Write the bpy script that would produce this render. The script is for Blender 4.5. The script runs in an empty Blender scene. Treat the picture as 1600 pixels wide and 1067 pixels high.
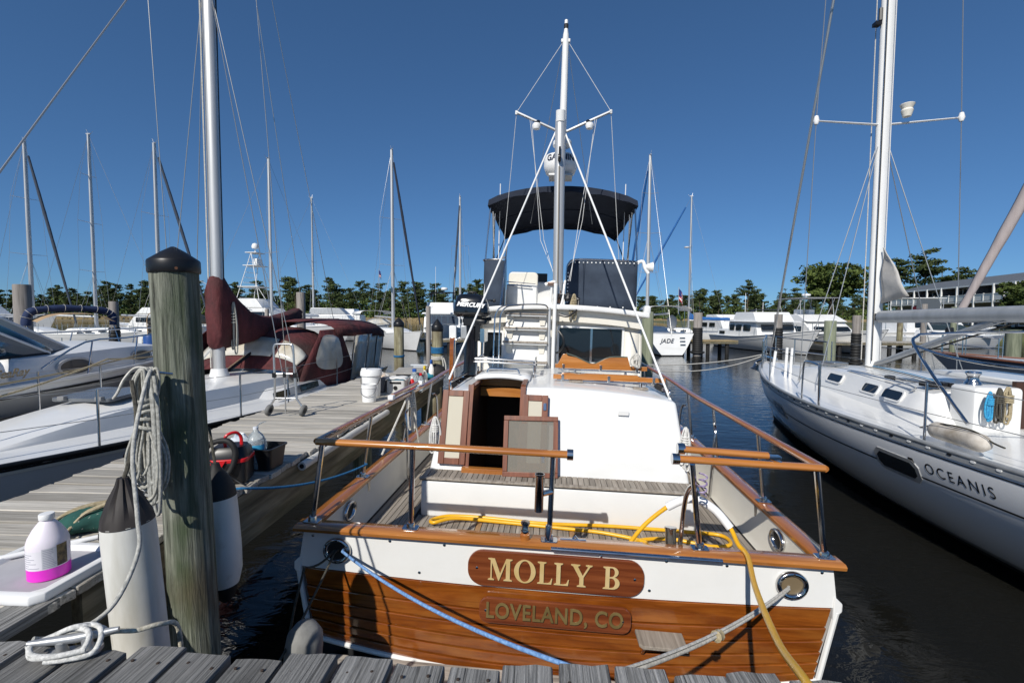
import bpy, bmesh, math, random
from mathutils import Vector, Matrix, Euler, noise as mnoise
random.seed(7)
S = bpy.context.scene
COL = S.collection
PI = math.pi
R = math.radians
# ---------------------------------------------------------------- camera, sky, sun, exposure
cd = bpy.data.cameras.new('camera'); cam = bpy.data.objects.new('camera', cd); COL.objects.link(cam)
cam.location = (0, 0, 2.55)
_p, _r = R(3.08), R(0.268)
_fw = Vector((0, math.cos(_p), -math.sin(_p))); _up = Vector((0, math.sin(_p), math.cos(_p))); _rt = Vector((1, 0, 0))
_rt2 = math.cos(_r) * _rt + math.sin(_r) * _up; _up2 = -math.sin(_r) * _rt + math.cos(_r) * _up
cam.rotation_euler = Matrix((_rt2, _up2, -_fw)).transposed().to_euler()
cd.sensor_width = 36; cd.lens = 730.9 / 1600 * 36; cd.clip_start = .05; cd.clip_end = 3000
S.camera = cam
SUN_EL, SUN_AZ = R(38.7), R(24.1)          # light travels forward and 24 degrees to the right
w = bpy.data.worlds.new('World'); S.world = w; w.use_nodes = True
nt = w.node_tree; nt.nodes.clear()
sk = nt.nodes.new('ShaderNodeTexSky'); sk.sky_type = 'NISHITA'; sk.sun_disc = False
sk.sun_elevation = SUN_EL; sk.sun_rotation = PI + SUN_AZ
sk.altitude = 3000; sk.air_density = 1.0; sk.dust_density = 1.6; sk.ozone_density = 3
bg = nt.nodes.new('ShaderNodeBackground'); bg.inputs[1].default_value = .1
wo = nt.nodes.new('ShaderNodeOutputWorld')
gm = nt.nodes.new('ShaderNodeGamma'); gm.inputs[1].default_value = .72        # softer gradient, as through the deep blue spring air
tn = nt.nodes.new('ShaderNodeMix'); tn.data_type = 'RGBA'; tn.blend_type = 'MULTIPLY'; tn.inputs['Factor'].default_value = 1; tn.inputs['B'].default_value = (.505, .865, 1.24, 1)
nt.links.new(sk.outputs[0], gm.inputs[0]); nt.links.new(gm.outputs[0], tn.inputs['A'])
nt.links.new(tn.outputs['Result'], bg.inputs[0]); nt.links.new(bg.outputs[0], wo.inputs[0])
sd = bpy.data.lights.new('sun', 'SUN'); sd.energy = 4.2; sd.angle = R(.53); sd.color = (1, .955, .88)
sun = bpy.data.objects.new('sun', sd); COL.objects.link(sun)
sun.rotation_euler = Vector((.319, .713, -.625)).to_track_quat('-Z', 'Y').to_euler()
sun.location = (-10, -22, 20)
S.view_settings.view_transform = 'Standard'; S.view_settings.look = 'None'
S.view_settings.gamma = 1; S.view_settings.use_curve_mapping = False
S.view_settings.exposure = 0.15

# ---------------------------------------------------------------- mesh building
class MB:
    def __init__(s): s.v = []; s.f = []
    def add(s, vs, fs):
        o = len(s.v); s.v += [tuple(p) for p in vs]; s.f += [tuple(i + o for i in f) for f in fs]; return s
    def box(s, c, d, M=None):
        x, y, z = (k / 2 for k in d)
        vs = [Vector((sx * x, sy * y, sz * z)) for sz in (-1, 1) for sx, sy in ((-1, -1), (1, -1), (1, 1), (-1, 1))]
        if M is not None: vs = [M @ p for p in vs]
        vs = [p + Vector(c) for p in vs]
        return s.add(vs, [(3, 2, 1, 0), (4, 5, 6, 7), (0, 1, 5, 4), (1, 2, 6, 5), (2, 3, 7, 6), (3, 0, 4, 7)])
    def beam(s, a, b, wd, ht, up=(0, 0, 1)):
        a = Vector(a); b = Vector(b); d = b - a; y = d.normalized(); x = y.cross(Vector(up))
        if x.length < 1e-4: x = y.cross(Vector((1, 0, 0)))
        x.normalize(); z = x.cross(y)
        M = Matrix((x, y, z)).transposed()
        return s.box((a + b) / 2, (wd, d.length, ht), M)
    def tube(s, pts, r, n=8, closed=False, caps=True, flat=1):
        P = [Vector(p) for p in pts]; m = len(P)
        rs = r if isinstance(r, (list, tuple)) else [r] * m
        T = []
        for i in range(m):
            if closed: t = P[(i + 1) % m] - P[i - 1]
            else: t = P[min(i + 1, m - 1)] - P[max(i - 1, 0)]
            T.append(t.normalized() if t.length > 1e-9 else Vector((0, 0, 1)))
        u = T[0].cross(Vector((0, 0, 1)))
        if u.length < .05: u = T[0].cross(Vector((1, 0, 0)))
        u.normalize(); vs = []
        for i in range(m):
            u = u - T[i] * u.dot(T[i])
            if u.length < 1e-6: u = T[i].orthogonal()
            u.normalize(); v = T[i].cross(u)
            for k in range(n):
                a = 2 * PI * k / n; vs.append(P[i] + (u * math.cos(a) + v * math.sin(a) * flat) * rs[i])
        fs = []
        for i in range(m if closed else m - 1):
            j = (i + 1) % m
            for k in range(n):
                l = (k + 1) % n; fs.append((i * n + k, i * n + l, j * n + l, j * n + k))
        if caps and not closed: fs += [tuple(range(n))[::-1], tuple((m - 1) * n + k for k in range(n))]
        return s.add(vs, fs)
    def lathe(s, prof, n=16, c=(0, 0, 0), M=None, cap=True):
        vs = []
        for r, z in prof:
            for k in range(n):
                a = 2 * PI * k / n; p = Vector((r * math.cos(a), r * math.sin(a), z))
                if M is not None: p = M @ p
                vs.append(p + Vector(c))
        fs = []; m = len(prof)
        for i in range(m - 1):
            for k in range(n):
                l = (k + 1) % n; fs.append((i * n + k, i * n + l, (i + 1) * n + l, (i + 1) * n + k))
        if cap: fs += [tuple(range(n))[::-1], tuple((m - 1) * n + k for k in range(n))]
        return s.add(vs, fs)
    def loft(s, rings, closed=True, caps=True):
        n = len(rings[0]); vs = [p for r in rings for p in r]; fs = []
        for i in range(len(rings) - 1):
            for k in range(n if closed else n - 1):
                l = (k + 1) % n; fs.append((i * n + k, i * n + l, (i + 1) * n + l, (i + 1) * n + k))
        if caps and closed: fs += [tuple(range(n))[::-1], tuple((len(rings) - 1) * n + k for k in range(n))]
        return s.add(vs, fs)
    def grid(s, fn, nu, nv, skip=None):
        vs = [fn(i / nu, j / nv) for j in range(nv + 1) for i in range(nu + 1)]; fs = []
        for j in range(nv):
            for i in range(nu):
                if skip and skip(i, j): continue
                a = j * (nu + 1) + i; fs.append((a, a + 1, a + nu + 2, a + nu + 1))
        return s.add(vs, fs)
    def prism(s, poly, h, M=None, c=(0, 0, 0)):
        "poly in local xy, extruded along local z by h (centred), placed by M and c"
        n = len(poly); vs = [Vector((x, y, -h / 2)) for x, y in poly] + [Vector((x, y, h / 2)) for x, y in poly]
        if M is not None: vs = [M @ p for p in vs]
        vs = [p + Vector(c) for p in vs]
        return s.add(vs, [tuple(range(n))[::-1], tuple(range(n, 2 * n))] + [(i, (i + 1) % n, n + (i + 1) % n, n + i) for i in range(n)])
    def mesh(s, name, m=None, smooth=35, bevel=0, seg=2, merge=False, fixn=True):
        me = bpy.data.meshes.new(name); me.from_pydata([tuple(p) for p in s.v], [], s.f)
        bm = bmesh.new(); bm.from_mesh(me)
        if merge: bmesh.ops.remove_doubles(bm, verts=bm.verts, dist=1e-4)
        if fixn: bmesh.ops.recalc_face_normals(bm, faces=bm.faces)
        if bevel:
            if smooth == 35: smooth = 21
            es = [e for e in bm.edges if len(e.link_faces) == 2 and e.calc_face_angle(0) > R(40)]
            bmesh.ops.bevel(bm, geom=es, offset=bevel, segments=seg, affect='EDGES', profile=.5, clamp_overlap=True)
        bm.to_mesh(me); bm.free()
        if m: me.materials.append(m)
        if smooth:
            me.shade_smooth(); me.set_sharp_from_angle(angle=R(smooth))
        return me
    def build(s, name, m=None, parent=None, **k):
        return link(name, s.mesh(name, m, **k), parent)
def link(name, me, parent=None):
    o = bpy.data.objects.new(name, me); COL.objects.link(o)
    if parent is not None: o.parent = parent
    return o
def tag(o, label, cat, group=None):
    o['label'] = label; o['category'] = cat
    if group: o['group'] = group
    return o
def thing(name, label, cat, loc=(0, 0, 0), rz=0, group=None):
    o = link(name, None); o.location = loc; o.rotation_euler = (0, 0, rz); o.empty_display_size = .2
    return tag(o, label, cat, group)
def kind(o, k='structure'): o['kind'] = k; return o
def copy_tree(o, parent=None):
    c = o.copy(); COL.objects.link(c)
    if parent is not None: c.parent = parent
    for ch in list(o.children): copy_tree(ch, c)
    return c
def part(name, bmx, m, parent, **k): return bmx.build(name, m, parent, **k)
def box(name, c, d, m, parent, M=None, bevel=0, **k): return MB().box(c, d, M).build(name, m, parent, bevel=bevel, **k)
def tube(name, pts, r, m, parent=None, n=8, **k): 
    kk = {q: k.pop(q) for q in ('closed', 'caps', 'flat') if q in k}
    return MB().tube(pts, r, n, **kk).build(name, m, parent, smooth=50, **k)
def spline(pts, n=6, closed=False):
    P = [Vector(p) for p in pts]; o = []; m = len(P)
    for i in range(m if closed else m - 1):
        if closed: a, b, c, d = P[i - 1], P[i], P[(i + 1) % m], P[(i + 2) % m]
        else: a, b, c, d = P[max(i - 1, 0)], P[i], P[i + 1], P[min(i + 2, m - 1)]
        for k in range(n):
            t = k / n
            o.append(.5 * ((2 * b) + (c - a) * t + (2 * a - 5 * b + 4 * c - d) * t * t + (3 * b - a - 3 * c + d) * t ** 3))
    if not closed: o.append(P[-1])
    return o
def sag(a, b, s, n=10):
    a = Vector(a); b = Vector(b)
    return [a.lerp(b, i / n) - Vector((0, 0, s * 4 * (i / n) * (1 - i / n))) for i in range(n + 1)]
def rrect(wd, ht, r, n=5):
    o = []
    for cx, cy, a0 in ((wd / 2 - r, ht / 2 - r, 0), (-wd / 2 + r, ht / 2 - r, 90), (-wd / 2 + r, -ht / 2 + r, 180), (wd / 2 - r, -ht / 2 + r, 270)):
        for k in range(n + 1):
            a = R(a0 + 90 * k / n); o.append((cx + r * math.cos(a), cy + r * math.sin(a)))
    return o
def frame_m(x, y):
    "matrix with columns x, y, x cross y"
    x = Vector(x).normalized(); y = Vector(y); z = x.cross(y).normalized(); y = z.cross(x)
    return Matrix((x, y, z)).transposed()
def ring_plate(outer, inner, h, M, c):
    b = MB(); n = len(outer)
    pts = [(x, y, z) for z in (h / 2, -h / 2) for pl in (outer, inner) for x, y in pl]
    vs = [M @ Vector(p) + Vector(c) for p in pts]; fs = []
    for i in range(n):
        j = (i + 1) % n
        fs += [(i, j, n + j, n + i), (2 * n + j, 2 * n + i, 3 * n + i, 3 * n + j), (i, 2 * n + i, 2 * n + j, j), (n + j, 3 * n + j, 3 * n + i, n + i)]
    return b.add(vs, fs)
def text_mesh(txt, size, depth, offset=0, shear=0, spacing=1, xscale=1, bold=0):
    cu = bpy.data.curves.new('lettering', 'FONT'); cu.body = txt; cu.size = size; cu.extrude = depth; cu.shear = shear
    cu.space_character = spacing; cu.align_x = 'CENTER'; cu.align_y = 'CENTER'; cu.offset = bold; cu.resolution_u = 4
    o = bpy.data.objects.new('lettering', cu); COL.objects.link(o)
    bpy.context.view_layer.update()
    me = bpy.data.meshes.new_from_object(o.evaluated_get(bpy.context.evaluated_depsgraph_get()))
    bpy.data.objects.remove(o)
    if xscale != 1:
        for v in me.vertices: v.co.x *= xscale
    return me
def lettering(txt, size, m, parent, c, M, depth=.002, name='lettering', **k):
    me = text_mesh(txt, size, depth, **k); me.materials.clear(); me.materials.append(m)
    o = link(name, me, parent); o.matrix_local = Matrix.Translation(Vector(c)) @ M.to_4x4(); return o

# ---------------------------------------------------------------- materials
def newmat(name):
    m = bpy.data.materials.new(name); m.use_nodes = True; t = m.node_tree
    return m, t, t.nodes['Principled BSDF']
def N(t, k, **kw):
    n = t.nodes.new(k)
    for a, b in kw.items(): setattr(n, a, b)
    return n
def plain(name, c, rough=.5, metal=0, spec=.5, coat=0, trans=0, ior=1.45, emit=None, alpha=1):
    m, t, b = newmat(name)
    b.inputs['Base Color'].default_value = (*c, 1); b.inputs['Roughness'].default_value = rough
    b.inputs['Metallic'].default_value = metal; b.inputs['Specular IOR Level'].default_value = spec
    b.inputs['Coat Weight'].default_value = coat; b.inputs['Coat Roughness'].default_value = .06
    b.inputs['Transmission Weight'].default_value = trans; b.inputs['IOR'].default_value = ior
    b.inputs['Alpha'].default_value = alpha
    return m
def coords(t, scale, obj_rand=True, kind='Object'):
    tc = N(t, 'ShaderNodeTexCoord'); mp = N(t, 'ShaderNodeMapping'); mp.inputs['Scale'].default_value = scale
    if obj_rand:
        oi = N(t, 'ShaderNodeObjectInfo'); ml = N(t, 'ShaderNodeVectorMath', operation='SCALE'); ml.inputs[0].default_value = (31, 57, 23)
        t.links.new(oi.outputs['Random'], ml.inputs['Scale'])
        ad = N(t, 'ShaderNodeVectorMath', operation='ADD'); t.links.new(tc.outputs[kind], ad.inputs[0]); t.links.new(ml.outputs[0], ad.inputs[1])
        t.links.new(ad.outputs[0], mp.inputs[0])
    else: t.links.new(tc.outputs[kind], mp.inputs[0])
    return mp.outputs[0]
def noisy(name, stops, scale=(4, 4, 4), detail=6, rough=.5, bump=0, bdist=.005, metal=0, coat=0, spec=.5, second=None, rand=.0, rrough=0, dist=0, nrough=.6, kindc='Object'):
    "stops: list of (pos, colour); second: (scale, colour, low, high) patches mixed over"
    m, t, b = newmat(name); v = coords(t, scale, kindc == 'Object', kindc)
    nz = N(t, 'ShaderNodeTexNoise'); nz.inputs['Scale'].default_value = 1; nz.inputs['Detail'].default_value = detail; nz.inputs['Roughness'].default_value = nrough
    nz.inputs['Distortion'].default_value = dist
    t.links.new(v, nz.inputs['Vector'])
    cr = N(t, 'ShaderNodeValToRGB'); e = cr.color_ramp.elements
    while len(e) < len(stops): e.new(.5)
    for q, (p, c) in zip(e, stops): q.position = p; q.color = (*c, 1)
    t.links.new(nz.outputs['Fac'], cr.inputs[0]); out = cr.outputs[0]
    if second:
        for sc, colr, lo, hi in (second if isinstance(second, list) else [second]):
            v2 = coords(t, sc, kindc == 'Object', kindc); n2 = N(t, 'ShaderNodeTexNoise'); n2.inputs['Scale'].default_value = 1; n2.inputs['Detail'].default_value = 5
            t.links.new(v2, n2.inputs['Vector'])
            mr = N(t, 'ShaderNodeMapRange'); mr.inputs[1].default_value = lo; mr.inputs[2].default_value = hi; t.links.new(n2.outputs['Fac'], mr.inputs[0])
            mx = N(t, 'ShaderNodeMix', data_type='RGBA'); t.links.new(mr.outputs[0], mx.inputs['Factor']); t.links.new(out, mx.inputs['A']); mx.inputs['B'].default_value = (*colr, 1)
            out = mx.outputs['Result']
    if rand:
        oi = N(t, 'ShaderNodeObjectInfo'); mr = N(t, 'ShaderNodeMapRange'); mr.inputs[3].default_value = 1 - rand; mr.inputs[4].default_value = 1 + rand
        t.links.new(oi.outputs['Random'], mr.inputs[0])
        hs = N(t, 'ShaderNodeHueSaturation'); t.links.new(mr.outputs[0], hs.inputs['Value']); t.links.new(out, hs.inputs['Color']); out = hs.outputs[0]
    t.links.new(out, b.inputs['Base Color'])
    b.inputs['Roughness'].default_value = rough; b.inputs['Metallic'].default_value = metal; b.inputs['Coat Weight'].default_value = coat
    b.inputs['Coat Roughness'].default_value = .05; b.inputs['Specular IOR Level'].default_value = spec
    if rrough:
        mr = N(t, 'ShaderNodeMapRange'); mr.inputs[3].default_value = rough - rrough; mr.inputs[4].default_value = rough + rrough
        t.links.new(nz.outputs['Fac'], mr.inputs[0]); t.links.new(mr.outputs[0], b.inputs['Roughness'])
    if bump:
        bp = N(t, 'ShaderNodeBump'); bp.inputs['Strength'].default_value = bump; bp.inputs['Distance'].default_value = bdist
        t.links.new(nz.outputs['Fac'], bp.inputs['Height']); t.links.new(bp.outputs[0], b.inputs['Normal'])
    return m
G = lambda v: (v, v, v * 1.0)
gelcoat = noisy('gelcoat_white', [(.3, (.74, .74, .72)), (.7, (.80, .80, .785))], (2, 2, 2), rough=.28, coat=.3, second=((.9, .9, 3), (.66, .655, .62), .55, .85))
cream = noisy('gelcoat_cream', [(.3, (.70, .665, .58)), (.7, (.76, .725, .64))], (2, 2, 2), rough=.35)
dirtywhite = noisy('gelcoat_weathered', [(.25, (.68, .68, .665)), (.7, (.78, .78, .77))], (1.5, 1.5, 3), rough=.35, second=((1.2, .7, 6), (.42, .41, .38), .6, .9))
varnish = noisy('varnished_teak', [(.25, (.105, .024, .003)), (.5, (.215, .056, .007)), (.75, (.34, .102, .013))], (2.6, 14, 20), detail=7, rough=.22, coat=1, bump=.05, bdist=.002, dist=.4, second=[((2.2, 3, 5), (.30, .105, .018), .50, .72), ((1.2, 26, 70), (.15, .04, .006), .55, .75)])
varnish_y = noisy('varnished_rail', [(.25, (.24, .075, .014)), (.5, (.36, .125, .025)), (.75, (.46, .18, .04))], (20, 1.3, 20), detail=7, rough=.2, coat=1, bump=.04, bdist=.002, dist=.3)
varnish_x = noisy('varnished_rail_athwart', [(.25, (.26, .085, .016)), (.5, (.42, .16, .035)), (.75, (.54, .23, .06))], (1.3, 20, 20), detail=7, rough=.2, coat=1, bump=.04, bdist=.002, dist=.3)
mahogany = noisy('mahogany', [(.25, (.085, .024, .010)), (.5, (.17, .052, .022)), (.75, (.26, .088, .038))], (22, 22, 1.6), detail=7, rough=.4, coat=.15, bump=.05, bdist=.002)
boardwood = noisy('name_board_wood', [(.3, (.10, .022, .008)), (.6, (.20, .055, .018)), (.8, (.29, .10, .04))], (1.6, 10, 34), detail=6, rough=.25, coat=.8)
teakdeck = noisy('weathered_teak', [(.25, (.14, .115, .092)), (.5, (.27, .235, .195)), (.75, (.39, .35, .30))], (40, 1.6, 40), detail=7, rough=.8, bump=.25, bdist=.002, rand=.2)
caulk = plain('deck_caulk', (.022, .02, .018), .8)
dockwood = noisy('weathered_dock_wood', [(.30, (.12, .108, .09)), (.42, (.33, .305, .262)), (.56, (.48, .45, .395)), (.78, (.66, .625, .56))], (75, 1.4, 75), detail=7, rough=.9, bump=.85, bdist=.006, rand=.28, dist=.5, nrough=.68, second=((5, .8, 5), (.27, .245, .205), .52, .8))
frontwood = noisy('dark_dock_wood', [(.32, (.02, .02, .019)), (.42, (.17, .167, .158)), (.54, (.30, .294, .28)), (.74, (.46, .45, .43))], (120, 2.0, 120), detail=6, rough=.9, bump=1, bdist=.012, rand=.22, dist=.7, nrough=.7, second=((4, 1.2, 4), (.05, .048, .044), .55, .8))
fascia = noisy('fascia_wood', [(.3, (.045, .037, .022)), (.5, (.15, .128, .082)), (.72, (.30, .265, .185))], (30, 1.2, 14), detail=9, rough=.9, bump=.8, bdist=.008, rand=.2, second=((2.5, 1, 5), (.07, .075, .045), .5, .75))
pilewood = noisy('piling_wood', [(.32, (.025, .027, .02)), (.44, (.115, .122, .094)), (.57, (.21, .22, .175)), (.74, (.40, .41, .34))], (48, 48, 2.6), detail=10, rough=.92, bump=1, bdist=.014, dist=.6, nrough=.66, second=[((7, 7, 2.2), (.062, .085, .045), .47, .68), ((1.6, 1.6, 1.1), (.12, .085, .05), .62, .82)])
greenpile = noisy('greenish_piling', [(.3, (.11, .13, .085)), (.6, (.24, .26, .18)), (.8, (.34, .35, .27))], (12, 12, .8), detail=7, rough=.9, bump=.5, bdist=.01, rand=.15)
greypile = noisy('grey_piling', [(.3, (.15, .135, .12)), (.6, (.28, .255, .235)), (.8, (.38, .36, .33))], (12, 12, .8), detail=7, rough=.9, bump=.5, bdist=.01, rand=.15)
steel = noisy('stainless', [(.3, G(.50)), (.7, G(.64))], (6, 6, 3), rough=.16, metal=1)
alu = noisy('aluminium_mast', [(.3, (.46, .46, .455)), (.7, (.60, .60, .595))], (12, 12, .6), rough=.42, metal=.55)
whitepaint = noisy('white_paint', [(.3, (.72, .72, .70)), (.7, (.80, .80, .785))], (8, 8, 1), rough=.3)
greyalu = noisy('grey_spar', [(.3, (.33, .345, .355)), (.7, (.43, .445, .455))], (8, 8, 1), rough=.4, metal=.3)
navy = noisy('navy_canvas', [(.3, (.022, .033, .054)), (.7, (.036, .052, .080))], (6, 6, 6), rough=.85, bump=.25, bdist=.01)
navyd = noisy('navy_canvas_dark', [(.3, (.007, .011, .024)), (.7, (.013, .020, .038))], (6, 6, 6), rough=.9, bump=.2, bdist=.01)
maroon = noisy('maroon_canvas', [(.28, (.045, .011, .012)), (.5, (.088, .017, .019)), (.75, (.135, .028, .030))], (5, 5, 2.5), detail=7, rough=.85, bump=1, bdist=.05, second=((1.2, 1.2, 1.2), (.035, .02, .018), .5, .75))
bluec = noisy('blue_canvas', [(.3, (.008, .075, .26)), (.7, (.015, .12, .36))], (3, 3, 3), rough=.8, bump=.4, bdist=.03)
tanc = noisy('tan_canvas', [(.3, (.33, .225, .13)), (.7, (.42, .30, .18))], (4, 4, 4), rough=.85)
greyc = noisy('grey_sail_cloth', [(.3, (.40, .38, .35)), (.7, (.55, .53, .50))], (4, 4, 4), rough=.85, bump=.4, bdist=.02)
black = plain('black_plastic', (.012, .012, .013), .35)
blackm = plain('black_rubber', (.014, .014, .014), .65)
gloss = plain('gloss_black', (.008, .009, .012), .14, coat=.6)
red = plain('red_plastic', (.55, .012, .018), .35)
whitep = noisy('white_plastic', [(.3, (.76, .76, .75)), (.7, (.82, .82, .81))], (9, 9, 9), rough=.4)
fenderw = noisy('fender_vinyl', [(.3, (.56, .55, .50)), (.6, (.69, .68, .635))], (3, 3, 1.5), detail=7, rough=.55, bump=.12, bdist=.004, second=[((9, 9, 1.4), (.44, .42, .35), .54, .80), ((22, 22, 9), (.50, .47, .40), .6, .85)])
fenderd = noisy('dirty_fender', [(.3, (.33, .28, .22)), (.65, (.60, .56, .50))], (7, 7, 7), detail=7, rough=.7)
rope_m = {}
def ropemat(name, c1, c2, tw=60):
    m = noisy(name, [(.35, c1), (.65, c2)], (tw, tw, tw), detail=3, rough=.9, bump=.7, bdist=.004); return m
rope_w = ropemat('white_rope', (.40, .385, .345), (.64, .62, .57))
rope_t = ropemat('tan_rope', (.26, .21, .12), (.45, .38, .25))
rope_g = ropemat('grey_rope', (.27, .265, .23), (.49, .48, .43), 80)
rope_b = ropemat('blue_rope', (.10, .22, .46), (.22, .40, .70))
rope_db = ropemat('dark_blue_rope', (.01, .09, .22), (.02, .17, .36))
rope_bk = ropemat('dark_rope', (.035, .033, .026), (.085, .078, .06))
yellow = noisy('yellow_hose', [(.3, (.70, .35, .008)), (.7, (.80, .44, .015))], (5, 5, 5), rough=.33, second=((7, 7, 7), (.40, .25, .07), .66, .85))
wire = plain('rigging_wire', (.42, .42, .41), .35, metal=.7)
wirew = plain('white_wire', (.62, .62, .61), .5)
glassd = plain('dark_window', (.010, .013, .016), .05, spec=.8)
glasst = plain('tinted_window', (.03, .045, .05), .05, spec=.8)
vinyl = noisy('clear_vinyl', [(.3, (.42, .36, .25)), (.55, (.60, .57, .50)), (.75, (.36, .42, .46))], (1.7, 1.7, 1.2), detail=3, rough=.18, bump=.4, bdist=.05)
gold = noisy('gold_leaf', [(.3, (.70, .50, .20)), (.7, (.85, .66, .34))], (6, 6, 6), rough=.42, metal=.35)
bronze = noisy('dull_gold', [(.3, (.20, .14, .05)), (.7, (.34, .25, .10))], (8, 8, 8), rough=.4, metal=.5)
darkwood = plain('dark_outline', (.012, .006, .004), .4)
interior = plain('dark_interior', (.05, .028, .016), .7)
antif = plain('dark_bottom_paint', (.010, .011, .013), .7)
screen_m = plain('cream_blind', (.54, .50, .40), .7)
screen_d = plain('insect_screen', (.26, .24, .20), .6, alpha=.5)
# ---------------------------------------------------------------- water, shores
def water_mat():
    m, t, b = newmat('harbour_water')
    b.inputs['Base Color'].default_value = (.008, .0078, .0062, 1); b.inputs['Roughness'].default_value = .04; b.inputs['IOR'].default_value = 1.33
    tc = N(t, 'ShaderNodeTexCoord')
    mp = N(t, 'ShaderNodeMapping'); mp.inputs['Scale'].default_value = (1, 1.9, 1); mp.inputs['Rotation'].default_value = (0, 0, R(20)); t.links.new(tc.outputs['Object'], mp.inputs[0])
    n1 = N(t, 'ShaderNodeTexNoise'); n1.inputs['Scale'].default_value = 2.2; n1.inputs['Detail'].default_value = 4; n1.inputs['Roughness'].default_value = .55; n1.inputs['Distortion'].default_value = .6
    n2 = N(t, 'ShaderNodeTexNoise'); n2.inputs['Scale'].default_value = .35; n2.inputs['Detail'].default_value = 2
    t.links.new(mp.outputs[0], n1.inputs['Vector']); t.links.new(mp.outputs[0], n2.inputs['Vector'])
    ad = N(t, 'ShaderNodeMath', operation='MULTIPLY_ADD'); ad.inputs[1].default_value = .8
    t.links.new(n2.outputs['Fac'], ad.inputs[0]); t.links.new(n1.outputs['Fac'], ad.inputs[2])
    bp = N(t, 'ShaderNodeBump'); bp.inputs['Strength'].default_value = .2; bp.inputs['Distance'].default_value = .06
    t.links.new(ad.outputs[0], bp.inputs['Height']); t.links.new(bp.outputs[0], b.inputs['Normal'])
    return m
b = MB(); b.add([(-900, -300, 0), (900, -300, 0), (900, 900, 0), (-900, 900, 0)], [(0, 1, 2, 3)])
kind(b.build('water', water_mat(), smooth=0))
ground = noisy('bank_ground', [(.3, (.10, .085, .05)), (.6, (.20, .16, .09))], (.2, .2, .2), rough=1, kindc='Generated')
marsh = noisy('marsh_reed', [(.3, (.17, .125, .06)), (.7, (.31, .24, .125))], (.6, .6, 2), rough=1)
grass = noisy('lawn_grass', [(.3, (.06, .075, .022)), (.6, (.12, .12, .045)), (.8, (.20, .16, .085))], (.7, .7, .7), rough=1)
# far bank beyond the basin, one ground sheet that reaches the horizon
def farz(y): return -.4 + min(1, max(0, (y - 178) / 6)) * 1.0
bk = MB(); ys = [176, 180, 184, 200, 260, 1500]; xs = [-1500, -400, -200, -100, -50, 0, 50, 100, 200, 400, 1500]
bk.grid(lambda u, v: (xs[round(u * 10)], ys[round(v * 5)] + (6 * math.sin(xs[round(u * 10)] * .03) if v < .9 else 0), farz(ys[round(v * 5)])), 10, 5)
kind(bk.build('far_bank', ground))
# marsh reeds in front of the trees: many thin tufts joined
random.seed(3); rb = MB()
for i in range(2600):
    x = random.uniform(-190, 190); y = 179 + 6 * math.sin(x * .03) + random.uniform(0, 9); h = random.uniform(1.0, 2.0); wv = random.uniform(.5, 1.3); a = random.uniform(-.5, .5)
    rb.add([(x - wv, y - a, .0), (x + wv, y + a, .0), (x + wv * .7, y + a, h), (x - wv * .5, y - a, h * random.uniform(.7, 1.1))], [(0, 1, 2, 3)])
o = rb.build('marsh_reeds', marsh, smooth=0, fixn=False); kind(o, 'stuff')
# right shore with lawn
sh = MB()
def shz(u, v):
    x = 30 + u * 190; y0 = 48.5 + max(0, 40 - x) * 3; y = y0 + [0, 1.2, 3, 10, 30, 62][round(v * 5)]
    return (x, y, [-.5, .15, .7, 1.1, 1.5, 1.6][round(v * 5)] + .15 * mnoise.noise(Vector((x * .2, y * .2, 0))))
sh.grid(shz, 40, 5); kind(sh.build('lawn', grass))
# ---------------------------------------------------------------- trees
bark = noisy('pine_bark', [(.3, (.05, .035, .025)), (.7, (.15, .115, .085))], (6, 6, 1.2), rough=1)
leafs = []
def leafmat(name, c1, c2):
    m = noisy(name, [(.35, c1), (.65, c2)], (.5, .5, .5), detail=2, rough=.75, rand=.22, spec=.2)
    return m
pine_l = leafmat('pine_needles', (.036, .054, .018), (.088, .115, .042))
dec_l = leafmat('deciduous_leaves', (.042, .066, .016), (.105, .140, .034))
under_l = leafmat('understory_leaves', (.034, .056, .014), (.095, .13, .034))
def clump(b, c, r, n, size, flat=.6, rng=random):
    for _ in range(n):
        d = Vector((rng.gauss(0, 1), rng.gauss(0, 1), rng.gauss(0, flat))); d = d.normalized() * r * rng.random() ** .45; d.z *= flat
        p = Vector(c) + d; s = size * rng.uniform(.6, 1.3)
        a = Vector((rng.gauss(0, 1), rng.gauss(0, 1), rng.gauss(0, .6))).normalized(); q = a.orthogonal().normalized()
        q = (Matrix.Rotation(rng.uniform(0, 6.3), 3, a) @ q)
        b.add([p + a * s, p + q * s * .55, p - a * s * .9, p - q * s * .5], [(0, 1, 2, 3)])
def make_pine(seed, H=13):
    g = random.Random(seed); t = MB(); c = MB(); lean = g.uniform(-.5, .5)
    top = H * g.uniform(.9, 1.0)
    t.tube([(0, 0, 0), (lean * .3, 0, H * .35), (lean * .8, .1, H * .7), (lean, 0, top)], [.22, .18, .13, .05], 6)
    for k in range(g.randint(22, 28)):
        z = H * g.uniform(.34, 1.0); f = z / H; ln = (1.25 - f) * H * .36 * g.uniform(.5, 1.15) + .35; a = g.uniform(0, 6.28)
        e = Vector((lean * f + math.cos(a) * ln, math.sin(a) * ln, z + ln * g.uniform(0, .35)))
        t.tube([(lean * f, 0, z - .3), e], [.06, .02], 4, caps=False)
        for q in (.35, .65, 1): clump(c, Vector((lean * f, 0, z)).lerp(e, q), g.uniform(.7, 1.2), 34, .30, .55, g)
    clump(c, (lean, 0, top), .8, 30, .27, .6, g)
    return t.mesh('trunk', bark, smooth=60), c.mesh('crown', pine_l, smooth=0, fixn=False)
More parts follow.
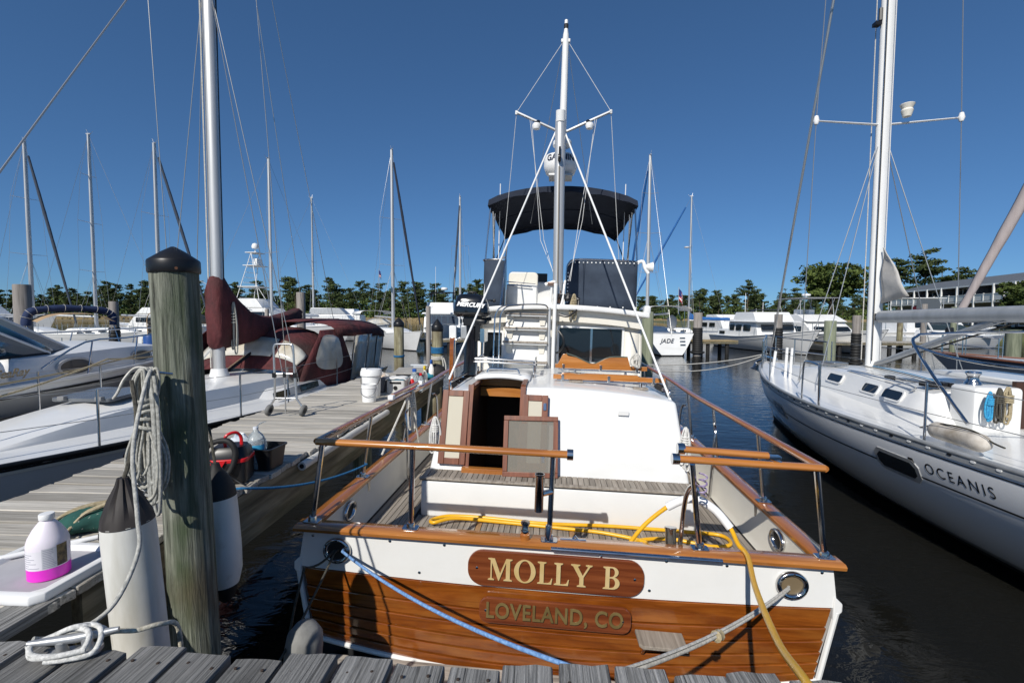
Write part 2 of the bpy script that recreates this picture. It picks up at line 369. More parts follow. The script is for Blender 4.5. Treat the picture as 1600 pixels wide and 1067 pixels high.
def make_dec(seed, H=11, W=6, dens=26, leaf=None, trunk_h=.3, size=.3):
    g = random.Random(seed); t = MB(); c = MB(); fork = Vector((0, 0, H * trunk_h))
    t.tube([(0, 0, 0), (.05, 0, H * trunk_h * .5), fork], [.3, .24, .2], 7)
    for k in range(17):
        a = g.uniform(0, 6.28); el = g.uniform(.1, 1.45); ln = g.uniform(.65, 1.0)
        e = fork + Vector((math.cos(a) * math.cos(el) * W * ln, math.sin(a) * math.cos(el) * W * ln, math.sin(el) * H * (1 - trunk_h) * ln))
        mid = fork.lerp(e, .5) + Vector((g.gauss(0, .3), g.gauss(0, .3), .3))
        t.tube([fork, mid, e], [.13, .08, .02], 5, caps=False)
        for q in (.45, .7, .88, 1.02):
            pt = fork.lerp(mid, q * 2) if q < .5 else mid.lerp(e, q * 2 - 1)
            for _ in range(2): clump(c, pt + Vector((g.gauss(0, .6), g.gauss(0, .6), g.gauss(0, .4))), g.uniform(.6, 1.1) * W / 5, dens, size, .7, g)
    return t.mesh('trunk', bark, smooth=60), c.mesh('crown', leaf or dec_l, smooth=0, fixn=False)
def plant_tree(name, meshes, loc, s, rz, label, cat, group=None, sz=None):
    r = thing(name, label, cat, loc, rz, group); r.scale = (s, s, sz or s)
    link('trunk', meshes[0], r); link('crown', meshes[1], r); return r
pines = [make_pine(100 + i) for i in range(7)]
random.seed(11)
npine = 0
for row, (y0, n, hs) in enumerate(((192, 78, .92), (204, 78, 1.0), (222, 60, 1.12))):
    for i in range(n):
        x = -215 + 430 * (i + random.uniform(-.48, .48)) / n
        if abs(x) < 14 and row == 0: pass
        s = hs * random.uniform(.78, 1.16)
        if x > 40: s *= .85
        plant_tree('pine_tree', pines[random.randrange(7)], (x, y0 + 6 * math.sin(x * .03) + random.uniform(-5, 5), .4), s, random.uniform(0, 6.28),
                   'tall dark pine in the tree line beyond the far bank', 'tree', 'pines lining the far bank', sz=s * random.uniform(.85, 1.2)); npine += 1
# understory: one leafy mass under the pines
u = MB(); random.seed(5)
for i in range(2600):
    x = random.uniform(-225, 225); f = random.random(); y = 187 + 6 * math.sin(x * .03) + 16 * f
    clump(u, (x, y, random.uniform(.7, (2.6 + 8.2 * f) * (1 if x < 40 else .72))), random.uniform(1.3, 2.5), 22, .62, .8)
for i in range(1700):
    x = random.uniform(-230, 230); y = 212 + 6 * math.sin(x * .03) + random.uniform(0, 18)
    clump(u, (x, y, random.uniform(1.0, (9.6 if x < 40 else 6.8) * random.uniform(.75, 1.0))), random.uniform(1.4, 2.6), 24, .65, .75)
kind(u.build('forest_understory', under_l, smooth=0, fixn=False), 'stuff')
# right-hand trees by the shore
d1 = make_dec(21, 9.6, 5.6, 44); plant_tree('broadleaf_tree', d1, (50.2, 74, 1.4), 1.1, .4, 'big spreading green tree behind the right-hand motor yachts', 'tree')
d2 = make_dec(22, 8.0, 4.4, 40, size=.26); plant_tree('broadleaf_tree', d2, (62.6, 56.5, 1.3), .86, 1.4, 'dense rounded tree at the right edge in front of the balconies', 'tree')
p2 = make_pine(301, 13); p3 = make_pine(302, 14); p4 = make_pine(303, 12)
for (x, y, s, m, lb) in ((84, 102, 1.05, p2, 'slim open pine just right of the grey sailboat mast'), (92, 105, 1.18, p3, 'tallest bushy pine rising behind the balcony building roof'), (99, 108, 1.02, p4, 'bushy pine over the middle of the balcony building roof'), (104, 108, .96, p2, 'pine rising over the roof beside the furled grey jib'), (88, 112, 1.1, p4, 'broad pine crown between the slim pine and the tallest pine'),
                          (50, 100, .66, p3, 'rounded pine left of the big spreading green tree'), (58, 100, .6, p4, 'low pine hidden low behind the big spreading green tree'), (44, 110, .58, p2, 'flat topped pine standing above the far trees at centre right')):
    plant_tree('pine_tree', m, (x, y, 1.3), s, x, lb, 'tree')
# ---------------------------------------------------------------- docks
DZ = 1.40; DH = R(-3.2)                      # dock deck height; docks run 3.2 degrees right of straight ahead
def drot(x, y): return (x * math.cos(DH) - y * math.sin(DH), x * math.sin(DH) + y * math.cos(DH))
random.seed(21)
dock = thing('main_dock', 'dark weathered plank dock across the foreground below the camera', 'dock', (0, 1.49, DZ), DH)
def plank_mesh(L, W_, T, seed, m, rough=.004):
    g = random.Random(seed); b = MB(); nx, ny = 3, 5
    def top(i, j): return Vector((-W_ / 2 + W_ * i / nx, -L / 2 + L * j / ny + (g.uniform(-rough, rough) * 2 if j in (0, ny) else 0), g.uniform(-rough, rough) * .4))
    T0 = [[top(i, j) for i in range(nx + 1)] for j in range(ny + 1)]
    vs = [p for r_ in T0 for p in r_]; fs = []
    for j in range(ny):
        for i in range(nx):
            a = j * (nx + 1) + i; fs.append((a, a + 1, a + nx + 2, a + nx + 1))
    loop = [i for i in range(nx + 1)] + [j * (nx + 1) + nx for j in range(1, ny + 1)] + [ny * (nx + 1) + i for i in range(nx - 1, -1, -1)] + [j * (nx + 1) for j in range(ny - 1, 0, -1)]
    n0 = len(vs); vs += [Vector((vs[k].x, vs[k].y, -T)) for k in loop]; q = len(loop)
    for k in range(q): fs.append((loop[k], n0 + k, n0 + (k + 1) % q, loop[(k + 1) % q]))
    fs.append(tuple(n0 + k for k in range(q))[::-1])
    b.add(vs, fs); return b.mesh('plank', m, smooth=40, bevel=.004, seg=1)
fm = [plank_mesh(2.6, .163, .045, i, frontwood) for i in range(5)]
PITCH = .181
for i in range(-18, 14):
    x = i * PITCH + .06; L0 = 0
    if x < -1.78: L0 = .20 + (.03 if i % 2 else .0)
    o = link('plank', fm[i % 5], dock); o.location = (x + random.uniform(-.004, .004), -1.3 + L0 * 1 + random.uniform(-.022, .022), random.uniform(-.004, .004)); o.rotation_euler = (random.uniform(-.002, .002), random.uniform(-.012, .012), random.uniform(-.004, .004))
    if i % 3 == 1: o.rotation_euler.z += PI
    if L0: o.location.z += .002
nl = MB()
for i in range(-18, 14):
    for dx in (-.045, .045): nl.lathe([(.0055, 0), (.0055, .0035), (.002, .005)], 8, (i * PITCH + .06 + dx + random.uniform(-.01, .01), -.07 + random.uniform(-.01, .01), -.001))
nl.build('plank_nails', plain('rusty_nail', (.07, .05, .04), .7, metal=.5), dock)
box('rim_joist', (-.05, -.07, -.045 - .115), (3.9, .05, .22), fascia, dock)
box('rim_joist', (-.05, -2.45, -.045 - .115), (5.6, .05, .22), fascia, dock)
for x in (-2.6, -1, .6, 2.0):
    box('joist', (x, -1.26, -.045 - .12), (.05, 2.3, .2), fascia, dock)
for x in (-.6, 2.1):
    MB().lathe([(.12, -2.2), (.115, -.28)], 12, (x, -.35, 0)).build('dock_pile', pilewood, dock)
# finger pier
fx0, fy0 = -1.80, 2.6
pier = thing('finger_pier', 'pale grey plank finger pier running away along the left side', 'dock', (fx0, fy0, DZ), DH)
pm = [plank_mesh(1.36, .134, .04, 40 + i, dockwood) for i in range(6)]
for i in range(53):
    y = -.76 + i * .1435
    if y < -.3 and False: continue
    o = link('plank', pm[i % 6], pier); o.location = (-.68 + random.uniform(-.012, .012), y, random.uniform(-.003, .003)); o.rotation_euler = (random.uniform(-.012, .012), 0, PI / 2 + random.uniform(-.006, .006))
for x in (-.045, -1.31): 
    box('fascia_board', (x + (.01 if x > -.5 else 0), 3.2, -.04 - .125), (.05, 7.7, .24), fascia, pier)
box('fascia_board', (-.115, 3.2, -.04 - .33), (.06, 7.7, .16), fascia, pier)
for y in (.4, 2.8, 5.4, 6.8): box('joist', (-.68, y, -.04 - .12), (1.18, .05, .2), fascia, pier)
for y in (3.0, 6.3):
    MB().lathe([(.115, -2.2), (.11, -.05)], 12, (-.18, y, 0)).build('dock_pile', pilewood, pier)
# white rubber dock bumper strip along the pier edge
bumper_m = noisy('bumper_vinyl', [(.3, (.50, .49, .45)), (.7, (.68, .67, .63))], (6, 2, 6), rough=.6)
for (y0, y1) in ((1.15, 3.3), (5.0, 6.9)):
    o = tube('edge_bumper', [(.03, y0, -.075), (.03, y1, -.075)], .036, bumper_m, pier, n=10); tube('bumper_hole', [(.03, y0 - .002, -.075), (.03, y0 + .03, -.075)], .02, blackm, o, n=8)
# foreground piling
random.seed(31)
pg = MB(); rings = []
zs = [-1.6 + 4.40 * k / 42 for k in range(43)]
for k, z in enumerate(zs):
    ring = []
    for a_ in range(40):
        a = 2 * PI * a_ / 40; f = (z + 1.6) / 4.4
        r = .109 - .006 * f + .0045 * mnoise.noise(Vector((math.cos(a) * 2.2, math.sin(a) * 2.2, z * .7))) + .003 * mnoise.noise(Vector((math.cos(a) * 9, math.sin(a) * 9, z * 1.1)))
        if abs(a_ - 29) < 1: r -= .007 * (z < 2.55)
        ring.append((r * math.cos(a), r * math.sin(a), z))
    rings.append(ring)
pile = thing('piling', 'thick mossy wooden piling with black cone cap in the left foreground', 'piling', (-1.612, 2.34, 0))
pile.rotation_euler = (0, R(-1.4), 0)
pg.loft(rings); part('post', pg, pilewood, pile, smooth=60)
MB().lathe([(.109, 2.755), (.112, 2.76), (.112, 2.812), (.108, 2.82), (.05, 2.862), (.010, 2.886), (.001, 2.888)], 36, (0, 0, 0)).build('cone_cap', plain('cap_plastic', (.010, .010, .011), .38), pile)
for a in (3.9, 5.4, .6): MB().lathe([(.007, 0), (.007, .004)], 8, (.112 * math.cos(a), .112 * math.sin(a), 2.772), frame_m((0, 0, 1), (-math.sin(a), math.cos(a), 0))).build('cap_screw', plain('rusty_screw', (.14, .06, .03), .7), pile)
# ---------------------------------------------------------------- the trawler in the middle
hd, hl = R(5.184), R(1.366)
fw = Vector((math.sin(hd), math.cos(hd), 0)); rt0 = Vector((math.cos(hd), -math.sin(hd), 0)); u0 = Vector((0, 0, 1))
rt = math.cos(hl) * rt0 - math.sin(hl) * u0; up = math.sin(hl) * rt0 + math.cos(hl) * u0
TB = Matrix((rt, fw, up)).transposed().to_4x4(); TB.translation = (.297, 3.04, 1.058)
tr = thing('trawler', 'white trawler with varnished teak transom, flybridge and navy bimini moored stern to the dock', 'boat')
tr.location = TB.translation; tr.rotation_euler = TB.to_euler()
def on_boat(name, label, cat, group=None):
    o = thing(name, label, cat, TB.translation, 0, group); o.rotation_euler = TB.to_euler(); return o
def hb(y): return 1.75 if y < 3.6 else 1.75 * (1 - min(1, ((y - 3.6) / 6.9)) ** 2.3) + .0
def cz(y): return 0 if y < 3 else .011 * (y - 3) ** 2
def cr(b, t, f=None): return b
PX = frame_m((1, 0, 0), (0, 0, 1))           # plate facing aft: local x to starboard, local y up, local z = -y (aft)
# hull shell
ys = [0, .6, 1.2, 2, 3, 4, 5, 6, 7, 8, 9, 9.8, 10.3, 10.48]
hbm = MB(); rings = []
def sect(y):
    b_ = max(hb(y), .012); z0 = cz(y); t = y / 10.5; wl = b_ * (.94 - .35 * t * t)
    pts = [(b_, z0 - .035), (b_ + .015 * (y < 9), z0 - .16), (b_ + .03 * (y < 9), z0 - .30), ((b_ * .6 + wl * .4), -.62), (wl, -1.0), (wl * .86, -1.3), (0.0, -1.75)]
    return [(x, y - (.0 if z > -.3 else .04 * (-z - .3) * (y > 9)), z) for x, z in pts]
for y in ys:
    s_ = sect(y); rings.append([(-x, yy, z) for x, yy, z in s_] + [(x, yy, z) for x, yy, z in s_[::-1][1:]])
hbm.loft(rings, closed=False)
part('hull', hbm, gelcoat, tr, smooth=40)
# transom: backing, white upper board, six teak planks, trims
zt_top = lambda x: -.30 - .045 * (1 - (x / 1.78) ** 2)
zt_bot = lambda x: -.775 - .18 * (1 - (x / 1.72) ** 2)
def strip(f_lo, f_hi, x0l, x0h, y0, y1, n=16, bulge=0):
    b = MB(); vs = []
    for i in range(n + 1):
        u = -1 + 2 * i / n
        lo, hi = (u * x0l, f_lo(u * x0l)), (u * x0h, f_hi(u * x0h))
        vs += [(lo[0], y0, lo[1]), (hi[0], y1, hi[1]), (hi[0], .03, hi[1]), (lo[0], .03, lo[1])]
    fs = []
    for i in range(n):
        a = 4 * i
        for k in range(4): fs.append((a + k, a + (k + 1) % 4, a + 4 + (k + 1) % 4, a + 4 + k))
    fs += [(0, 1, 2, 3), tuple(4 * n + k for k in (3, 2, 1, 0))]
    return b.add(vs, fs)
part('transom_board', strip(lambda x: zt_top(x) + .001, lambda x: -.034, 1.785, 1.745, -.012, -.012), gelcoat, tr)
fr = [0, .27, .45, .61, .75, .88, 1]
def fz(f): return lambda x: zt_top(x) * (1 - f) + zt_bot(x) * f
for k in range(6):
    w0 = 1.765 - .075 * fr[k]; w1 = 1.765 - .075 * fr[k + 1]
    # lapped planks: the lower edge of each stands proud of the next
    o = part('transom_plank', strip(fz(fr[k + 1] - .006), fz(fr[k] + .006), w1 - .02, w0 - .02, -.0125, -.0215), varnish, tr, bevel=.004)
for s_ in (-1, 1):
    MB().tube([(s_ * 1.785, -.006, -.33), (s_ * 1.735, -.006, -.60), (s_ * 1.70, -.006, -.79)], .018, 8).build('transom_trim', gelcoat, tr)
    MB().prism([(0, -.09), (.055, -.03), (.055, .02), (0, .07)], .3, Matrix(((s_, 0, 0), (0, 0, 1), (0, 1, 0))), (s_ * 1.76, .13, -.29)).build('rub_rail', gelcoat, tr, bevel=.008)
tb = MB(); tb.tube([(x, -.006, zt_bot(x) - .015) for x in [-1.7 + 3.4 * i / 20 for i in range(21)]], .02, 8); tb.build('transom_trim', gelcoat, tr)
tb = MB().box((0, .02, -1.15), (3.3, .03, .7)); tb.build('transom_bottom', antif, tr)
sc = MB()
for x in (-1.68, -1.13, -.75, .30, .72, 1.1, 1.68):
    sc.lathe([(.010, 0), (.010, .003), (.004, .005)], 10, (x, -.0125, -.075), frame_m((1, 0, 0), (0, 0, 1)))
for x in (-.92, .62): sc.lathe([(.010, 0), (.010, .003), (.004, .005)], 10, (x, -.0125, -.28), frame_m((1, 0, 0), (0, 0, 1)))
kind(sc.build('transom_screws', steel, tr), 'stuff')
# name boards
def stadium(L, H, r, n=8): return rrect(L, H, r, n)
tilt = Matrix.Rotation(R(0), 3, 'Z')
# serif capitals for the upper board as one outline each, cut from cap height 1
def glyph(kind_):
    if kind_ == 'L': return [[(0, 0), (.62, 0), (.66, .27), (.62, .27), (.55, .10), (.47, .055), (.28, .055), (.28, .91), (.38, .955), (.38, 1), (0, 1), (0, .955), (.10, .91), (.10, .09), (0, .045)]]
    if kind_ == 'M': return [[(0, 0), (.28, 0), (.28, .045), (.17, .10), (.17, .80), (.46, 0), (.50, 0), (.80, .82), (.80, .09), (.70, .045), (.70, 0), (1.08, 0), (1.08, .045), (.98, .09), (.98, .91), (1.08, .955), (1.08, 1), (.80, 1), (.54, .33), (.29, 1), (0, 1), (0, .955), (.11, .91), (.11, .10), (0, .045)]]
    if kind_ == 'Y': return [[(.28, 0), (.66, 0), (.66, .045), (.56, .09), (.56, .43), (.83, .90), (.93, .955), (.93, 1), (.64, 1), (.64, .955), (.74, .91), (.52, .50), (.30, .91), (.40, .955), (.40, 1), (0, 1), (0, .955), (.09, .91), (.38, .40), (.38, .09), (.28, .045)]]
    if kind_ == 'O':
        o = [(.48 + .48 * math.cos(2 * PI * k / 36), .5 + .53 * math.sin(2 * PI * k / 36)) for k in range(36)]
        i = [(.48 + .27 * math.cos(-2 * PI * k / 36), .5 + .475 * math.sin(-2 * PI * k / 36)) for k in range(36)]
        return [o, i]
    if kind_ == 'B':
        def bowl(cx, cy, rx, ry): return [(cx + rx * math.sin(PI * k / 10), cy - ry * math.cos(PI * k / 10)) for k in range(11)]
        o = [(0, 0)] + bowl(.42, .275, .30, .275) + bowl(.40, .765, .26, .235)[1:] + [(0, 1), (0, .955), (.10, .91), (.10, .09), (0, .045)]
        h1 = [(.28, .06)] + bowl(.37, .275, .155, .215) + [(.28, .49)]
        h2 = [(.28, .55)] + bowl(.37, .75, .13, .20) + [(.28, .95)]
        return [o, h1[::-1], h2[::-1]]
def glyph_text(word, size, m, parent, c, depth, off=0, name='letter'):
    x = 0; adv = {'M': 1.16, 'O': 1.04, 'L': .73, 'Y': .98, 'B': .75, ' ': .42}
    tot = sum(adv[q] for q in word) - .06
    for ch in word:
        if ch != ' ':
            cu = bpy.data.curves.new('letter', 'CURVE'); cu.dimensions = '2D'; cu.fill_mode = 'BOTH'; cu.extrude = depth
            for ol in glyph(ch):
                sp = cu.splines.new('POLY'); sp.points.add(len(ol) - 1); sp.use_cyclic_u = True
                for p_, (a, b_) in zip(sp.points, ol): p_.co = (a * size, (b_ - .5) * size, 0, 1)
            o = bpy.data.objects.new(name, cu); COL.objects.link(o); bpy.context.view_layer.update()
            me = bpy.data.meshes.new_from_object(o.evaluated_get(bpy.context.evaluated_depsgraph_get())); bpy.data.objects.remove(o)
            me.materials.clear(); me.materials.append(m)
            o = link(name, me, parent); o.matrix_local = Matrix.Translation(Vector(c) + Vector(((x - tot / 2) * size, 0, 0))) @ PX.to_4x4()
        x += adv[ch]
nb = MB().prism(stadium(1.165, .245, .105), .022, PX, (0, -.024, -.203)).build('name_board', boardwood, tr, bevel=.006)
glyph_text('MOLLY B', .150, darkwood, nb, (-.0085, -.0357, -.2065), .0012, 0, 'letter_shadow')
glyph_text('MOLLY B', .150, gold, nb, (-.012, -.0380, -.203), .0012)
pb = MB().prism(stadium(1.00, .175, .06), .024, PX, (.005, -.046, -.478)).build('port_board', boardwood, tr, bevel=.006)
lettering('LOVELAND, CO', .150, darkwood, pb, (.004, -.0588, -.481), PX, .001, bold=.005, spacing=1.08, xscale=.80, name='letter_outline')
lettering('LOVELAND, CO', .150, bronze, pb, (.002, -.0605, -.478), PX, .001, bold=.003, spacing=1.08, xscale=.80)
for b_, xs_, z_ in ((nb, (-.52, .52), -.203), (pb, (-.45, .45), -.478)):
    for x in xs_: MB().lathe([(.009, 0), (.009, .002), (.003, .004)], 10, (x, -.035 if b_ is nb else -.058, z_), frame_m((1, 0, 0), (0, 0, 1))).build('board_screw', steel, b_)
# boarding step
st = MB().prism([(-.15, 0), (.15, 0), (.15, .16), (-.125, .16), (-.145, .135)], .022, Matrix(((1, 0, 0), (0, -1, 0), (0, 0, -1))), (.685, -.03, -.548)).build('boarding_step', teakdeck, tr, bevel=.004)
for x in (.585, .785):
    MB().prism([(0, 0), (.12, 0), (.02, -.13), (0, -.14)], .02, Matrix(((0, 0, 1), (-1, 0, 0), (0, 1, 0))), (x, -.03, -.56)).build('step_bracket', varnish, st, bevel=.003)
# swim platform
sp_ = MB(); pts = []
for k in range(13):
    a = PI * k / 12
n_ = 24; poly = [(-1.55, 0), (1.55, 0)] + [(1.55 + .06 * math.sin(PI * k / 8) - .16 * (k / 8) ** 2, -.60 * k / 8) for k in range(1, 9)] + [(-1.39, -.60)] + [(-1.55 - .06 * math.sin(PI * k / 8) + .16 * (k / 8) ** 2, -.60 * k / 8) for k in range(7, 0, -1)]
oldplat = noisy('bleached_platform_teak', [(.28, (.11, .09, .075)), (.5, (.36, .32, .275)), (.75, (.50, .455, .40))], (2.2, 26, 20), detail=9, rough=.9, bump=.5, bdist=.004, second=((8, 8, 8), (.05, .04, .03), .66, .76))
sp_.prism(poly, .05, None, (0, -.03, -.92)); sp_.build('swim_platform', oldplat, tr, bevel=.015)
# cap rails (teak)
def cap_side(s_):
    b = MB(); rg = []
    for i in range(44):
        y = .06 + i * .24
        if y > 10.3: break
        x = s_ * hb(y); z = cz(y)
        rg.append([(x + s_ * .045, y, z - .035), (x + s_ * .05, y, z - .018), (x + s_ * .03, y, z), (x - s_ * .07, y, z), (x - s_ * .085, y, z - .012), (x - s_ * .085, y, z - .035)])
    b.loft(rg); return b
for s_ in (-1, 1): part('cap_rail', cap_side(s_), varnish_y, tr, smooth=50)
b = MB(); rg = []
for i in range(25):
    x = -1.80 + 3.6 * i / 24
    rg.append([(x, -.058, -.033), (x, -.063, -.012), (x, -.045, .001), (x, .07, .001), (x, .085, -.012), (x, .085, -.033)])
b.loft(rg); part('cap_rail', b, varnish_x, tr, smooth=50)
# stainless rubbing strip on the aft face at the boarding gate
MB().tube([(-.03, -.066, -.018), (1.05, -.066, -.018)], .017, 10, flat=.6).build('gate_strip', steel, tr)
# bulwark inside faces + deck
for s_ in (-1, 1):
    b = MB(); rg = []
    for i in range(43):
        y = .04 + i * .245
        if y > 10.2: break
        x = s_ * (hb(y) - .075); z = cz(y); rg.append([(x, y, z - .03), (x - s_ * .015, y, z - .30), (x - s_ * .045, y, z - .345)])
    b.loft(rg, closed=False); part('bulwark', b, cream, tr, smooth=60)
b = MB().box((0, .065, -.19), (3.36, .03, .31)); b.build('bulwark', cream, tr)
b = MB(); rg = []
for i in range(43):
    y = .05 + i * .245
    if y > 10.2: break
    x = hb(y) - .07; z = cz(y) - .345; rg.append([(-x, y, z), (0, y, z + .004), (x, y, z)])
b.loft(rg, closed=False); part('deck', b, caulk, tr)
random.seed(41)
def dplank(y0, y1, x, wd, z, parent=tr, m=teakdeck, curve=True):
    b = MB(); rg = []
    n = max(1, int((y1 - y0) / .4))
    for i in range(n + 1):
        y = y0 + (y1 - y0) * i / n; xx = x + ((hb(y) - hb(0)) * (1 if x > 0 else -1) if curve and abs(x) > 1.25 else 0); zz = (cz(y) if curve else 0) + z
        rg.append([(xx - wd / 2, y, zz - .012), (xx + wd / 2, y, zz - .012), (xx + wd / 2, y, zz), (xx - wd / 2, y, zz)])
    b.loft(rg); return part('deck_plank', b, m, parent)
PW = .050
newteak = noisy('newer_teak', [(.3, (.26, .15, .07)), (.7, (.40, .25, .13))], (30, 1.4, 30), rough=.7)
for i in range(-25, 26):
    x = i * PW
    if abs(x) > 1.24: continue
    dplank(.09, 1.0, x, PW - .006, -.332 + random.uniform(-.0006, .0006), m=newteak if i in (3, -13) else teakdeck)
for s_ in (-1, 1):
    for k in range(7):
        x = s_ * (1.275 + k * PW); dplank(.09, 6.5, x, PW - .006, -.332 + random.uniform(-.0006, .0006))
# hawse fittings: outer on the transom, inner oval on the bulwark sides
def oval(rx, ry, n=24): return [(rx * math.cos(2 * PI * k / n), ry * math.sin(2 * PI * k / n)) for k in range(n)]
for s_ in (-1, 1):
    c = (s_ * 1.50, -.016, -.165)
    b = MB(); prof = [(1.0, 0), (1.02, .012), (.95, .026), (.80, .028), (.68, .016), (.64, -.03)]
    rg = [[PX @ Vector((.098 * f * math.cos(2 * PI * k / 28), .088 * f * math.sin(2 * PI * k / 28), d_)) + Vector(c) for k in range(28)] for f, d_ in prof]
    b.loft(rg, caps=False); o = b.build('hawse_pipe', steel, tr, smooth=60)
    MB().prism(oval(.068, .060), .012, PX, (c[0], -.0145, c[2])).build('hawse_hole', blackm if s_ < 0 else plain('hawse_inside', (.16, .12, .07), .5), o)
    for k in range(6): MB().lathe([(.007, 0), (.007, .003)], 8, Vector(c) + PX @ Vector((.085 * math.cos(k * PI / 3 + .5), .076 * math.sin(k * PI / 3 + .5), .026)), PX).build('hawse_bolt', blackm, o)
    M2 = frame_m((0, -s_, 0), (0, 0, 1)); c2 = (s_ * 1.668, .53, -.13)
    rg = [[M2 @ Vector((.105 * f * math.cos(2 * PI * k / 28), .078 * f * math.sin(2 * PI * k / 28), d_)) + Vector(c2) for k in range(28)] for f, d_ in prof]
    b = MB(); b.loft(rg, caps=False); o = b.build('hawse_pipe', steel, tr, smooth=60)
    MB().prism(oval(.07, .05), .012, M2, Vector(c2)).build('hawse_hole', blackm, o)
    b = MB(); b.tube([(s_ * 1.62, .20, -.20), (s_ * 1.60, .42, -.20)], .02, 8); b.tube([(s_ * 1.66, .27, -.20), (s_ * 1.61, .27, -.20)], .018, 8); b.tube([(s_ * 1.66, .35, -.20), (s_ * 1.61, .35, -.20)], .018, 8); b.build('mooring_cleat', steel, tr)
# stanchions and rails
def stan(x, y, tx, ty, tz, r=.0185, z0=0):
    o = MB().tube([(x, y, z0), (tx, ty, tz)], r, 10).build('stanchion', steel, tr)
    b = MB().prism(rrect(.11, .075, .012), .008, None, (x, y, z0 + .006)); b.lathe([(.03, 0), (.027, .03), (.0195, .034)], 12, (x, y, z0 + .01)); b.build('stanchion_base', steel, o, bevel=.002); return o
for x, tx in ((-1.71, -1.63), (-1.0, -.99), (.94, .86), (1.715, 1.625)): stan(x, .035, tx, .015, .565)
stan(-.045, .0, -.035, 0, .565)
# rod holder on the middle stanchion
o = MB().lathe([(.026, -.12), (.029, -.118), (.029, .118), (.033, .122), (.033, .13), (.026, .13), (.024, .0), (.0, -.05)], 16, (-.118, -.05, .335), cap=False).build('rod_holder', steel, tr, smooth=50)
MB().tube([(-.1, -.05, .335), (-.04, 0, .335)], .02, 10).build('rod_holder_clamp', steel, o)
stf = MB().lathe([(.034, 0), (.034, .035), (.026, .045)], 14, (-.205, .0, 0)).build('stern_light', varnish_y, tr); MB().lathe([(.026, .045), (.030, .06), (.024, .07), (.024, .10), (.031, .104), (.031, .118), (.0, .12)], 14, (-.205, 0, 0)).build('light_lens', steel, stf, smooth=50)
MB().lathe([(.022, .0), (.022, .09), (.019, .1)], 10, (-.05, -.01, .01)).build('gate_socket', steel, tr)
b = MB(); b.tube([(.03, .01, .012), (.2, .015, .012)], .008, 6); b.tube([(.10, .01, .006), (.13, .03, .03), (.16, .01, .006)], .006, 6); b.build('gate_latch', steel, tr)
def rail(pts, m, name='grab_rail', r=.034, fl=.72):
    return MB().tube(pts, r, 12, flat=fl).build(name, m, tr, smooth=60)
rail([(-1.66, .0, .585), (-.9, .0, .588), (.055, .0, .588)], varnish_x)
MB().lathe([(.036, -.02), (.036, .02)], 14, (.075, 0, .588), frame_m((0, 0, 1), (0, 1, 0))).build('rail_end_cap', steel, tr)
rail([(1.655, .0, .590), (1.2, .0, .594), (.76, .0, .60)], varnish_x)
rail([(1.31, -.012, .655), (.79, -.012, .668)], varnish_x, 'folded_gate_bar', .031)
for z, x in ((.60, .745), (.668, .775)): MB().lathe([(.035, -.025), (.036, .02)], 14, (x, -.006, z), frame_m((0, 0, 1), (0, 1, 0))).build('rail_end_cap', steel, tr)
b = MB().box((1.34, -.005, .645), (.10, .05, .022)); b.tube([(1.3, -.02, .65), (1.4, .0, .61)], .012, 6); b.build('gate_hinge', steel, tr, bevel=.004)
for s_ in (-1, 1):
    sy = [(0, .585)] + [(y, .58 + .6 * cz(y) / .59 * .5 + .012 * (y > 2)) for y in (.9, 1.8, 2.8, 3.8, 4.8, 5.8, 6.8, 7.8, 8.8, 9.6)]
    hx = lambda y: s_ * (hb(y) - .095 - .0 * y + .04 * (y > 3))
    rail(spline([(hx(y), y, cz(y) + .585) for y, _ in sy], 3), varnish_y)
    for y in (.95, 2.05, 3.0, 4.3, 5.6, 7.0): stan(s_ * (hb(y) - .02), y, hx(y), y, cz(y) + .57, .015, cz(y))
    for y in (.95, 2.05): MB().prism([(-.03, 0), (.03, 0), (.03, -.06), (.012, -.10), (-.012, -.10)], .008, frame_m((0, -s_, 0), (0, 0, 1)), (s_ * 1.673, y, -.03)).build('chainplate', steel, tr, bevel=.002)
    # gate hoops beside the two middle stanchions
    for y in (1.86, 3.18):
        x = s_ * 1.60
        MB().tube(spline([(x, y, -.33), (x + s_ * .02, y, .25), (x + s_ * .04, y + .03 * (1 if y < 2.5 else -1), .38), (x + s_ * .05, y + .12 * (1 if y < 2.5 else -1), .41)], 4), .014, 8).build('gate_hoop', steel, tr)
rail([(-1.64, 1.45, .655), (-1.645, 2.3, .66)], varnish_y, 'folded_gate_bar', .03)
for y, x in ((1.42, -1.64), (2.45, -1.645)): MB().box((x, y, .645), (.06, .07, .05)).build('gate_hinge', whitep, tr, bevel=.012)
# ------------------------------------------------------------ cockpit step and aft cabin
b = MB(); b.box((0, 1.17, -.18), (2.42, .34, .34)); b.build('cabin_step', gelcoat, tr, bevel=.03, seg=3)
box('step_tread', (0, 1.135, -.006), (2.44, .27, .014), caulk, tr)
for i in range(48):
    x = -1.19 + i * .0507
    box('tread_plank', (x, 1.155, .004 + random.uniform(-.0006, .0006)), (.045, .20, .014), teakdeck, tr)
box('tread_edge', (0, 1.022, .003), (2.45, .05, .018), teakdeck, tr, bevel=.005)
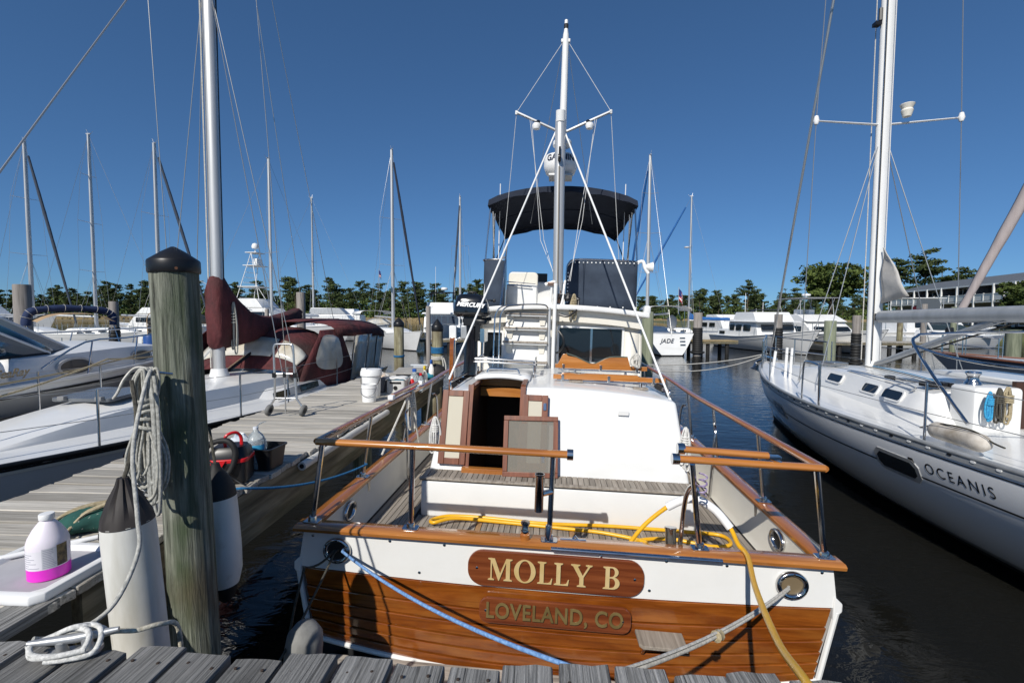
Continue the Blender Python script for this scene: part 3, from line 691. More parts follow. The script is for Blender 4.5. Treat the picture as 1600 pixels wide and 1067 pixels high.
# aft cabin shell: cross-section by columns with a notch for the companionway
NX0, NX1, NYF = -.845, -.335, 2.02
def roofz(x): return .80 - .085 * (x / 1.1) ** 2
cols = [-1.10, -1.0, NX0, -.6, NX1, -.1, .15, .4, .65, .9, 1.02, 1.12]
stn = [1.46, 1.75, NYF, 2.4, 2.8, 3.2, 3.52]
sh_ = MB()
def colidx(i): return cols[i]
sh_.grid(lambda u, v: (cols[round(u * 11)], stn[round(v * 6)], roofz(cols[round(u * 11)])), 11, 6, skip=lambda i, j: cols[i] >= NX0 - .01 and cols[i + 1] <= NX1 + .01 and j < 2)
for s_, xe in ((-1, cols[0]), (1, cols[-1])):
    zt = roofz(xe)
    sd_ = [[(s_ * 1.22, 1.25, 0.0), (s_ * 1.225, 1.16, -.33)], ]
    for j, y in enumerate(stn):
        yb = 1.25 if j == 0 else y
        pass
    vs = []; 
    for j, y in enumerate(stn):
        yb = 1.25 if j == 0 else y
        vs += [(xe, y, zt), (xe + s_ * .10, yb, 0), (xe + s_ * .105, yb, -.33)]
    fs = []
    for j in range(6):
        for k in range(2): fs.append((3 * j + k, 3 * j + k + 1, 3 * j + 4 + k, 3 * j + 3 + k))
    sh_.add(vs, fs)
def ya(z): return 1.25 + .21 * z / .72
# aft wall left and right of the opening, and below it
L_ = [(-1.20, 1.25, 0), (-1.10, ya(roofz(-1.1)), roofz(-1.1))]
def aw(xs_):
    poly = [(xs_[0] + (-.10 if xs_[0] == cols[0] else 0), 1.25, 0)] + [(x, 1.46, roofz(x)) for x in xs_] + [(xs_[-1] + (.10 if xs_[-1] == cols[-1] else 0), 1.25, 0)]
    return poly
for xs_ in ([c for c in cols if c <= NX0], [c for c in cols if c >= NX1]):
    p_ = aw(xs_); sh_.add(p_, [tuple(range(len(p_)))])
sh_.add([(NX0, 1.25, 0), (NX1, 1.25, 0), (NX1, ya(.05), .05), (NX0, ya(.05), .05)], [(0, 1, 2, 3)])
cab = sh_.build('aft_cabin', gelcoat, tr, merge=True, bevel=.035, seg=3, smooth=40)
# companionway lining, dark inside
b = MB()
for x in (NX0, NX1): b.add([(x, ya(.05), .05), (x, 1.46, roofz(x)), (x, NYF, roofz(x)), (x, 2.6, roofz(x) - .1), (x, 2.6, -.6), (x, 1.3, -.6)], [(0, 1, 2, 3, 4, 5)])
b.add([(NX0 - .3, 2.6, -.6), (NX1 + .3, 2.6, -.6), (NX1 + .3, 2.6, .8), (NX0 - .3, 2.6, .8)], [(0, 1, 2, 3)]); b.add([(NX0, 1.3, -.6), (NX1, 1.3, -.6), (NX1, 2.6, -.6), (NX0, 2.6, -.6)], [(0, 1, 2, 3)])
b.build('cabin_interior', interior, tr, fixn=False)
box('companion_header', ((NX0 + NX1) / 2, NYF + .02, .755), (.52, .03, .09), varnish_x, tr)
box('companion_header', ((NX0 + NX1) / 2, NYF + .0, .65), (.50, .03, .10), varnish_x, tr)
for x in (NX0, NX1):
    b = MB().beam((x, ya(.05) - .01, .05), (x, 1.46 - .01, .80), .035, .05, up=(1, 0, 0)); o = b.build('companion_jamb', mahogany, tr)
    MB().beam((x, 1.45, roofz(x) + .012), (x, NYF + .6, roofz(x) + .012), .045, .035).build('hatch_slide', mahogany, tr)
box('companion_sill', ((NX0 + NX1) / 2 + .0, ya(.03) - .035, .03), (.58, .07, .05), varnish_x, tr, bevel=.006)
b = MB(); b.grid(lambda u, v: (NX0 - .04 + u * (NX1 - NX0 + .08), 1.86 + v * .72, .852 - .03 * (2 * u - 1) ** 2), 8, 2); o = b.build('sliding_hatch', gelcoat, tr); md = o.modifiers.new('t', 'SOLIDIFY'); md.thickness = .035
MB().tube(spline([(-.77, 2.0, .86), (-.75, 2.0, .90), (-.69, 1.99, .905), (-.5, 1.99, .905), (-.44, 2.0, .90), (-.42, 2.0, .86)], 3), .011, 8).build('hatch_handle', steel, o)
# companionway doors standing open
def door(name, x0, y0, ang, wd, ht, parent, top_slope):
    "hinged at local x=0, built in local xz and leaned with the cabin face"
    d = 1 if wd > 0 else -1; wd = abs(wd)
    t = .032; fwid = .058
    M = Matrix.Translation((x0, y0, .07)) @ Matrix.Rotation(ang, 4, 'Z') @ Matrix.Rotation(R(-15.5), 4, 'X')
    def bx(n, c, dims, m, par): 
        o = MB().box((c[0] * d, c[1], c[2]), dims).build(n, m, par, bevel=.004); return o
    dr = bx(name, (fwid / 2, 0, ht / 2), (fwid, t, ht), mahogany, parent); dr.matrix_local = M
    bx('door_stile', (wd - fwid / 2, 0, ht / 2), (fwid, t, ht), mahogany, dr)
    bx('door_rail', (wd / 2, 0, fwid / 2), (wd - 2 * fwid - .002, t, fwid), mahogany, dr); bx('door_rail', (wd / 2, 0, ht - fwid / 2), (wd - 2 * fwid - .002, t, fwid), mahogany, dr)
    bx('door_panel', (wd / 2, 0, ht / 2), (wd - 2 * fwid + .004, .012, ht - 2 * fwid + .004), screen_m, dr)
    return dr
door('companion_door', -.855, 1.235, 0, -.26, .70, tr, 0)
dr = door('companion_door', -.335, 1.215, 0, .245, .69, tr, 0)
for z in (.58, .1): box('door_hinge', (.215, -.02, z), (.03, .012, .07), steel, dr, bevel=.003)
# white button plate on the cabin face
box('vent_plate', (.62, 1.395, .60), (.10, .02, .045), gelcoat, tr, bevel=.004)
# tender chocks on the cabin roof: stainless frames carrying varnished boards
def chock(y, x0, x1, z, cut, tilt_=0):
    bd = MB()
    poly = [(x0, 0), (x1, 0), (x1, .05)] + ([(.86, .05), (.83, .155), (.62, .145), (.56, .13), (.45, .065), (.38, .065), (.22, .135), (.12, .15), (.10, .175), (.06, .17), (.0, .05)] if cut == 1 else [(x0 + .9, .05), (x0 + .88, .068), (.30, .068), (.22, .055), (.12, .068), (x0 + .10, .068), (x0 + .08, .05)]) + [(x0, .05)]
    bd.prism(poly, .035, PX, (0, y, z)); o = bd.build('tender_chock', varnish_x, tr, bevel=.003)
    if cut == 1:
        MB().tube(spline([(.83, y, z + .158), (.62, y, z + .15), (.45, y, z + .072), (.38, y, z + .072), (.22, y, z + .142), (.10, y, z + .178)], 4), .016, 6, flat=.5).build('chock_padding', plain('grey_felt', (.10, .12, .10), .95), o)
    MB().tube([(x0 + .04, y, z - .015), (x1 - .08, y, z - .02)], .012, 8).build('chock_bar', steel, o)
    for x in (x0 + .10, (x0 + x1) / 2, x1 - .12): box('chock_clip', (x, y - .02, z + .02), (.028, .012, .06), steel, o, bevel=.002)
    for x in (x0 + .24, x1 - .25):
        MB().tube([(x, y, roofz(x)), (x, y, z - .01)], .016, 8).build('chock_leg', steel, o)
        box('leg_pad', (x, y, roofz(x) + .012), (.15, .09, .022), teakdeck, o, bevel=.006)
    MB().tube(spline([(x0 + .09, y, z - .01), (x0 + .09, y, z - .055), (x0 + .13, y + .01, z - .08), (x0 + .24, y + .01, z - .08)], 3), .012, 8).build('chock_hook', steel, o)
    return o
chock(1.95, -.05, 1.12, .828, 0); chock(2.62, -.03, 1.06, .872, 1)
b = MB().box((.45, 2.2, .80), (.10, .07, .05)); b.prism([(0, 0), (.2, .03), (.2, -.03)], .02, None, (.50, 2.2, .81)); b.prism([(0, 0), (-.17, .05), (-.12, -.04)], .02, None, (.40, 2.2, .82)); b.tube([(.3, 2.2, .80), (.62, 2.2, .79)], .018, 6); b.build('roof_fitting', steel, tr, bevel=.004)
b = MB().tube([(.95, 2.55, .80), (1.07, 1.75, .785)], .022, 10); b.build('stowed_pole', steel, tr); MB().tube([(1.045, 1.96, .79), (1.072, 1.78, .785)], .034, 10).build('stowed_pole_grip', blackm, tr)
MB().tube(spline([(1.09, 1.62, .72), (1.09, 1.62, .79), (1.08, 1.75, .80), (1.04, 2.4, .80), (1.03, 2.5, .79), (1.03, 2.5, .73)], 3), .011, 8).build('roof_handrail', steel, tr)
MB().tube(spline([(-1.09, 1.62, .72), (-1.09, 1.62, .79), (-1.08, 1.75, .80), (-1.04, 2.9, .80), (-1.03, 3.0, .79), (-1.03, 3.0, .73)], 3), .011, 8).build('roof_handrail', steel, tr)
# guard rail round the sliding hatch
for z in (.99, .955):
    MB().tube(spline([(-.93, 2.75, z), (-.93, 2.25, z), (-.90, 2.20, z), (-.30, 2.20, z - .01), (-.26, 2.25, z - .01), (-.26, 2.75, z - .01)], 4), .011, 8).build('hatch_guard', steel, tr)
for x, y in ((-.93, 2.22), (-.62, 2.20), (-.27, 2.22), (-.93, 2.7), (-.27, 2.7)): MB().tube([(x, y, .78), (x, y, .985)], .011, 8).build('guard_post', steel, tr)
# ------------------------------------------------------------ saloon
W0 = 1.16; yb0, yb1 = 3.5, 6.9
b = MB(); zt = 1.43
def wallx(z): return W0 - .06 * (z - .0) / 1.4
# aft wall as pieces round the two windows
def quad(b, x0, x1, z0, z1, y=yb0):
    b.add([(x0, y, z0), (x1, y, z0), (x1, y, z1), (x0, y, z1)], [(0, 1, 2, 3)])
wl = MB(); zb = -.33
WL = (-1.05, -.77, .88, 1.26); WR = (.0, .89, .855, 1.355)
xsp = [-W0, WL[0], WL[1], WR[0], WR[1], W0]
quad(wl, xsp[0], xsp[1], zb, zt + .1); quad(wl, xsp[2], xsp[3], zb, zt + .1); quad(wl, xsp[4], xsp[5] - .05, zb, zt + .1)
wl.add([(W0 - .05, yb0, zb), (W0 + .02, yb0, zb), (W0 - .05, yb0, zt + .1)], [(0, 1, 2)])
for wn in (WL, WR): quad(wl, wn[0], wn[1], zb, wn[2]); quad(wl, wn[0], wn[1], wn[3], zt + .1)
for s_ in (-1, 1):
    wl.add([(s_ * (W0 + .02), yb0, zb), (s_ * (W0 - .05), yb0, zt + .1), (s_ * (W0 - .05), yb1, zt + .1), (s_ * (W0 + .02), yb1, zb)], [(0, 1, 2, 3)])
wl.add([(-W0, yb1, zb), (W0, yb1, zb), (W0 - .05, yb1, zt + .1), (-W0 + .05, yb1, zt + .1)], [(0, 1, 2, 3)])
sal = wl.build('saloon', cream, tr, fixn=False); md = sal.modifiers.new('t', 'SOLIDIFY'); md.thickness = .04; md.offset = 0
for wn, mull in ((WL, None), (WR, .46)):
    cx, cz_ = (wn[0] + wn[1]) / 2, (wn[2] + wn[3]) / 2; ww, wh = wn[1] - wn[0], wn[3] - wn[2]
    b = ring_plate(rrect(ww + .03, wh + .03, .03), rrect(ww - .03, wh - .03, .015), .05, PX, (cx, yb0 - .005, cz_)); o = b.build('saloon_window', whitepaint, tr)
    MB().prism(rrect(ww, wh, .02), .008, PX, (cx, yb0 + .012, cz_)).build('pane', glassd, o)
    if mull: box('mullion', (mull, yb0 - .004, cz_), (.03, .03, wh), steel, o)
for s_ in (-1, 1):
    for y0 in (3.9, 5.2):
        o = MB().prism(rrect(1.05, .42, .04), .02, frame_m((0, 1, -.0), (-s_ * .045, 0, 1)), (s_ * (W0 - .028), y0 + .5, 1.08)).build('side_window', glassd, tr)
# roof slab with overhang, cambered
def slab(y0, y1, hw, zc, camber, th, over=0):
    b = MB(); rg = []
    n = 14
    for y in (y0, y1):
        topv = [(hw * (2 * i / n - 1), y, zc - camber * (2 * i / n - 1) ** 2) for i in range(n + 1)]
        rg.append(topv + [(x, yy, z - th) for x, yy, z in topv[::-1]])
    return b.loft(rg)
part('saloon_roof', slab(3.28, 7.1, 1.20, 1.655, .085, .07), gelcoat, tr, bevel=.02)
part('roof_beam', slab(3.40, 3.49, 1.12, 1.585, .075, .16), cream, tr)
# corner caps of the roof at the aft end
for s_ in (-1, 1): MB().box((s_ * 1.17, 3.36, 1.61), (.09, .13, .12)).build('roof_corner', gelcoat, tr, bevel=.03, seg=3)
# stairs to the flybridge
stairs = MB()
def sy(z): return 3.12 + .24 * (z - .62) / .95
stairs.add([(-.745, sy(.62) + .05, .74), (-.13, sy(.62) + .05, .74), (-.155, sy(1.55) + .05, 1.56), (-.72, sy(1.55) + .05, 1.56), (-.745, 3.5, .74), (-.13, 3.5, .74), (-.155, 3.5, 1.56), (-.72, 3.5, 1.56)], [(0, 1, 2, 3), (0, 4, 5, 1), (0, 3, 7, 4), (1, 5, 6, 2), (3, 2, 6, 7)])
sto = stairs.build('flybridge_stairs', gelcoat, tr, bevel=.015)
for z, ww in ((1.515, .60), (1.325, .615), (1.135, .63), (.875, .64)):
    y = sy(z) - .035
    t_ = box('stair_tread', (-.44, y, z), (ww - .03, .13, .022), teakdeck, sto, bevel=.004)
    box('tread_nosing', (-.44, y + .005, z - .022), (ww - .05, .11, .02), gelcoat, t_, bevel=.003)
    for x in (-.66, -.22): MB().prism([(-.05, 0), (.05, 0), (.035, -.12), (-.03, -.12)], .07, PX, (x, y + .05, z - .034)).build('tread_bracket', cream, t_, bevel=.004)
    box('riser_panel', (-.44, y + .072, z - .10), (.36, .02, .10), cream, t_, bevel=.004)
for x in (-.845, -.775): 
    MB().tube(spline([(x, 3.05, .78), (x, 3.1, 1.35), (x + .01, 3.12, 1.50), (x + .08, 3.14, 1.60), (x + .22, 3.16, 1.625), (-.42, 3.16, 1.64), (-.2, 3.16, 1.64), (-.15, 3.2, 1.60)], 4), .010, 8).build('stair_handrail', steel, tr)
MB().tube([(-.118, 3.18, .74), (-.125, 3.25, 1.60)], .018, 8).build('stair_handrail', alu, tr)
# ------------------------------------------------------------ mast, stowed boom and gear
MB().tube([(-.065, 3.26, .74), (-.055, 3.30, 1.94)], .026, 12).build('mast_post', whitepaint, tr)
mast = MB().lathe([(.06, 1.66), (.058, 2.5), (.05, 4.3), (.044, 5.35), (.04, 5.42), (.03, 5.47), (.026, 5.53), (.024, 5.62), (0, 5.63)], 16, (-.03, 3.75, 0)).build('mast', whitepaint, tr, smooth=50)
MB().lathe([(.03, 5.50), (.032, 5.56), (.026, 5.57)], 12, (-.03, 3.75, 0)).build('masthead_collar', blackm, mast)
MB().box((-.03, 3.75, 5.34), (.13, .05, .05)).build('masthead_fitting', whitepaint, mast, bevel=.01)
boomt = (-.065, 3.42, 4.13)
bo = MB().tube([(-.025, 3.42, 1.80), boomt], .056, 16, flat=1.25).build('boom', alu, tr, smooth=50)
MB().tube([(-.065, 3.415, 4.10), (-.067, 3.40, 4.24)], .064, 16).build('boom_end_cap', whitepaint, bo)
MB().tube([(-.062, 3.352, 3.5), (-.03, 3.352, 1.9)], .012, 6).build('boom_track', plain('track_grey', (.22, .20, .17), .5), bo)
b = MB().tube([(-.062, 3.34, 3.75), (-.062, 3.33, 3.55)], .014, 8); b.lathe([(.045, -.02), (.05, 0), (.045, .02)], 16, (-.062, 3.32, 3.60), frame_m((0, 1, 0), (0, 0, 1))); b.build('boom_block', black, bo)
b = MB(); b.box((-.03, 3.42, 1.80), (.10, .10, .10)); b.box((-.10, 3.38, 1.93), (.14, .05, .05)); b.lathe([(.05, -.05), (.06, 0), (.05, .05)], 14, (-.03, 3.42, 1.72)); b.build('gooseneck', plain('bronze_winch', (.20, .13, .10), .4, metal=.6), tr, bevel=.008)
b = MB(); b.tube([(-.20, 3.4, 1.92), (-.06, 3.4, 1.965)], .028, 10); b.build('boom_crutch', whitepaint, tr)
MB().tube(spline([(-.11, 3.36, 1.88), (-.11, 3.33, 1.66), (-.05, 3.32, 1.62), (.03, 3.32, 1.66), (.06, 3.36, 1.90), (.07, 3.4, 1.98)], 4), .016, 8).build('mast_hoop', whitepaint, tr)
b = MB(); b.lathe([(.05, 0), (.055, .04), (.03, .10), (.02, .12)], 12, (.12, 3.36, 1.70)); b.beam((.0, 3.36, 1.77), (.22, 3.36, 1.75), .07, .07); b.tube([(.2, 3.36, 1.75), (.27, 3.33, 1.72)], .03, 8); b.build('halyard_winch', black, tr, bevel=.008)
for s_ in (-1, 1):
    e = (-.03 + s_ * .66, 3.72, 4.36)
    o = MB().beam((-.03 + s_ * .05, 3.75, 4.10), e, .05, .026).build('spreader', alu, tr, bevel=.006)
    MB().lathe([(.02, -.03), (.02, .02)], 10, e).build('spreader_tip', whitepaint, o)
    # work lights
    l = MB().lathe([(.05, 0), (.06, -.03), (.045, -.075), (.02, -.08)], 14, (-.03 + s_ * .37, 3.69, 4.19)).build('deck_light', whitep, o, smooth=50); MB().tube([(-.03 + s_ * .37, 3.70, 4.20), (-.03 + s_ * .34, 3.73, 4.23)], .03, 8).build('light_bracket', black, l)
    MB().tube([(-.03 + s_ * .035, 3.75, 5.33), e], .004, 5).build('stay', wirew, tr)
    MB().tube([e, (s_ * .90, 4.3, 2.35)], .004, 5).build('stay', wirew, tr)
    MB().tube([(-.03 + s_ * .05, 3.75, 5.2), (s_ * .50, 4.7, 3.0), ], .004, 5).build('stay', wire, tr)
    for dx in (0, .05): MB().tube([(-.03 + s_ * (.44 + dx * .5), 3.70, 4.25), (s_ * (.30 - dx), 3.9, 2.9 if s_ > 0 else 2.6), (.04 + s_ * (.08 + dx * .4), 3.45, 1.98)], .004, 5).build('flag_halyard', wirew, tr)
    MB().tube([(-.065 + s_ * .06, 3.46, 3.99), (-1.19 if s_ < 0 else 1.10, 1.98 if s_ < 0 else 1.60, .77 if s_ < 0 else .70)], .0115, 10).build('mast_strut', whitepaint, tr)
MB().lathe([(.10, -.04), (.135, -.02), (.135, .035), (.11, .06), (.05, .07), (0, .072)], 24, (-.03, 3.86, 3.96)).build('gps_dish', whitep, tr, smooth=40)
ra = MB().lathe([(.12, -.19), (.21, -.15), (.245, -.06), (.245, .05), (.22, .10), (.14, .125), (0, .13)], 32, (-.045, 4.02, 3.74)).build('radar_dome', whitep, tr, smooth=50)
MB().box((-.04, 3.98, 3.53), (.34, .32, .03)).build('radar_bracket', alu, ra, bevel=.005)
me = text_mesh('GARMIN', .115, .001, bold=.004)
for v in me.vertices:
    a = v.co.x / .247; r_ = .247 + v.co.z; v.co = (-.045 + r_ * math.sin(a), 4.02 - r_ * math.cos(a), 3.765 + v.co.y)
me.materials.clear(); me.materials.append(plain('print_navy', (.02, .03, .06), .5)); link('lettering', me, ra)
# flybridge
fb = MB()
def fbx(y): return 1.16 if y < 5.5 else 1.16 - .10 * (y - 5.5)
fb.loft([[(s_ * fbx(y), y, 1.60), (s_ * (fbx(y) - .03), y, 2.0)] for s_, y in ((-1, 4.2), (-1, 5.5), (-1, 6.4), (-.6, 6.9), (.6, 6.9), (1, 6.4), (1, 5.5), (1, 4.2))], closed=False)
o = fb.build('flybridge_coaming', gelcoat, tr); md = o.modifiers.new('t', 'SOLIDIFY'); md.thickness = .05; md.offset = 0
box('flybridge_console', (-.05, 6.2, 1.9), (1.6, .5, .50), gelcoat, tr, bevel=.04); 
b = MB().box((-.33, 6.0, 2.22), (.22, .06, .17)); b.box((-.33, 6.02, 2.13), (.05, .05, .06)); b.build('chart_plotter', black, tr, bevel=.01)
seat = MB().box((-.60, 4.75, 1.83), (.50, .42, .34)).build('helm_bench', gelcoat, tr, bevel=.03, seg=3)
b = MB().prism(rrect(.50, .56, .07), .07, PX, (-.61, 4.98, 1.95)); b.build('bench_back', cream, seat, bevel=.02)
MB().tube([(-.84, 4.5, 2.03), (-.38, 4.5, 2.0)], .009, 6).build('bench_rail', steel, seat); MB().tube([(-.84, 4.5, 1.98), (-.44, 4.5, 1.95)], .009, 6).build('bench_rail', steel, seat)
# navy weather cloths
def cloth(pts, z0, z1f, name='weather_cloth', r=0):
    b = MB(); n = len(pts); m_ = 4
    b.grid(lambda u, v: (pts[round(u * (n - 1))][0], pts[round(u * (n - 1))][1], z0 + v * (z1f(round(u * (n - 1))) - z0)), n - 1, m_)
    o = b.build(name, navy, tr, smooth=50); md = o.modifiers.new('t', 'SOLIDIFY'); md.thickness = .006; return o
lp = [(-.84, 4.12), (-.95, 4.12), (-1.05, 4.13), (-1.15, 4.18), (-1.19, 4.3), (-1.19, 4.8), (-1.19, 5.5), (-1.10, 6.3)]
cloth(lp, 1.61, lambda i: 2.325)
rp = [(.105, 4.12), (.115, 4.12), (.14, 4.12), (.18, 4.12), (.24, 4.12), (.5, 4.12), (.8, 4.12), (1.08, 4.13), (1.16, 4.18), (1.185, 4.3), (1.19, 4.8), (1.19, 5.5), (1.10, 6.3)]
o = cloth(rp, 1.60, lambda i: [2.18, 2.24, 2.29, 2.325, 2.345, 2.35, 2.345, 2.33][min(i, 7)])
sn = MB()
for i in range(17):
    t_ = i / 16; x = .16 + 1.0 * t_; sn.lathe([(.011, 0), (.011, .005)], 8, (x, 4.117, 2.315), PX)
for i in range(10): sn.lathe([(.011, 0), (.011, .005)], 8, (.125, 4.117, 1.66 + .055 * i), PX)
for i in range(6): sn.lathe([(.011, 0), (.011, .005)], 8, (.2 + .19 * i, 4.117, 1.655), PX)
kind(sn.build('cloth_snaps', whitepaint, o), 'stuff')
MB().tube(spline([(.10, 4.14, 1.62), (.10, 4.14, 2.15), (.13, 4.14, 2.30), (.24, 4.14, 2.36), (.6, 4.14, 2.362), (1.05, 4.15, 2.35), (1.17, 4.22, 2.34), (1.2, 4.5, 2.34), (1.2, 6.2, 2.34)], 4), .014, 8).build('flybridge_rail', steel, tr)
MB().tube(spline([(-.83, 4.14, 1.62), (-.83, 4.14, 2.334), (-.9, 4.14, 2.34), (-1.05, 4.15, 2.34), (-1.17, 4.22, 2.34), (-1.2, 4.5, 2.34), (-1.2, 6.2, 2.34)], 4), .014, 8).build('flybridge_rail', steel, tr)
MB().tube([(-.81, 3.42, 1.60), (-.81, 4.1, 2.62)], .012, 8).build('flybridge_pole', steel, tr)
b = MB().lathe([(.035, 0), (.05, .03), (.075, .10), (.02, .11)], 14, (1.28, 4.15, 2.27), frame_m((0, 1, 0), (0, 0, 1))); b.tube(spline([(1.17, 4.2, 2.34), (1.24, 4.18, 2.35), (1.27, 4.16, 2.25), (1.32, 4.15, 2.17)], 3), .026, 8); b.build('searchlight', whitep, tr)
# bimini
def bim(u, v, dz=0):
    x = (2 * u - 1); y = 4.35 + 2.2 * v; hw = 1.15 - .06 * v
    return Vector((x * hw, y, 3.50 - .16 * v + dz - (.20 if True else 0) * abs(x) ** 2.2 - .05 * math.sin(PI * v) * 0 - .02 * (abs(x) > .9)))
b = MB(); b.grid(lambda u, v: bim(u, v), 16, 8); o = b.build('bimini', navyd, tr, smooth=50); md = o.modifiers.new('t', 'SOLIDIFY'); md.thickness = .015
# hem hanging round the edge
edge = [bim(i / 16, 0) for i in range(17)] + [bim(1, j / 8) for j in range(1, 9)] + [bim(1 - i / 16, 1) for i in range(1, 17)] + [bim(0, 1 - j / 8) for j in range(1, 8)]
hb_ = MB(); ne = len(edge); vs = []; 
for i, p in enumerate(edge): vs += [p + Vector((0, 0, .012)), p + Vector((p.x * .01, (-.015 if p.y < 4.4 else .01), -.085 - .012 * math.sin(i * 1.9)))]
hb_.add(vs, [(2 * i, 2 * ((i + 1) % ne), 2 * ((i + 1) % ne) + 1, 2 * i + 1) for i in range(ne)]); hb_.build('bimini_valance', navyd, o, smooth=50)
for s_ in (-1, 1):
    for (a, c) in (((s_ * 1.13, 4.42, 3.18), (s_ * 1.18, 4.35, 2.34)), ((s_ * 1.12, 4.9, 3.2), (s_ * 1.17, 5.2, 2.34)), ((s_ * 1.08, 6.4, 3.1), (s_ * 1.17, 5.25, 2.34)), ((s_ * 1.10, 4.5, 3.15), (s_ * 1.16, 5.3, 2.36))): MB().tube([a, c], .0125, 8).build('bimini_pole', steel, tr)
    for y, v in ((4.38, .015), (5.4, .48), (6.5, .98)): pass
for v in (.02, .5, .98): MB().tube([bim(i / 16, v, -.022) for i in range(17)], .0125, 8).build('bimini_bow', navyd, tr)
for x in (-1.05, 1.05): MB().tube([(x, 5.0, 2.35), (x * 1.0, 5.0, 3.72)], .008, 6).build('antenna', whitep, tr)
# mahogany post by the outboard on the side rail
box('fender_board', (-1.46, 3.35, .68), (.075, .03, .95), varnish, tr, bevel=.006)
MB().tube(spline([(-1.42, 3.3, .3), (-1.42, 3.3, 1.05), (-1.40, 3.3, 1.13), (-1.34, 3.3, 1.16)], 3), .014, 8).build('side_rail_hoop', steel, tr)
# ---------------------------------------------------------------- generic boat builders (local frame: y from stern 0 to bow L, z = 0 waterline)
class Hull:
    def __init__(s, L, B, zs, zm, zb, tr_=.75, tm=.42, pw=2.2, rb=.9, rs=.25, d=.45, em=.28, eb=.8, q=None):
        s.__dict__.update(locals())
    def zt(s, t): return s.zm + (s.zs - s.zm) * max(0, 1 - t / s.tm) ** 2 + (s.zb - s.zm) * max(0, (t - s.tm) / (1 - s.tm)) ** 1.7
    def hb(s, t):
        if t < s.tm: f = s.tr_ + (1 - s.tr_) * math.sin(PI / 2 * t / s.tm)
        else: f = 1 - ((t - s.tm) / (1 - s.tm)) ** s.pw
        return max(.02, s.B / 2 * f)
    def p(s, sd, t, z, off=0):
        zt = s.zt(t); h = max(0, (z + s.d) / (zt + s.d)); e = s.em + (s.eb - s.em) * max(0, (t - .3) / .7) ** 1.5
        x = s.hb(t) * ((1 - max(0, 1 - h) ** s.q) ** (e * 2.2) if s.q else h ** e) + off
        y = t * s.L - s.rb * t ** 8 * (1 - max(z, -.4) / zt) + (1 - t) ** 6 * s.rs * max(z, 0) / zt
        return Vector((sd * x, y, z))
    def deckp(s, u, t, camber=.06, drop=.03):
        a = s.p(1, t, s.zt(t)); return Vector((a.x * u, a.y, a.z - drop + camber * (1 - u * u) * min(1, a.x)))
    def build(s, root, m, deckm, botm=None, n=26, rail=.02, railm=None, boot=.07):
        ts = [i / n for i in range(n + 1)]
        b = MB(); rg = []
        for t in ts:
            zt = s.zt(t); lv = [zt * f + boot * (1 - f) for f in ((1, .93, .86, .79, .72, .64, .55, .45, .33, .2, .08, 0) if n > 20 else (1, .85, .6, .35, .15, 0))]
            rg.append([s.p(-1, t, z) for z in lv] + [s.p(1, t, z) for z in lv[::-1]])
        b.loft(rg, closed=False); k = len(rg[0])
        b.add(rg[0], [tuple(range(k))])
        o = part('hull', b, m, root, smooth=50)
        b = MB(); rg = []
        for t in ts:
            lv = [boot, -.08, -.2, -.32, -.42]
            rg.append([s.p(-1, t, z) for z in lv] + [s.p(1, t, z) for z in lv[::-1]])
        b.loft(rg, closed=False); b.add(rg[0], [tuple(range(len(rg[0])))]); part('bottom', b, botm or antif, root, smooth=50)
        b = MB(); b.grid(lambda u, v: s.deckp(2 * u - 1, v), 8, n); part('deck', b, deckm, root, smooth=60)
        for sd in (-1, 1):
            MB().tube([s.p(sd, t, s.zt(t)) + Vector((0, 0, .005)) for t in ts], rail, 6).build('toe_rail', railm or m, root, smooth=60)
        return o
    def strip(s, root, name, m, z0f, z1f, t0, t1, sd, n=30, off=.004):
        b = MB(); b.grid(lambda u, v: s.p(sd, t0 + (t1 - t0) * u, (z0f(t0 + (t1 - t0) * u) * (1 - v) + z1f(t0 + (t1 - t0) * u) * v), off), n, 2)
        return part(name, b, m, root, smooth=60, fixn=False)
    def patch(s, root, name, m, poly, yc, zc, sd, off=.006, slope=0, n=10):
        "convex outline given along the side (u forward, v up) laid on the hull surface, standing proud of it"
        u0, u1 = min(q[0] for q in poly), max(q[0] for q in poly); cols = []
        for i in range(n + 1):
            u = u0 + (u1 - u0) * (.001 + .998 * i / n); vs = []
            for k in range(len(poly)):
                (a, va), (c, vc) = poly[k], poly[(k + 1) % len(poly)]
                if (a - u) * (c - u) <= 0 and abs(a - c) > 1e-9: vs.append(va + (vc - va) * (u - a) / (c - a))
            cols.append((u, min(vs), max(vs)))
        b = MB(); rg = []
        for u, v0, v1 in cols: rg.append([s.p(sd, (yc + u) / s.L, zc + v + slope * u, o_) for v, o_ in ((v0, -.01), (v0, off), ((v0 + v1) / 2, off), (v1, off), (v1, -.01))])
        b.loft(rg); return part(name, b, m, root, smooth=30)
    def text(s, root, txt, size, m, yc, zc, sd, slope=0, off=.0025, name='lettering', **k):
        me = text_mesh(txt, size, .0005, **k)
        for v in me.vertices:
            u = v.co.x * sd; v.co = s.p(sd, (yc + u) / s.L, zc + v.co.y + slope * u, off)
        me.materials.clear(); me.materials.append(m); return link(name, me, root)
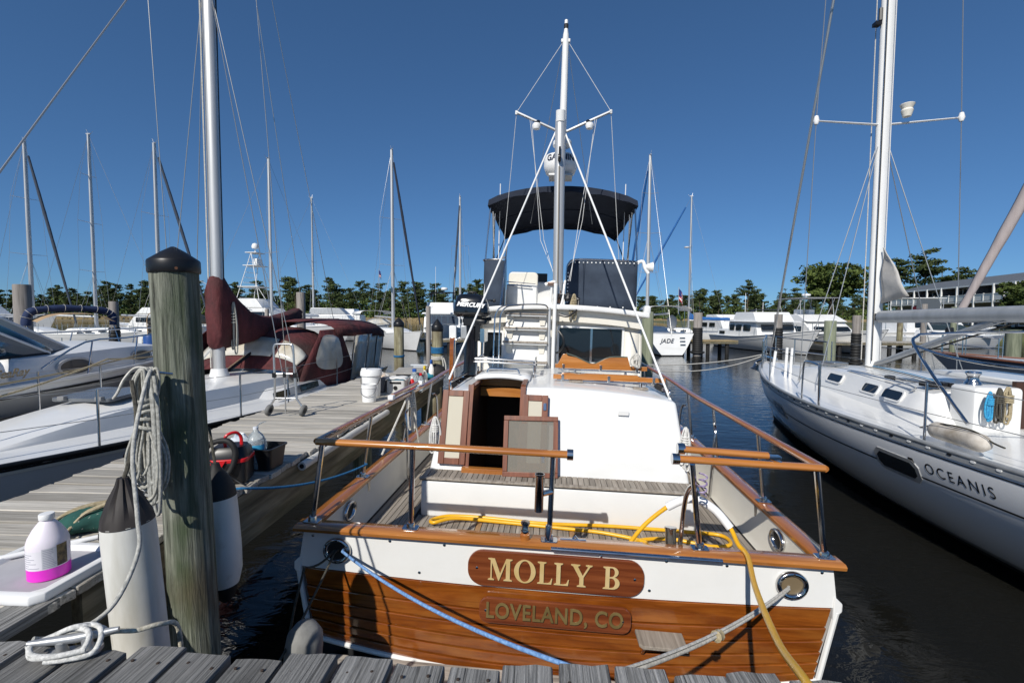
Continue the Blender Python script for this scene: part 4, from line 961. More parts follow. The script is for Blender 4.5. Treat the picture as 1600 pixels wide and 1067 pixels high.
def trunk(root, name, m, y0, y1, w0, w1, zf, h, fs=.5, as_=.1, n=10, crown=.05, side=.86, hz=None, wmid=None):
    "cabin trunk; zf(y) gives the deck height it sits on; fs / as_ are front and aft slope lengths"
    b = MB(); rg = []
    for i in range(n + 1):
        f = i / n; y = y0 + (y1 - y0) * f; wd = w0 + (w1 - w0) * f + (wmid or 0) * math.sin(PI * f); k = 1
        if fs and y > y1 - fs: k = max(.05, math.sin(PI / 2 * (y1 - y) / fs) if y1 > y else .05)
        if as_ and y < y0 + as_: k = max(.05, (y - y0) / as_)
        hh = h * k * (1 if hz is None else hz(f)); z = zf(y)
        rg.append([(-wd, y, z - .05), (-wd * (1 - (1 - side) * .6), y, z + hh * .55), (-wd * side, y, z + hh * .93), (-wd * (side - .12), y, z + hh), (0, y, z + hh + crown * k), (wd * (side - .12), y, z + hh), (wd * side, y, z + hh * .93), (wd * (1 - (1 - side) * .6), y, z + hh * .55), (wd, y, z - .05)])
    b.loft(rg); return part(name, b, m, root, smooth=45)
def house(root, name, m, y0, y1, hw, z0, z1, fr=.3, ar=.1, tumble=.08, bevel=.05, hwf=None):
    hf = hwf or hw
    vs = [(-hw, y0, z0), (hw, y0, z0), (hf, y1, z0), (-hf, y1, z0), (-hw + tumble, y0 + ar, z1), (hw - tumble, y0 + ar, z1), (hf - tumble, y1 - fr, z1), (-hf + tumble, y1 - fr, z1)]
    return MB().add(vs, [(3, 2, 1, 0), (4, 5, 6, 7), (0, 1, 5, 4), (1, 2, 6, 5), (2, 3, 7, 6), (3, 0, 4, 7)]).build(name, m, root, bevel=bevel, seg=2)
def side_win(root, y, z, wd, ht, hw, sd, tumble=.05, m=None, name='window', frame=None):
    M = frame_m((0, 1, 0), (-sd * tumble, 0, 1)); 
    o = MB().prism(rrect(wd, ht, min(wd, ht) * .15, 3), .02, M, (sd * (hw + .006), y, z)).build(name, m or glassd, root)
    if frame: ring_plate(rrect(wd + .07, ht + .07, min(wd, ht) * .2, 3), rrect(wd, ht, min(wd, ht) * .15, 3), .03, M, (sd * (hw + .008), y, z)).build('window_frame', frame, o)
    return o
def end_win(root, x, y, z, wd, ht, lean=0, m=None, name='window'):
    return MB().prism(rrect(wd, ht, min(wd, ht) * .12, 3), .02, frame_m((1, 0, 0), (0, lean, 1)), (x, y, z)).build(name, m or glassd, root)
def stanchions(H, root, ts, h=.6, sides=(-1, 1), r=.013, lines=(1.0, .5), inset=.06, lm=None):
    for sd in sides:
        tops = []
        for t in ts:
            a = H.p(sd, t, H.zt(t)); a.x -= sd * inset; c = a + Vector((0, 0, h)); tops.append((a, c))
            MB().tube([a, c], r, 8).build('stanchion', steel, root)
        for f in lines:
            MB().tube([a.lerp(c, f * .98) for a, c in tops], .004 if lm is None else .006, 5).build('lifeline', lm or wire, root)
def rig(root, y, z0, H_, r=.08, hull=None, spreads=((.45, 1.0), (.72, .8)), bow=None, stern=None, mast_m=None, detail=True, rake=0, cw=.9, wr=.006, flat=1.3, chain_t=None):
    top = Vector((0, y - rake, H_))
    ms = MB().tube([(0, y, z0), (0, y - rake * .5, (z0 + H_) / 2), top], [r, r, r * .82], 12, flat=flat).build('mast', mast_m or alu, root, smooth=50)
    b = MB(); b.box(top + Vector((0, .0, .05)), (.1, .3, .06)); b.tube([top, top + Vector((.05, -.1, .35))], .012, 5); b.tube([top + Vector((0, .12, 0)), top + Vector((0, .35, .22))], .01, 5); b.build('masthead_gear', alu, ms)
    cy = y - .15
    for f, sw in spreads:
        z = z0 + (H_ - z0) * f; yy = y - rake * f
        for sd in (-1, 1): MB().tube([(0, yy, z), (sd * sw, yy - .12, z + .05)], [.03, .02], 6, flat=.6).build('spreader', mast_m or alu, ms)
    for sd in (-1, 1):
        pts = [(sd * cw, cy, z0 - .25)] + [(sd * sw, y - rake * f - .12, z0 + (H_ - z0) * f + .05) for f, sw in spreads] + [top]
        MB().tube(pts, wr, 5).build('shroud', wire, root)
        f, sw = spreads[0]
        for dy in (-.35, .25): MB().tube([(sd * cw * .92, cy + dy, z0 - .25), (0, y - rake * f, z0 + (H_ - z0) * f - .05)], wr, 5).build('shroud', wire, root)
    if bow is not None: MB().tube([bow, top], wr * 1.1, 5).build('forestay', wire, root)
    if stern is not None: MB().tube([stern, top], wr, 5).build('backstay', wire, root)
    return ms, top
def furl(root, a, b, m, r=.09, n=26, name='furled_jib'):
    a = Vector(a); b = Vector(b); P = [a.lerp(b, i / n) for i in range(n + 1)]
    return MB().tube(P, [r * (.55 + .45 * math.sin(PI * min(1, .12 + (1 - i / n) * .95))) * (1 + .05 * math.sin(i * 2.3)) for i in range(n + 1)], 8).build(name, m, root, smooth=60)
def sailcover(root, y, z, L, m, hump=.5, h=.28, name='sail_cover', w_=.14):
    b = MB(); rg = []; n = 14
    for i in range(n + 1):
        f = i / n; yy = y - L * f; top = z + h * (1 - .35 * f) + hump * math.exp(-f * 9) + .02 * math.sin(i * 2.1); bt = z - .12; wd = w_ * (1 - .35 * f) * (1 + .12 * math.sin(i * 1.7))
        c = (top + bt) / 2; hh = (top - bt) / 2
        rg.append([(wd * math.cos(a), yy, c + hh * math.sin(a)) for a in [2 * PI * k / 10 for k in range(10)]])
    b.loft(rg); return part(name, b, m, root, smooth=60)
def pulpit(H, root, t0=.86, h=.62, stern=False, r=.014):
    def e(sd, t, dz, inset=.05): a = H.p(sd, t, H.zt(t)); a.x -= sd * min(inset, abs(a.x) * .8); a.z += dz; return a
    if not stern:
        tip = H.p(1, 1, H.zt(1)); tip.x = 0
        for f in (1, .5):
            pts = [e(-1, t0, h * f), e(-1, (t0 + 1) / 2, h * f), e(-1, .975, h * f * 1.03), Vector((0, tip.y + .05, tip.z + h * f * 1.05)), e(1, .975, h * f * 1.03), e(1, (t0 + 1) / 2, h * f), e(1, t0, h * f)]
            MB().tube(spline(pts, 4), r, 8).build('bow_pulpit', steel, root)
        for sd in (-1, 1):
            for t in (t0, (t0 + 1) / 2, .975): MB().tube([e(sd, t, 0), e(sd, t, h)], r, 8).build('pulpit_leg', steel, root)
    else:
        for f in (1, .5): MB().tube(spline([e(-1, .16, h * f), e(-1, .02, h * f), e(1, .02, h * f), e(1, .16, h * f)], 4), r, 8).build('stern_pulpit', steel, root)
        for sd in (-1, 1):
            for t in (.16, .02): MB().tube([e(sd, t, 0), e(sd, t, h)], r, 8).build('pulpit_leg', steel, root)

# ---------------------------------------------------------------- sailboat with the maroon covers (left of the finger pier)
H = Hull(12.0, 3.45, 1.0, 1.06, 1.30, .72, .42, 2.1, .9, -.3)
shadedwhite = noisy('shaded_white_hull', [(.3, (.56, .57, .575)), (.7, (.66, .665, .67))], (1.2, 1.2, 2), rough=.22, coat=.4)  # white gelcoat made greyer in its colour, to stand for the shaded side
ms_ = thing('sailboat', 'white sailboat with maroon sail cover and cockpit enclosure beside the finger pier', 'boat', (-5.02, 13.8, 0), PI + DH)
H.build(ms_, shadedwhite, gelcoat, railm=black, rail=.028)
for sd in (-1, 1): H.strip(ms_, 'rub_strake', cream, lambda t: H.zt(t) - .085, lambda t: H.zt(t) - .055, 0, 1, sd, off=.012)
for sd in (-1, 1): H.strip(ms_, 'toe_rail_face', black, lambda t: H.zt(t) - .052, lambda t: H.zt(t) + .02, 0, 1, sd, off=.008)
for k in range(16):
    y = .7 + .72 * k
    for sd in (-1,): H.patch(ms_, 'rail_scupper', whitep, rrect(.09, .022, .01, 3), y, H.zt(y / 12) - .012, sd, off=.014)
    
b = MB(); 
cross_m = plain('maroon_print', (.09, .008, .015), .5)
H.patch(ms_, 'hull_cross', cross_m, [(-.24, -.006), (-.24, .006), (.045, .010), (.045, -.010)], 8.72, .96, -1, off=.004, slope=.02)
H.patch(ms_, 'hull_cross', cross_m, [(-.075, -.055), (-.062, -.055), (-.050, .055), (-.063, .055)], 8.72, .96, -1, off=.007)
dz = lambda y: H.zt(y / 12) - .02
trunk(ms_, 'coachroof', gelcoat, 3.3, 9.6, 1.12, .45, dz, .34, fs=3.0, as_=.05, n=16, crown=.08)
trunk(ms_, 'cabin_side_rail', shadedwhite, 2.2, 5.6, 1.36, 1.24, dz, .20, fs=.15, as_=.05, n=10, crown=-.14, side=.98)
hm = noisy('smoked_hatch', [(.3, (.10, .11, .12)), (.7, (.16, .17, .185))], (3, 3, 3), rough=.25)
hatch = MB().prism(rrect(.80, .72, .06), .045, Matrix.Rotation(R(-3), 3, 'X'), (.05, 7.55, 1.475)).build('deck_hatch', hm, ms_, bevel=.008)
for x in (-.25, .25): MB().box((x, 7.93, 1.485), (.09, .06, .05)).build('hatch_hinge', plain('grey_plastic', (.2, .2, .2), .5), hatch, bevel=.008)
for (y, wd) in ((4.6, .7), (5.6, .5)):
    for sd in (-1, 1): side_win(ms_, y, 1.17, wd, .12, 1.30, sd, m=glassd, tumble=.2)
mst = MB().tube([(0, 5.35, 1.40), (0, 5.35, 7), (0, 5.42, 14.5)], .088, 18, flat=1.25).build('mast', alu, ms_, smooth=50)
MB().tube([(-.075, 5.28, 1.9), (-.075, 5.28, 14)], .02, 6).build('mast_track', black, mst)
MB().tube([(.10, 5.42, 1.6), (.10, 5.45, 14)], .012, 6).build('halyard', rope_g, mst); MB().tube([(.07, 5.46, 1.6), (.06, 5.49, 14)], .009, 6).build('halyard', rope_w, mst)
MB().lathe([(.19, 0), (.175, .05), (.14, .16), (.13, .22)], 20, (0, 5.35, 1.36)).build('mast_collar', gelcoat, mst, smooth=50)
MB().tube([(.24 * math.cos(a), 5.35 + .24 * math.sin(a), 1.40) for a in [2 * PI * k / 20 for k in range(20)]], .018, 6, closed=True).build('mast_lashing', rope_t, mst)
for sd in (-1, 1): MB().tube([(0, 5.4, 8.35), (sd * .95, 5.55, 8.42)], .03, 8, flat=.6).build('spreader', alu, mst)
# sail cover with the high collar round the mast
b = MB(); rg = []
prof = [(5.50, 3.16, 1.97, .11), (5.44, 3.24, 1.93, .15), (5.30, 3.25, 1.92, .17), (5.10, 3.02, 1.94, .18), (4.90, 2.85, 1.96, .185), (4.6, 2.65, 2.0, .19), (4.2, 2.54, 2.08, .185), (3.6, 2.53, 2.18, .17), (3.0, 2.62, 2.30, .16), (2.6, 2.72, 2.42, .13), (2.45, 2.66, 2.5, .08)]
random.seed(8)
for i, (y, zt_, zb_, wd) in enumerate(prof):
    c = (zt_ + zb_) / 2; hh = (zt_ - zb_) / 2
    rg.append([((wd * (1 + .10 * math.sin(i * 2.7 + k * 1.9))) * (abs(math.cos(a)) ** .6) * (1 if math.cos(a) > 0 else -1), y + .02 * math.sin(k * 2 + i), c + hh * math.copysign(abs(math.sin(a)) ** .45, math.sin(a))) for k, a in enumerate([2 * PI * k / 16 for k in range(16)])])
b.loft(rg); part('sail_cover', b, maroon, ms_, smooth=70)
MB().tube([(0, 5.2, 2.12), (0, 2.3, 2.42)], .06, 10).build('boom', alu, ms_)
MB().tube([(-.05, 5.15, 1.52), (-.10, 3.75, 2.12)], .03, 8).build('boom_vang', black, ms_); MB().tube([(.05, 5.15, 1.5), (.03, 3.6, 2.12)], .008, 6).build('vang_line', rope_t, ms_)
for s_, y in ((-1, 5.0), (1, 5.0)):
    pass
for (a, c, n_) in (((-1.05, 4.95, 1.25), (-.95, 5.55, 8.42), 'shroud'), ((-1.15, 5.2, 1.2), (-.05, 5.4, 8.3), 'shroud'), ((-1.10, 4.6, 1.2), (-.05, 5.4, 8.3), 'shroud'), ((1.1, 5.0, 1.2), (.95, 5.55, 8.42), 'shroud'), ((1.1, 5.3, 1.2), (.05, 5.4, 8.3), 'shroud'), ((1.05, 4.6, 1.2), (.05, 5.4, 8.3), 'shroud'),
                   ((-.95, 5.55, 8.42), (0, 5.45, 14.4), 'shroud'), ((.95, 5.55, 8.42), (0, 5.45, 14.4), 'shroud'), ((0, 0.1, 1.3), (0, 5.4, 14.4), 'backstay'), ((-.15, 2.5, 2.4), (-.02, 5.3, 14), 'topping_lift')):
    MB().tube([a, c], .0075, 6).build(n_, wire, ms_)
MB().tube([(0, 11.9, 1.32), (0, 5.5, 14.4)], .011, 6).build('forestay', wire, ms_)
MB().tube([(0.1, 10.2, 1.4), (.02, 5.45, 9.6)], .010, 6).build('inner_stay', wire, ms_)
# halyard hanks hanging at the mast
def hank(name, m, parent, c, h, n, r=.011, wd=.09, seed=0):
    g = random.Random(seed); b = MB(); c = Vector(c)
    for i in range(n):
        ox, oy = g.uniform(-wd, wd) * .6, g.uniform(-wd, wd) * .5; hh = h * g.uniform(.75, 1.0); ww = wd * g.uniform(.5, 1)
        b.tube(spline([c + Vector((ox * .3, oy * .3, 0)), c + Vector((ox - ww * .6, oy, -hh * .45)), c + Vector((ox - ww * .5, oy, -hh * .9)), c + Vector((ox, oy, -hh)), c + Vector((ox + ww * .5, oy, -hh * .9)), c + Vector((ox + ww * .5, oy, -hh * .4))], 4, closed=True), r, 6, closed=True)
    for k in range(4): b.tube([c + Vector((wd * .55 * math.cos(a), wd * .5 * math.sin(a), -h * (.22 + .055 * k))) for a in [2 * PI * q / 12 for q in range(12)]], r, 6, closed=True)
    return b.build(name, m, parent, smooth=60)
hank('halyard_hank', rope_g, ms_, (-.20, 5.2, 2.78), .95, 4, .012, .07, 3)
# dodger and bimini
def arch(y, w, z0, z1, n=12, sq=2.6):
    o = []
    for i in range(n + 1):
        a = PI * i / n; c, s_ = math.cos(a), math.sin(a)
        o.append((-w * math.copysign(abs(c) ** (2 / sq), c), y, z0 + (z1 - z0) * abs(s_) ** (2 / sq)))
    return o
def shell(rings, m, name, parent, th=.012):
    b = MB(); b.loft(rings, closed=False); o = part(name, b, m, parent, smooth=60); md = o.modifiers.new('t', 'SOLIDIFY'); md.thickness = th; return o
dd = shell([arch(4.75, 1.02, 1.36, 1.52), arch(4.55, 1.12, 1.33, 1.75), arch(4.28, 1.22, 1.24, 2.10), arch(4.05, 1.28, 1.22, 2.24), arch(3.6, 1.32, 1.2, 2.30), arch(3.3, 1.34, 1.2, 2.31)], maroon, 'dodger', ms_)
def on_arch(f, i0, i1, y0, y1, w0, w1, z0, z1, zb0, zb1, name, sq=2.6, out=.02, m=vinyl):
    "panel following the arch between angles i0..i1 (0 at one side, 1 at the other)"
    b = MB()
    def P(u, v):
        a = PI * (i0 + (i1 - i0) * u); c, s_ = math.cos(a), math.sin(a); w_ = w0 + (w1 - w0) * v + out; zt_ = z0 + (z1 - z0) * v + out; zb_ = zb0 + (zb1 - zb0) * v
        return Vector((-w_ * math.copysign(abs(c) ** (2 / sq), c), y0 + (y1 - y0) * v + out * .6, zb_ + (zt_ - zb_) * abs(s_) ** (2 / sq)))
    b.grid(P, 10, 3); o = part(name, b, m, ms_, smooth=60); md = o.modifiers.new('t', 'SOLIDIFY'); md.thickness = .006; return o
for (a, c) in ((.15, .36), (.385, .62), (.645, .85)): on_arch(0, a, c, 4.56, 4.29, 1.11, 1.215, 1.74, 2.09, 1.33, 1.24, 'vinyl_window')
# maroon side wings of the dodger with an oval window, sloping aft
for sd in (-1, 1):
    FW = [Vector((sd * 1.07, 4.66, 1.08)), Vector((sd * 1.16, 4.50, 1.55)), Vector((sd * 1.27, 4.14, 2.10)), Vector((sd * 1.22, 3.95, 2.24))]
    AW = [Vector((sd * 1.52, 2.75, 1.02)), Vector((sd * 1.50, 3.00, 1.50)), Vector((sd * 1.44, 3.25, 2.02)), Vector((sd * 1.38, 3.30, 2.26))]
    def WP(u, v, out=0):
        def cv(P): k = min(2, int(v * 3)); return P[k].lerp(P[k + 1], v * 3 - k)
        p = cv(FW).lerp(cv(AW), u); p.x += sd * (out + .10 * math.sin(PI * u) * math.sin(PI * min(1, v + .1))); return p
    b = MB(); b.grid(lambda u, v: WP(u, v), 12, 12); o = part('side_wing', b, maroon, ms_, smooth=60); md = o.modifiers.new('t', 'SOLIDIFY'); md.thickness = .012
    b = MB(); rg = []
    for f in (0.02, .35, .7, 1): rg.append([WP(.40 + f * .30 * math.copysign(abs(math.cos(a)) ** .7, math.cos(a)) - .05 * math.sin(a) * f, .52 + f * .27 * math.copysign(abs(math.sin(a)) ** .7, math.sin(a)), .016) for a in [2 * PI * k / 24 for k in range(24)]])
    b.loft(rg, caps=False); part('vinyl_window', b, vinyl, o, smooth=60)
bm_ = shell([arch(3.55, 1.40, 2.10, 2.42, sq=3.5), arch(3.0, 1.55, 2.08, 2.47, sq=3.5), arch(2.2, 1.66, 2.06, 2.48, sq=3.5), arch(1.5, 1.68, 2.05, 2.46, sq=3.5), arch(1.2, 1.68, 2.0, 2.36, sq=3.5)], maroon, 'bimini', ms_)
for sd in (-1, 1):
    for (y0, y1) in ((3.05, 2.35), (2.28, 1.75), (1.70, 1.25)):
        b = MB(); b.grid(lambda u, v: Vector((sd * (1.5 + .15 * v + .02 * math.sin(7 * u)), y0 + (y1 - y0) * u, 1.08 + 1.02 * v)), 6, 4); o = part('side_curtain', b, vinyl, ms_, smooth=60); md = o.modifiers.new('t', 'SOLIDIFY'); md.thickness = .006
    for y in (3.2, 2.31, 1.72, 1.22): MB().tube([(sd * 1.50, y - .1, 1.06), (sd * 1.66, y, 2.1)], .014, 8).build('bimini_pole', black if y == 1.72 else steel, ms_)
stanchions(H, ms_, (.20, .345, .50, .59, .74, .86), .62, lines=(1, .5), lm=None)
pulpit(H, ms_)
house(ms_, 'cockpit_coaming', shadedwhite, .4, 3.3, 1.35, .9, 1.2, .1, .1)
# ---------------------------------------------------------------- motor cruiser behind it, bow away from the camera
H = Hull(11.2, 3.5, 1.42, 1.48, 1.62, .92, .35, 2.3, 1.1, .1, em=.22)
sr = thing('motor_cruiser', 'white motor cruiser with blue tinted windscreen and oval portlights at the left edge', 'boat', (-8.72, 2.5, 0), R(3.6))
H.build(sr, dirtywhite, dirtywhite, rail=.03)
for sd in (-1, 1):
    H.strip(sr, 'rub_rail', black, lambda t: H.zt(t) - .16, lambda t: H.zt(t) - .12, 0, 1, sd, off=.02)
    H.strip(sr, 'hull_band', noisy('grey_band', [(.3, (.36, .355, .34)), (.7, (.42, .415, .40))], (2, 2, 2), rough=.4), lambda t: H.zt(t) - .62, lambda t: H.zt(t) - .17, 0, .93, sd, off=.004)
dzs = lambda y: H.zt(y / 11.2) - .02
trunk(sr, 'foredeck', dirtywhite, 4.2, 10.75, 1.62, .35, dzs, .42, fs=4.2, as_=.05, n=18, crown=.10, side=.90, wmid=.25)
for (y, sc_) in ((5.55, 1), (7.5, .85)):
    for sd in (1, -1):
        hw = 1.62 + (.35 - 1.62) * (y - 4.2) / 6.55 + .25 * math.sin(PI * (y - 4.2) / 6.55)
        M = frame_m((-.10 * sd, 1, 0), (-sd * .16, 0, 1)); c = (sd * (hw * .965), y, dzs(y) + .17)
        o = MB().prism(oval(.36 * sc_, .125 * sc_), .03, M, c).build('portlight', plain('smoked_oval', (.05, .048, .05), .2), sr)
        ring_plate(oval(.42 * sc_, .16 * sc_), oval(.36 * sc_, .125 * sc_), .04, M, c).build('portlight_rim', alu, o)
sm = plain('gold_script', (.30, .23, .13), .5)
me = text_mesh('SeaRay', .17, .002, shear=.5, xscale=1.1, bold=.004)
o = link('lettering', me, sr); me.materials.clear(); me.materials.append(sm)
o.matrix_local = Matrix.Translation((1.672, 4.2, 1.68)) @ frame_m((-.05, 1, .01), (-.10, 0, 1)).to_4x4()
# windscreen
fr_ = [(-1.38, 3.9), (-1.25, 5.3), (-.75, 6.3), (0, 6.6), (.75, 6.3), (1.25, 5.3), (1.38, 3.9)]
blueglass = plain('blue_tinted_glass', (.012, .045, .075), .04, spec=.9)
for i in range(6):
    a, c = fr_[i], fr_[i + 1]; k = .74
    ta, tc_ = (a[0] * .86, a[1] - 1.15 * (1 if abs(a[0]) < 1.3 else .5), 2.48), (c[0] * .86, c[1] - 1.15 * (1 if abs(c[0]) < 1.3 else .5), 2.48)
    za, zc_ = dzs(a[1]) + .42, dzs(c[1]) + .42
    b = MB().add([(a[0], a[1], za), (c[0], c[1], zc_), tc_, ta], [(0, 1, 2, 3)]); o = part('windscreen_pane', b, blueglass, sr); md = o.modifiers.new('t', 'SOLIDIFY'); md.thickness = .012
    MB().tube([(a[0], a[1], za), ta], .03, 8).build('screen_frame', dirtywhite, sr); MB().tube([ta, tc_], .03, 8).build('screen_frame', dirtywhite, sr); MB().tube([(a[0], a[1], za), (c[0], c[1], zc_)], .025, 6).build('screen_frame', blackm, sr)
MB().tube([(1.38, 3.9, dzs(3.9) + .42), (1.38 * .86, 3.9 - .57, 2.48)], .04, 8).build('screen_frame', dirtywhite, sr)
house(sr, 'cockpit_side', dirtywhite, .3, 4.3, 1.68, 1.3, 1.90, .1, .3, bevel=.1)
rl = []
for sd in (-1, 1):
    P = [H.p(sd, t, H.zt(t)) + Vector((-sd * .1, 0, .52 + .1 * t)) for t in (.42, .5, .6, .7, .8, .9, .97)]
    P[0].z -= .35
    MB().tube(spline(P, 3), .015, 8).build('bow_rail', steel, sr)
    for t in (.5, .62, .75, .87, .96): a = H.p(sd, t, H.zt(t)); a.x -= sd * .08; MB().tube([a, a + Vector((-sd * .03, .16, .52 + .1 * t))], .013, 8).build('rail_post', steel, sr)
P = [H.p(sd, .97, H.zt(.97)) + Vector((-sd * .1, 0, .617)) for sd in (-1, 1)]
MB().tube(spline([P[0], (0, 11.3, 2.27), P[1]], 4), .015, 8).build('bow_rail', steel, sr)
bd = tag(MB().lathe([(.02, .30), (.13, .28), (.15, .22), (.15, -.22), (.13, -.28), (.02, -.30)], 20, (-8.78, 11.35, 1.78)).build('fender', noisy('blue_vinyl', [(.3, (.01, .05, .20)), (.7, (.02, .08, .27))], (4, 4, 4), rough=.4), smooth=50), 'fat blue cylinder fender hung on the bow rail of the motor cruiser', 'fender')
# tan mooring lines sagging from the sailboat to the cruiser side
for i, (a, c, s_) in enumerate((((-5.55, 3.0, 1.75), (-8.1, 10.9, 1.80), .12), ((-6.6, 3.0, 1.45), (-6.25, 7.2, 1.86), .22), ((-6.25, 7.2, 1.86), (-8.2, 11.6, 1.66), .05))):
    tag(tube('mooring_line', sag(a, c, s_, 14), .014, rope_t), ['tan line stretched between the maroon-covered sailboat and the motor cruiser bow', 'sagging tan line drooping along the motor cruiser side', 'short tan line running to the motor cruiser bow cleat'][i], 'rope')
# ---------------------------------------------------------------- sailboat on the right, bow away from the camera
H = Hull(10.8, 3.75, 1.22, 1.26, 1.46, .82, .40, 2.15, .55, .5, em=.33, eb=.66, q=1.9)
oc = thing('sailboat', 'big white sailboat with grey boom and OCEANIS lettered on its hull', 'boat', (5.90, 1.45, 0), R(-4.0))
ochull = noisy('grey_white_hull', [(.3, (.74, .755, .765)), (.7, (.80, .805, .81))], (1.1, 1.1, 2), rough=.18, coat=.5)
H.build(oc, ochull, gelcoat, railm=greyalu, rail=.026, boot=.10, n=48)
for sd in (-1, 1):
    H.strip(oc, 'toe_rail_face', greyalu, lambda t: H.zt(t) - .07, lambda t: H.zt(t) + .02, 0, 1, sd, off=.010)
    H.strip(oc, 'hull_stripe', black, lambda t: H.zt(t) - .105, lambda t: H.zt(t) - .092, 0, .995, sd, off=.004)
    H.strip(oc, 'hull_stripe', black, lambda t: H.zt(t) - .405, lambda t: H.zt(t) - .385, 0, .985, sd, off=.004)
for k in range(40):
    y = .6 + .25 * k
    H.patch(oc, 'rail_slot', whitep if k % 3 else black, rrect(.05, .022, .01, 2), y, H.zt(y / 10.8) - .03, -1, off=.016)
for yc in (6.85, 3.62):
    o = H.patch(oc, 'hull_window', alu, rrect(.66, .25, .07, 4), yc, .90, -1, off=.008, slope=.015)
    H.patch(oc, 'pane', glassd, rrect(.56, .17, .05, 4), yc, .90, -1, off=.012, slope=.015)
H.text(oc, 'OCEANIS', .152, black, 2.82, .985, -1, spacing=1.35, xscale=.95, slope=.012)
b = MB()
H.patch(oc, 'hull_emblem', black, [(.05, .0), (.02, -.05), (-.04, -.05), (-.06, -.02), (-.01, .0), (-.05, .02), (-.04, .06), (.02, .06), (.0, .03)], 3.385, .985, -1, off=.006)
dzo = lambda y: H.zt(y / 10.8) - .02
trunk(oc, 'coachroof', gelcoat, 3.95, 9.4, 1.25, .55, dzo, .40, fs=3.4, as_=.06, n=18, crown=.05, side=.80)
for (y, wd) in ((6.5, .46), (5.45, .38), (4.92, .42)):
    for sd in (-1, 1):
        hw = 1.25 + (.55 - 1.25) * (y - 3.95) / 5.45
        M = frame_m((-.125 * sd, 1, 0), (-sd * .52, 0, 1)); c = (sd * (hw * .862 + .010), y, dzo(y) + .25)
        o = MB().prism(rrect(wd, .13, .04), .012, M, c).build('coachroof_window', glassd, oc); ring_plate(rrect(wd + .05, .175, .055), rrect(wd, .13, .04), .02, M, c).build('window_frame', whitepaint, o)
MB().prism(rrect(.5, .5, .06), .04, None, (0, 8.3, dzo(8.3) + .28)).build('deck_hatch', hm, oc, bevel=.008)
for x, y, wd in ((-.45, 5.2, .38), (.3, 5.2, .38), (-.35, 7.3, .3)): MB().prism(rrect(wd, .42, .06), .03, None, (x, y, dzo(y) + .435 - .06 * abs(x))).build('deck_hatch', hm, oc, bevel=.006)
mo, top = rig(oc, 6.82, 1.66, 14.6, .080, spreads=((.325, 1.17), (.66, 1.0)), bow=(0, 10.6, 1.6), stern=(0, .2, 1.3), mast_m=whitepaint, cw=1.30, wr=.0075, flat=1.35)
MB().tube([(-.10, 6.95, 1.8), (-.10, 6.95, 14)], .008, 5).build('halyard', rope_w, mo); MB().tube([(.085, 6.75, 1.8), (.085, 6.75, 14)], .008, 5).build('halyard', wirew, mo); MB().tube([(-.085, 6.7, 1.8), (-.085, 6.7, 14)], .008, 5).build('halyard', rope_bk, mo)
furl(oc, (0, 10.45, 1.9), (0, 6.9, 14.2), wire, .026)
b = MB(); b.lathe([(.06, 0), (.09, .10), (.075, .13), (.11, .20), (.10, .21)], 12, (.30, 6.7, 5.95)); b.build('radar_reflector', cream, mo)
b = MB(); b.box((-.17, 6.82, 7.55), (.1, .1, .06)); b.tube([(-.13, 6.8, 7.6), (-.13, 6.8, 7.8)], .03, 6); b.build('steaming_light', black, mo)
for sd in (-1, 1): MB().lathe([(.03, -.06), (.05, 0), (.03, .08)], 10, (sd * 1.17, 6.70, 1.66 + 12.94 * .325 + .05)).build('spreader_boot', whitep, mo)
MB().tube([(0, 6.65, 2.57), (0, .7, 2.66)], [.09, .09], 16, flat=1.15).build('boom', greyalu, oc, smooth=50)
b = MB(); b.box((0, 6.66, 2.57), (.09, .18, .12)); b.build('gooseneck', black, oc, bevel=.01)
MB().tube([(0, 6.70, 1.75), (0, 4.6, 2.52)], .045, 12).build('rod_kicker', greyalu, oc); MB().tube([(.05, 6.67, 1.74), (.04, 4.3, 2.52)], .012, 6).build('kicker_line', rope_bk, oc); MB().tube([(-.06, 6.67, 1.74), (-.05, 4.4, 2.52)], .010, 6).build('kicker_line', wire, oc)
# corner of the in-mast sail left out beside the mast
b = MB(); b.grid(lambda u, v: Vector((.02 * math.sin(9 * v + 3 * u), 6.68 - (.62 * u) * (1 - .93 * v), 2.80 + v * .95 + .10 * u * (1 - v))), 6, 8); o = part('sail_corner', b, greyc, oc, smooth=60); md = o.modifiers.new('t', 'SOLIDIFY'); md.thickness = .012
# dodger frame hoops
x0, x1 = -1.52, 1.52
MB().tube(spline([(-1.58, 3.05, 1.50), (-1.50, 3.6, 1.92), (-1.40, 4.02, 2.24), (-1.30, 4.12, 2.33), (-1.1, 4.15, 2.36), (0, 4.2, 2.39), (1.1, 4.15, 2.36), (1.30, 4.12, 2.33), (1.50, 3.6, 1.9), (1.58, 3.05, 1.5)], 5), .017, 10).build('dodger_frame', steel, oc)
MB().tube(spline([(-1.39, 4.0, 2.22), (-1.44, 3.5, 2.14), (-1.46, 2.8, 2.1), (-1.2, 2.5, 2.12), (0, 2.4, 2.16), (1.2, 2.5, 2.12), (1.46, 2.8, 2.1)], 5), .015, 10).build('dodger_frame', steel, oc)
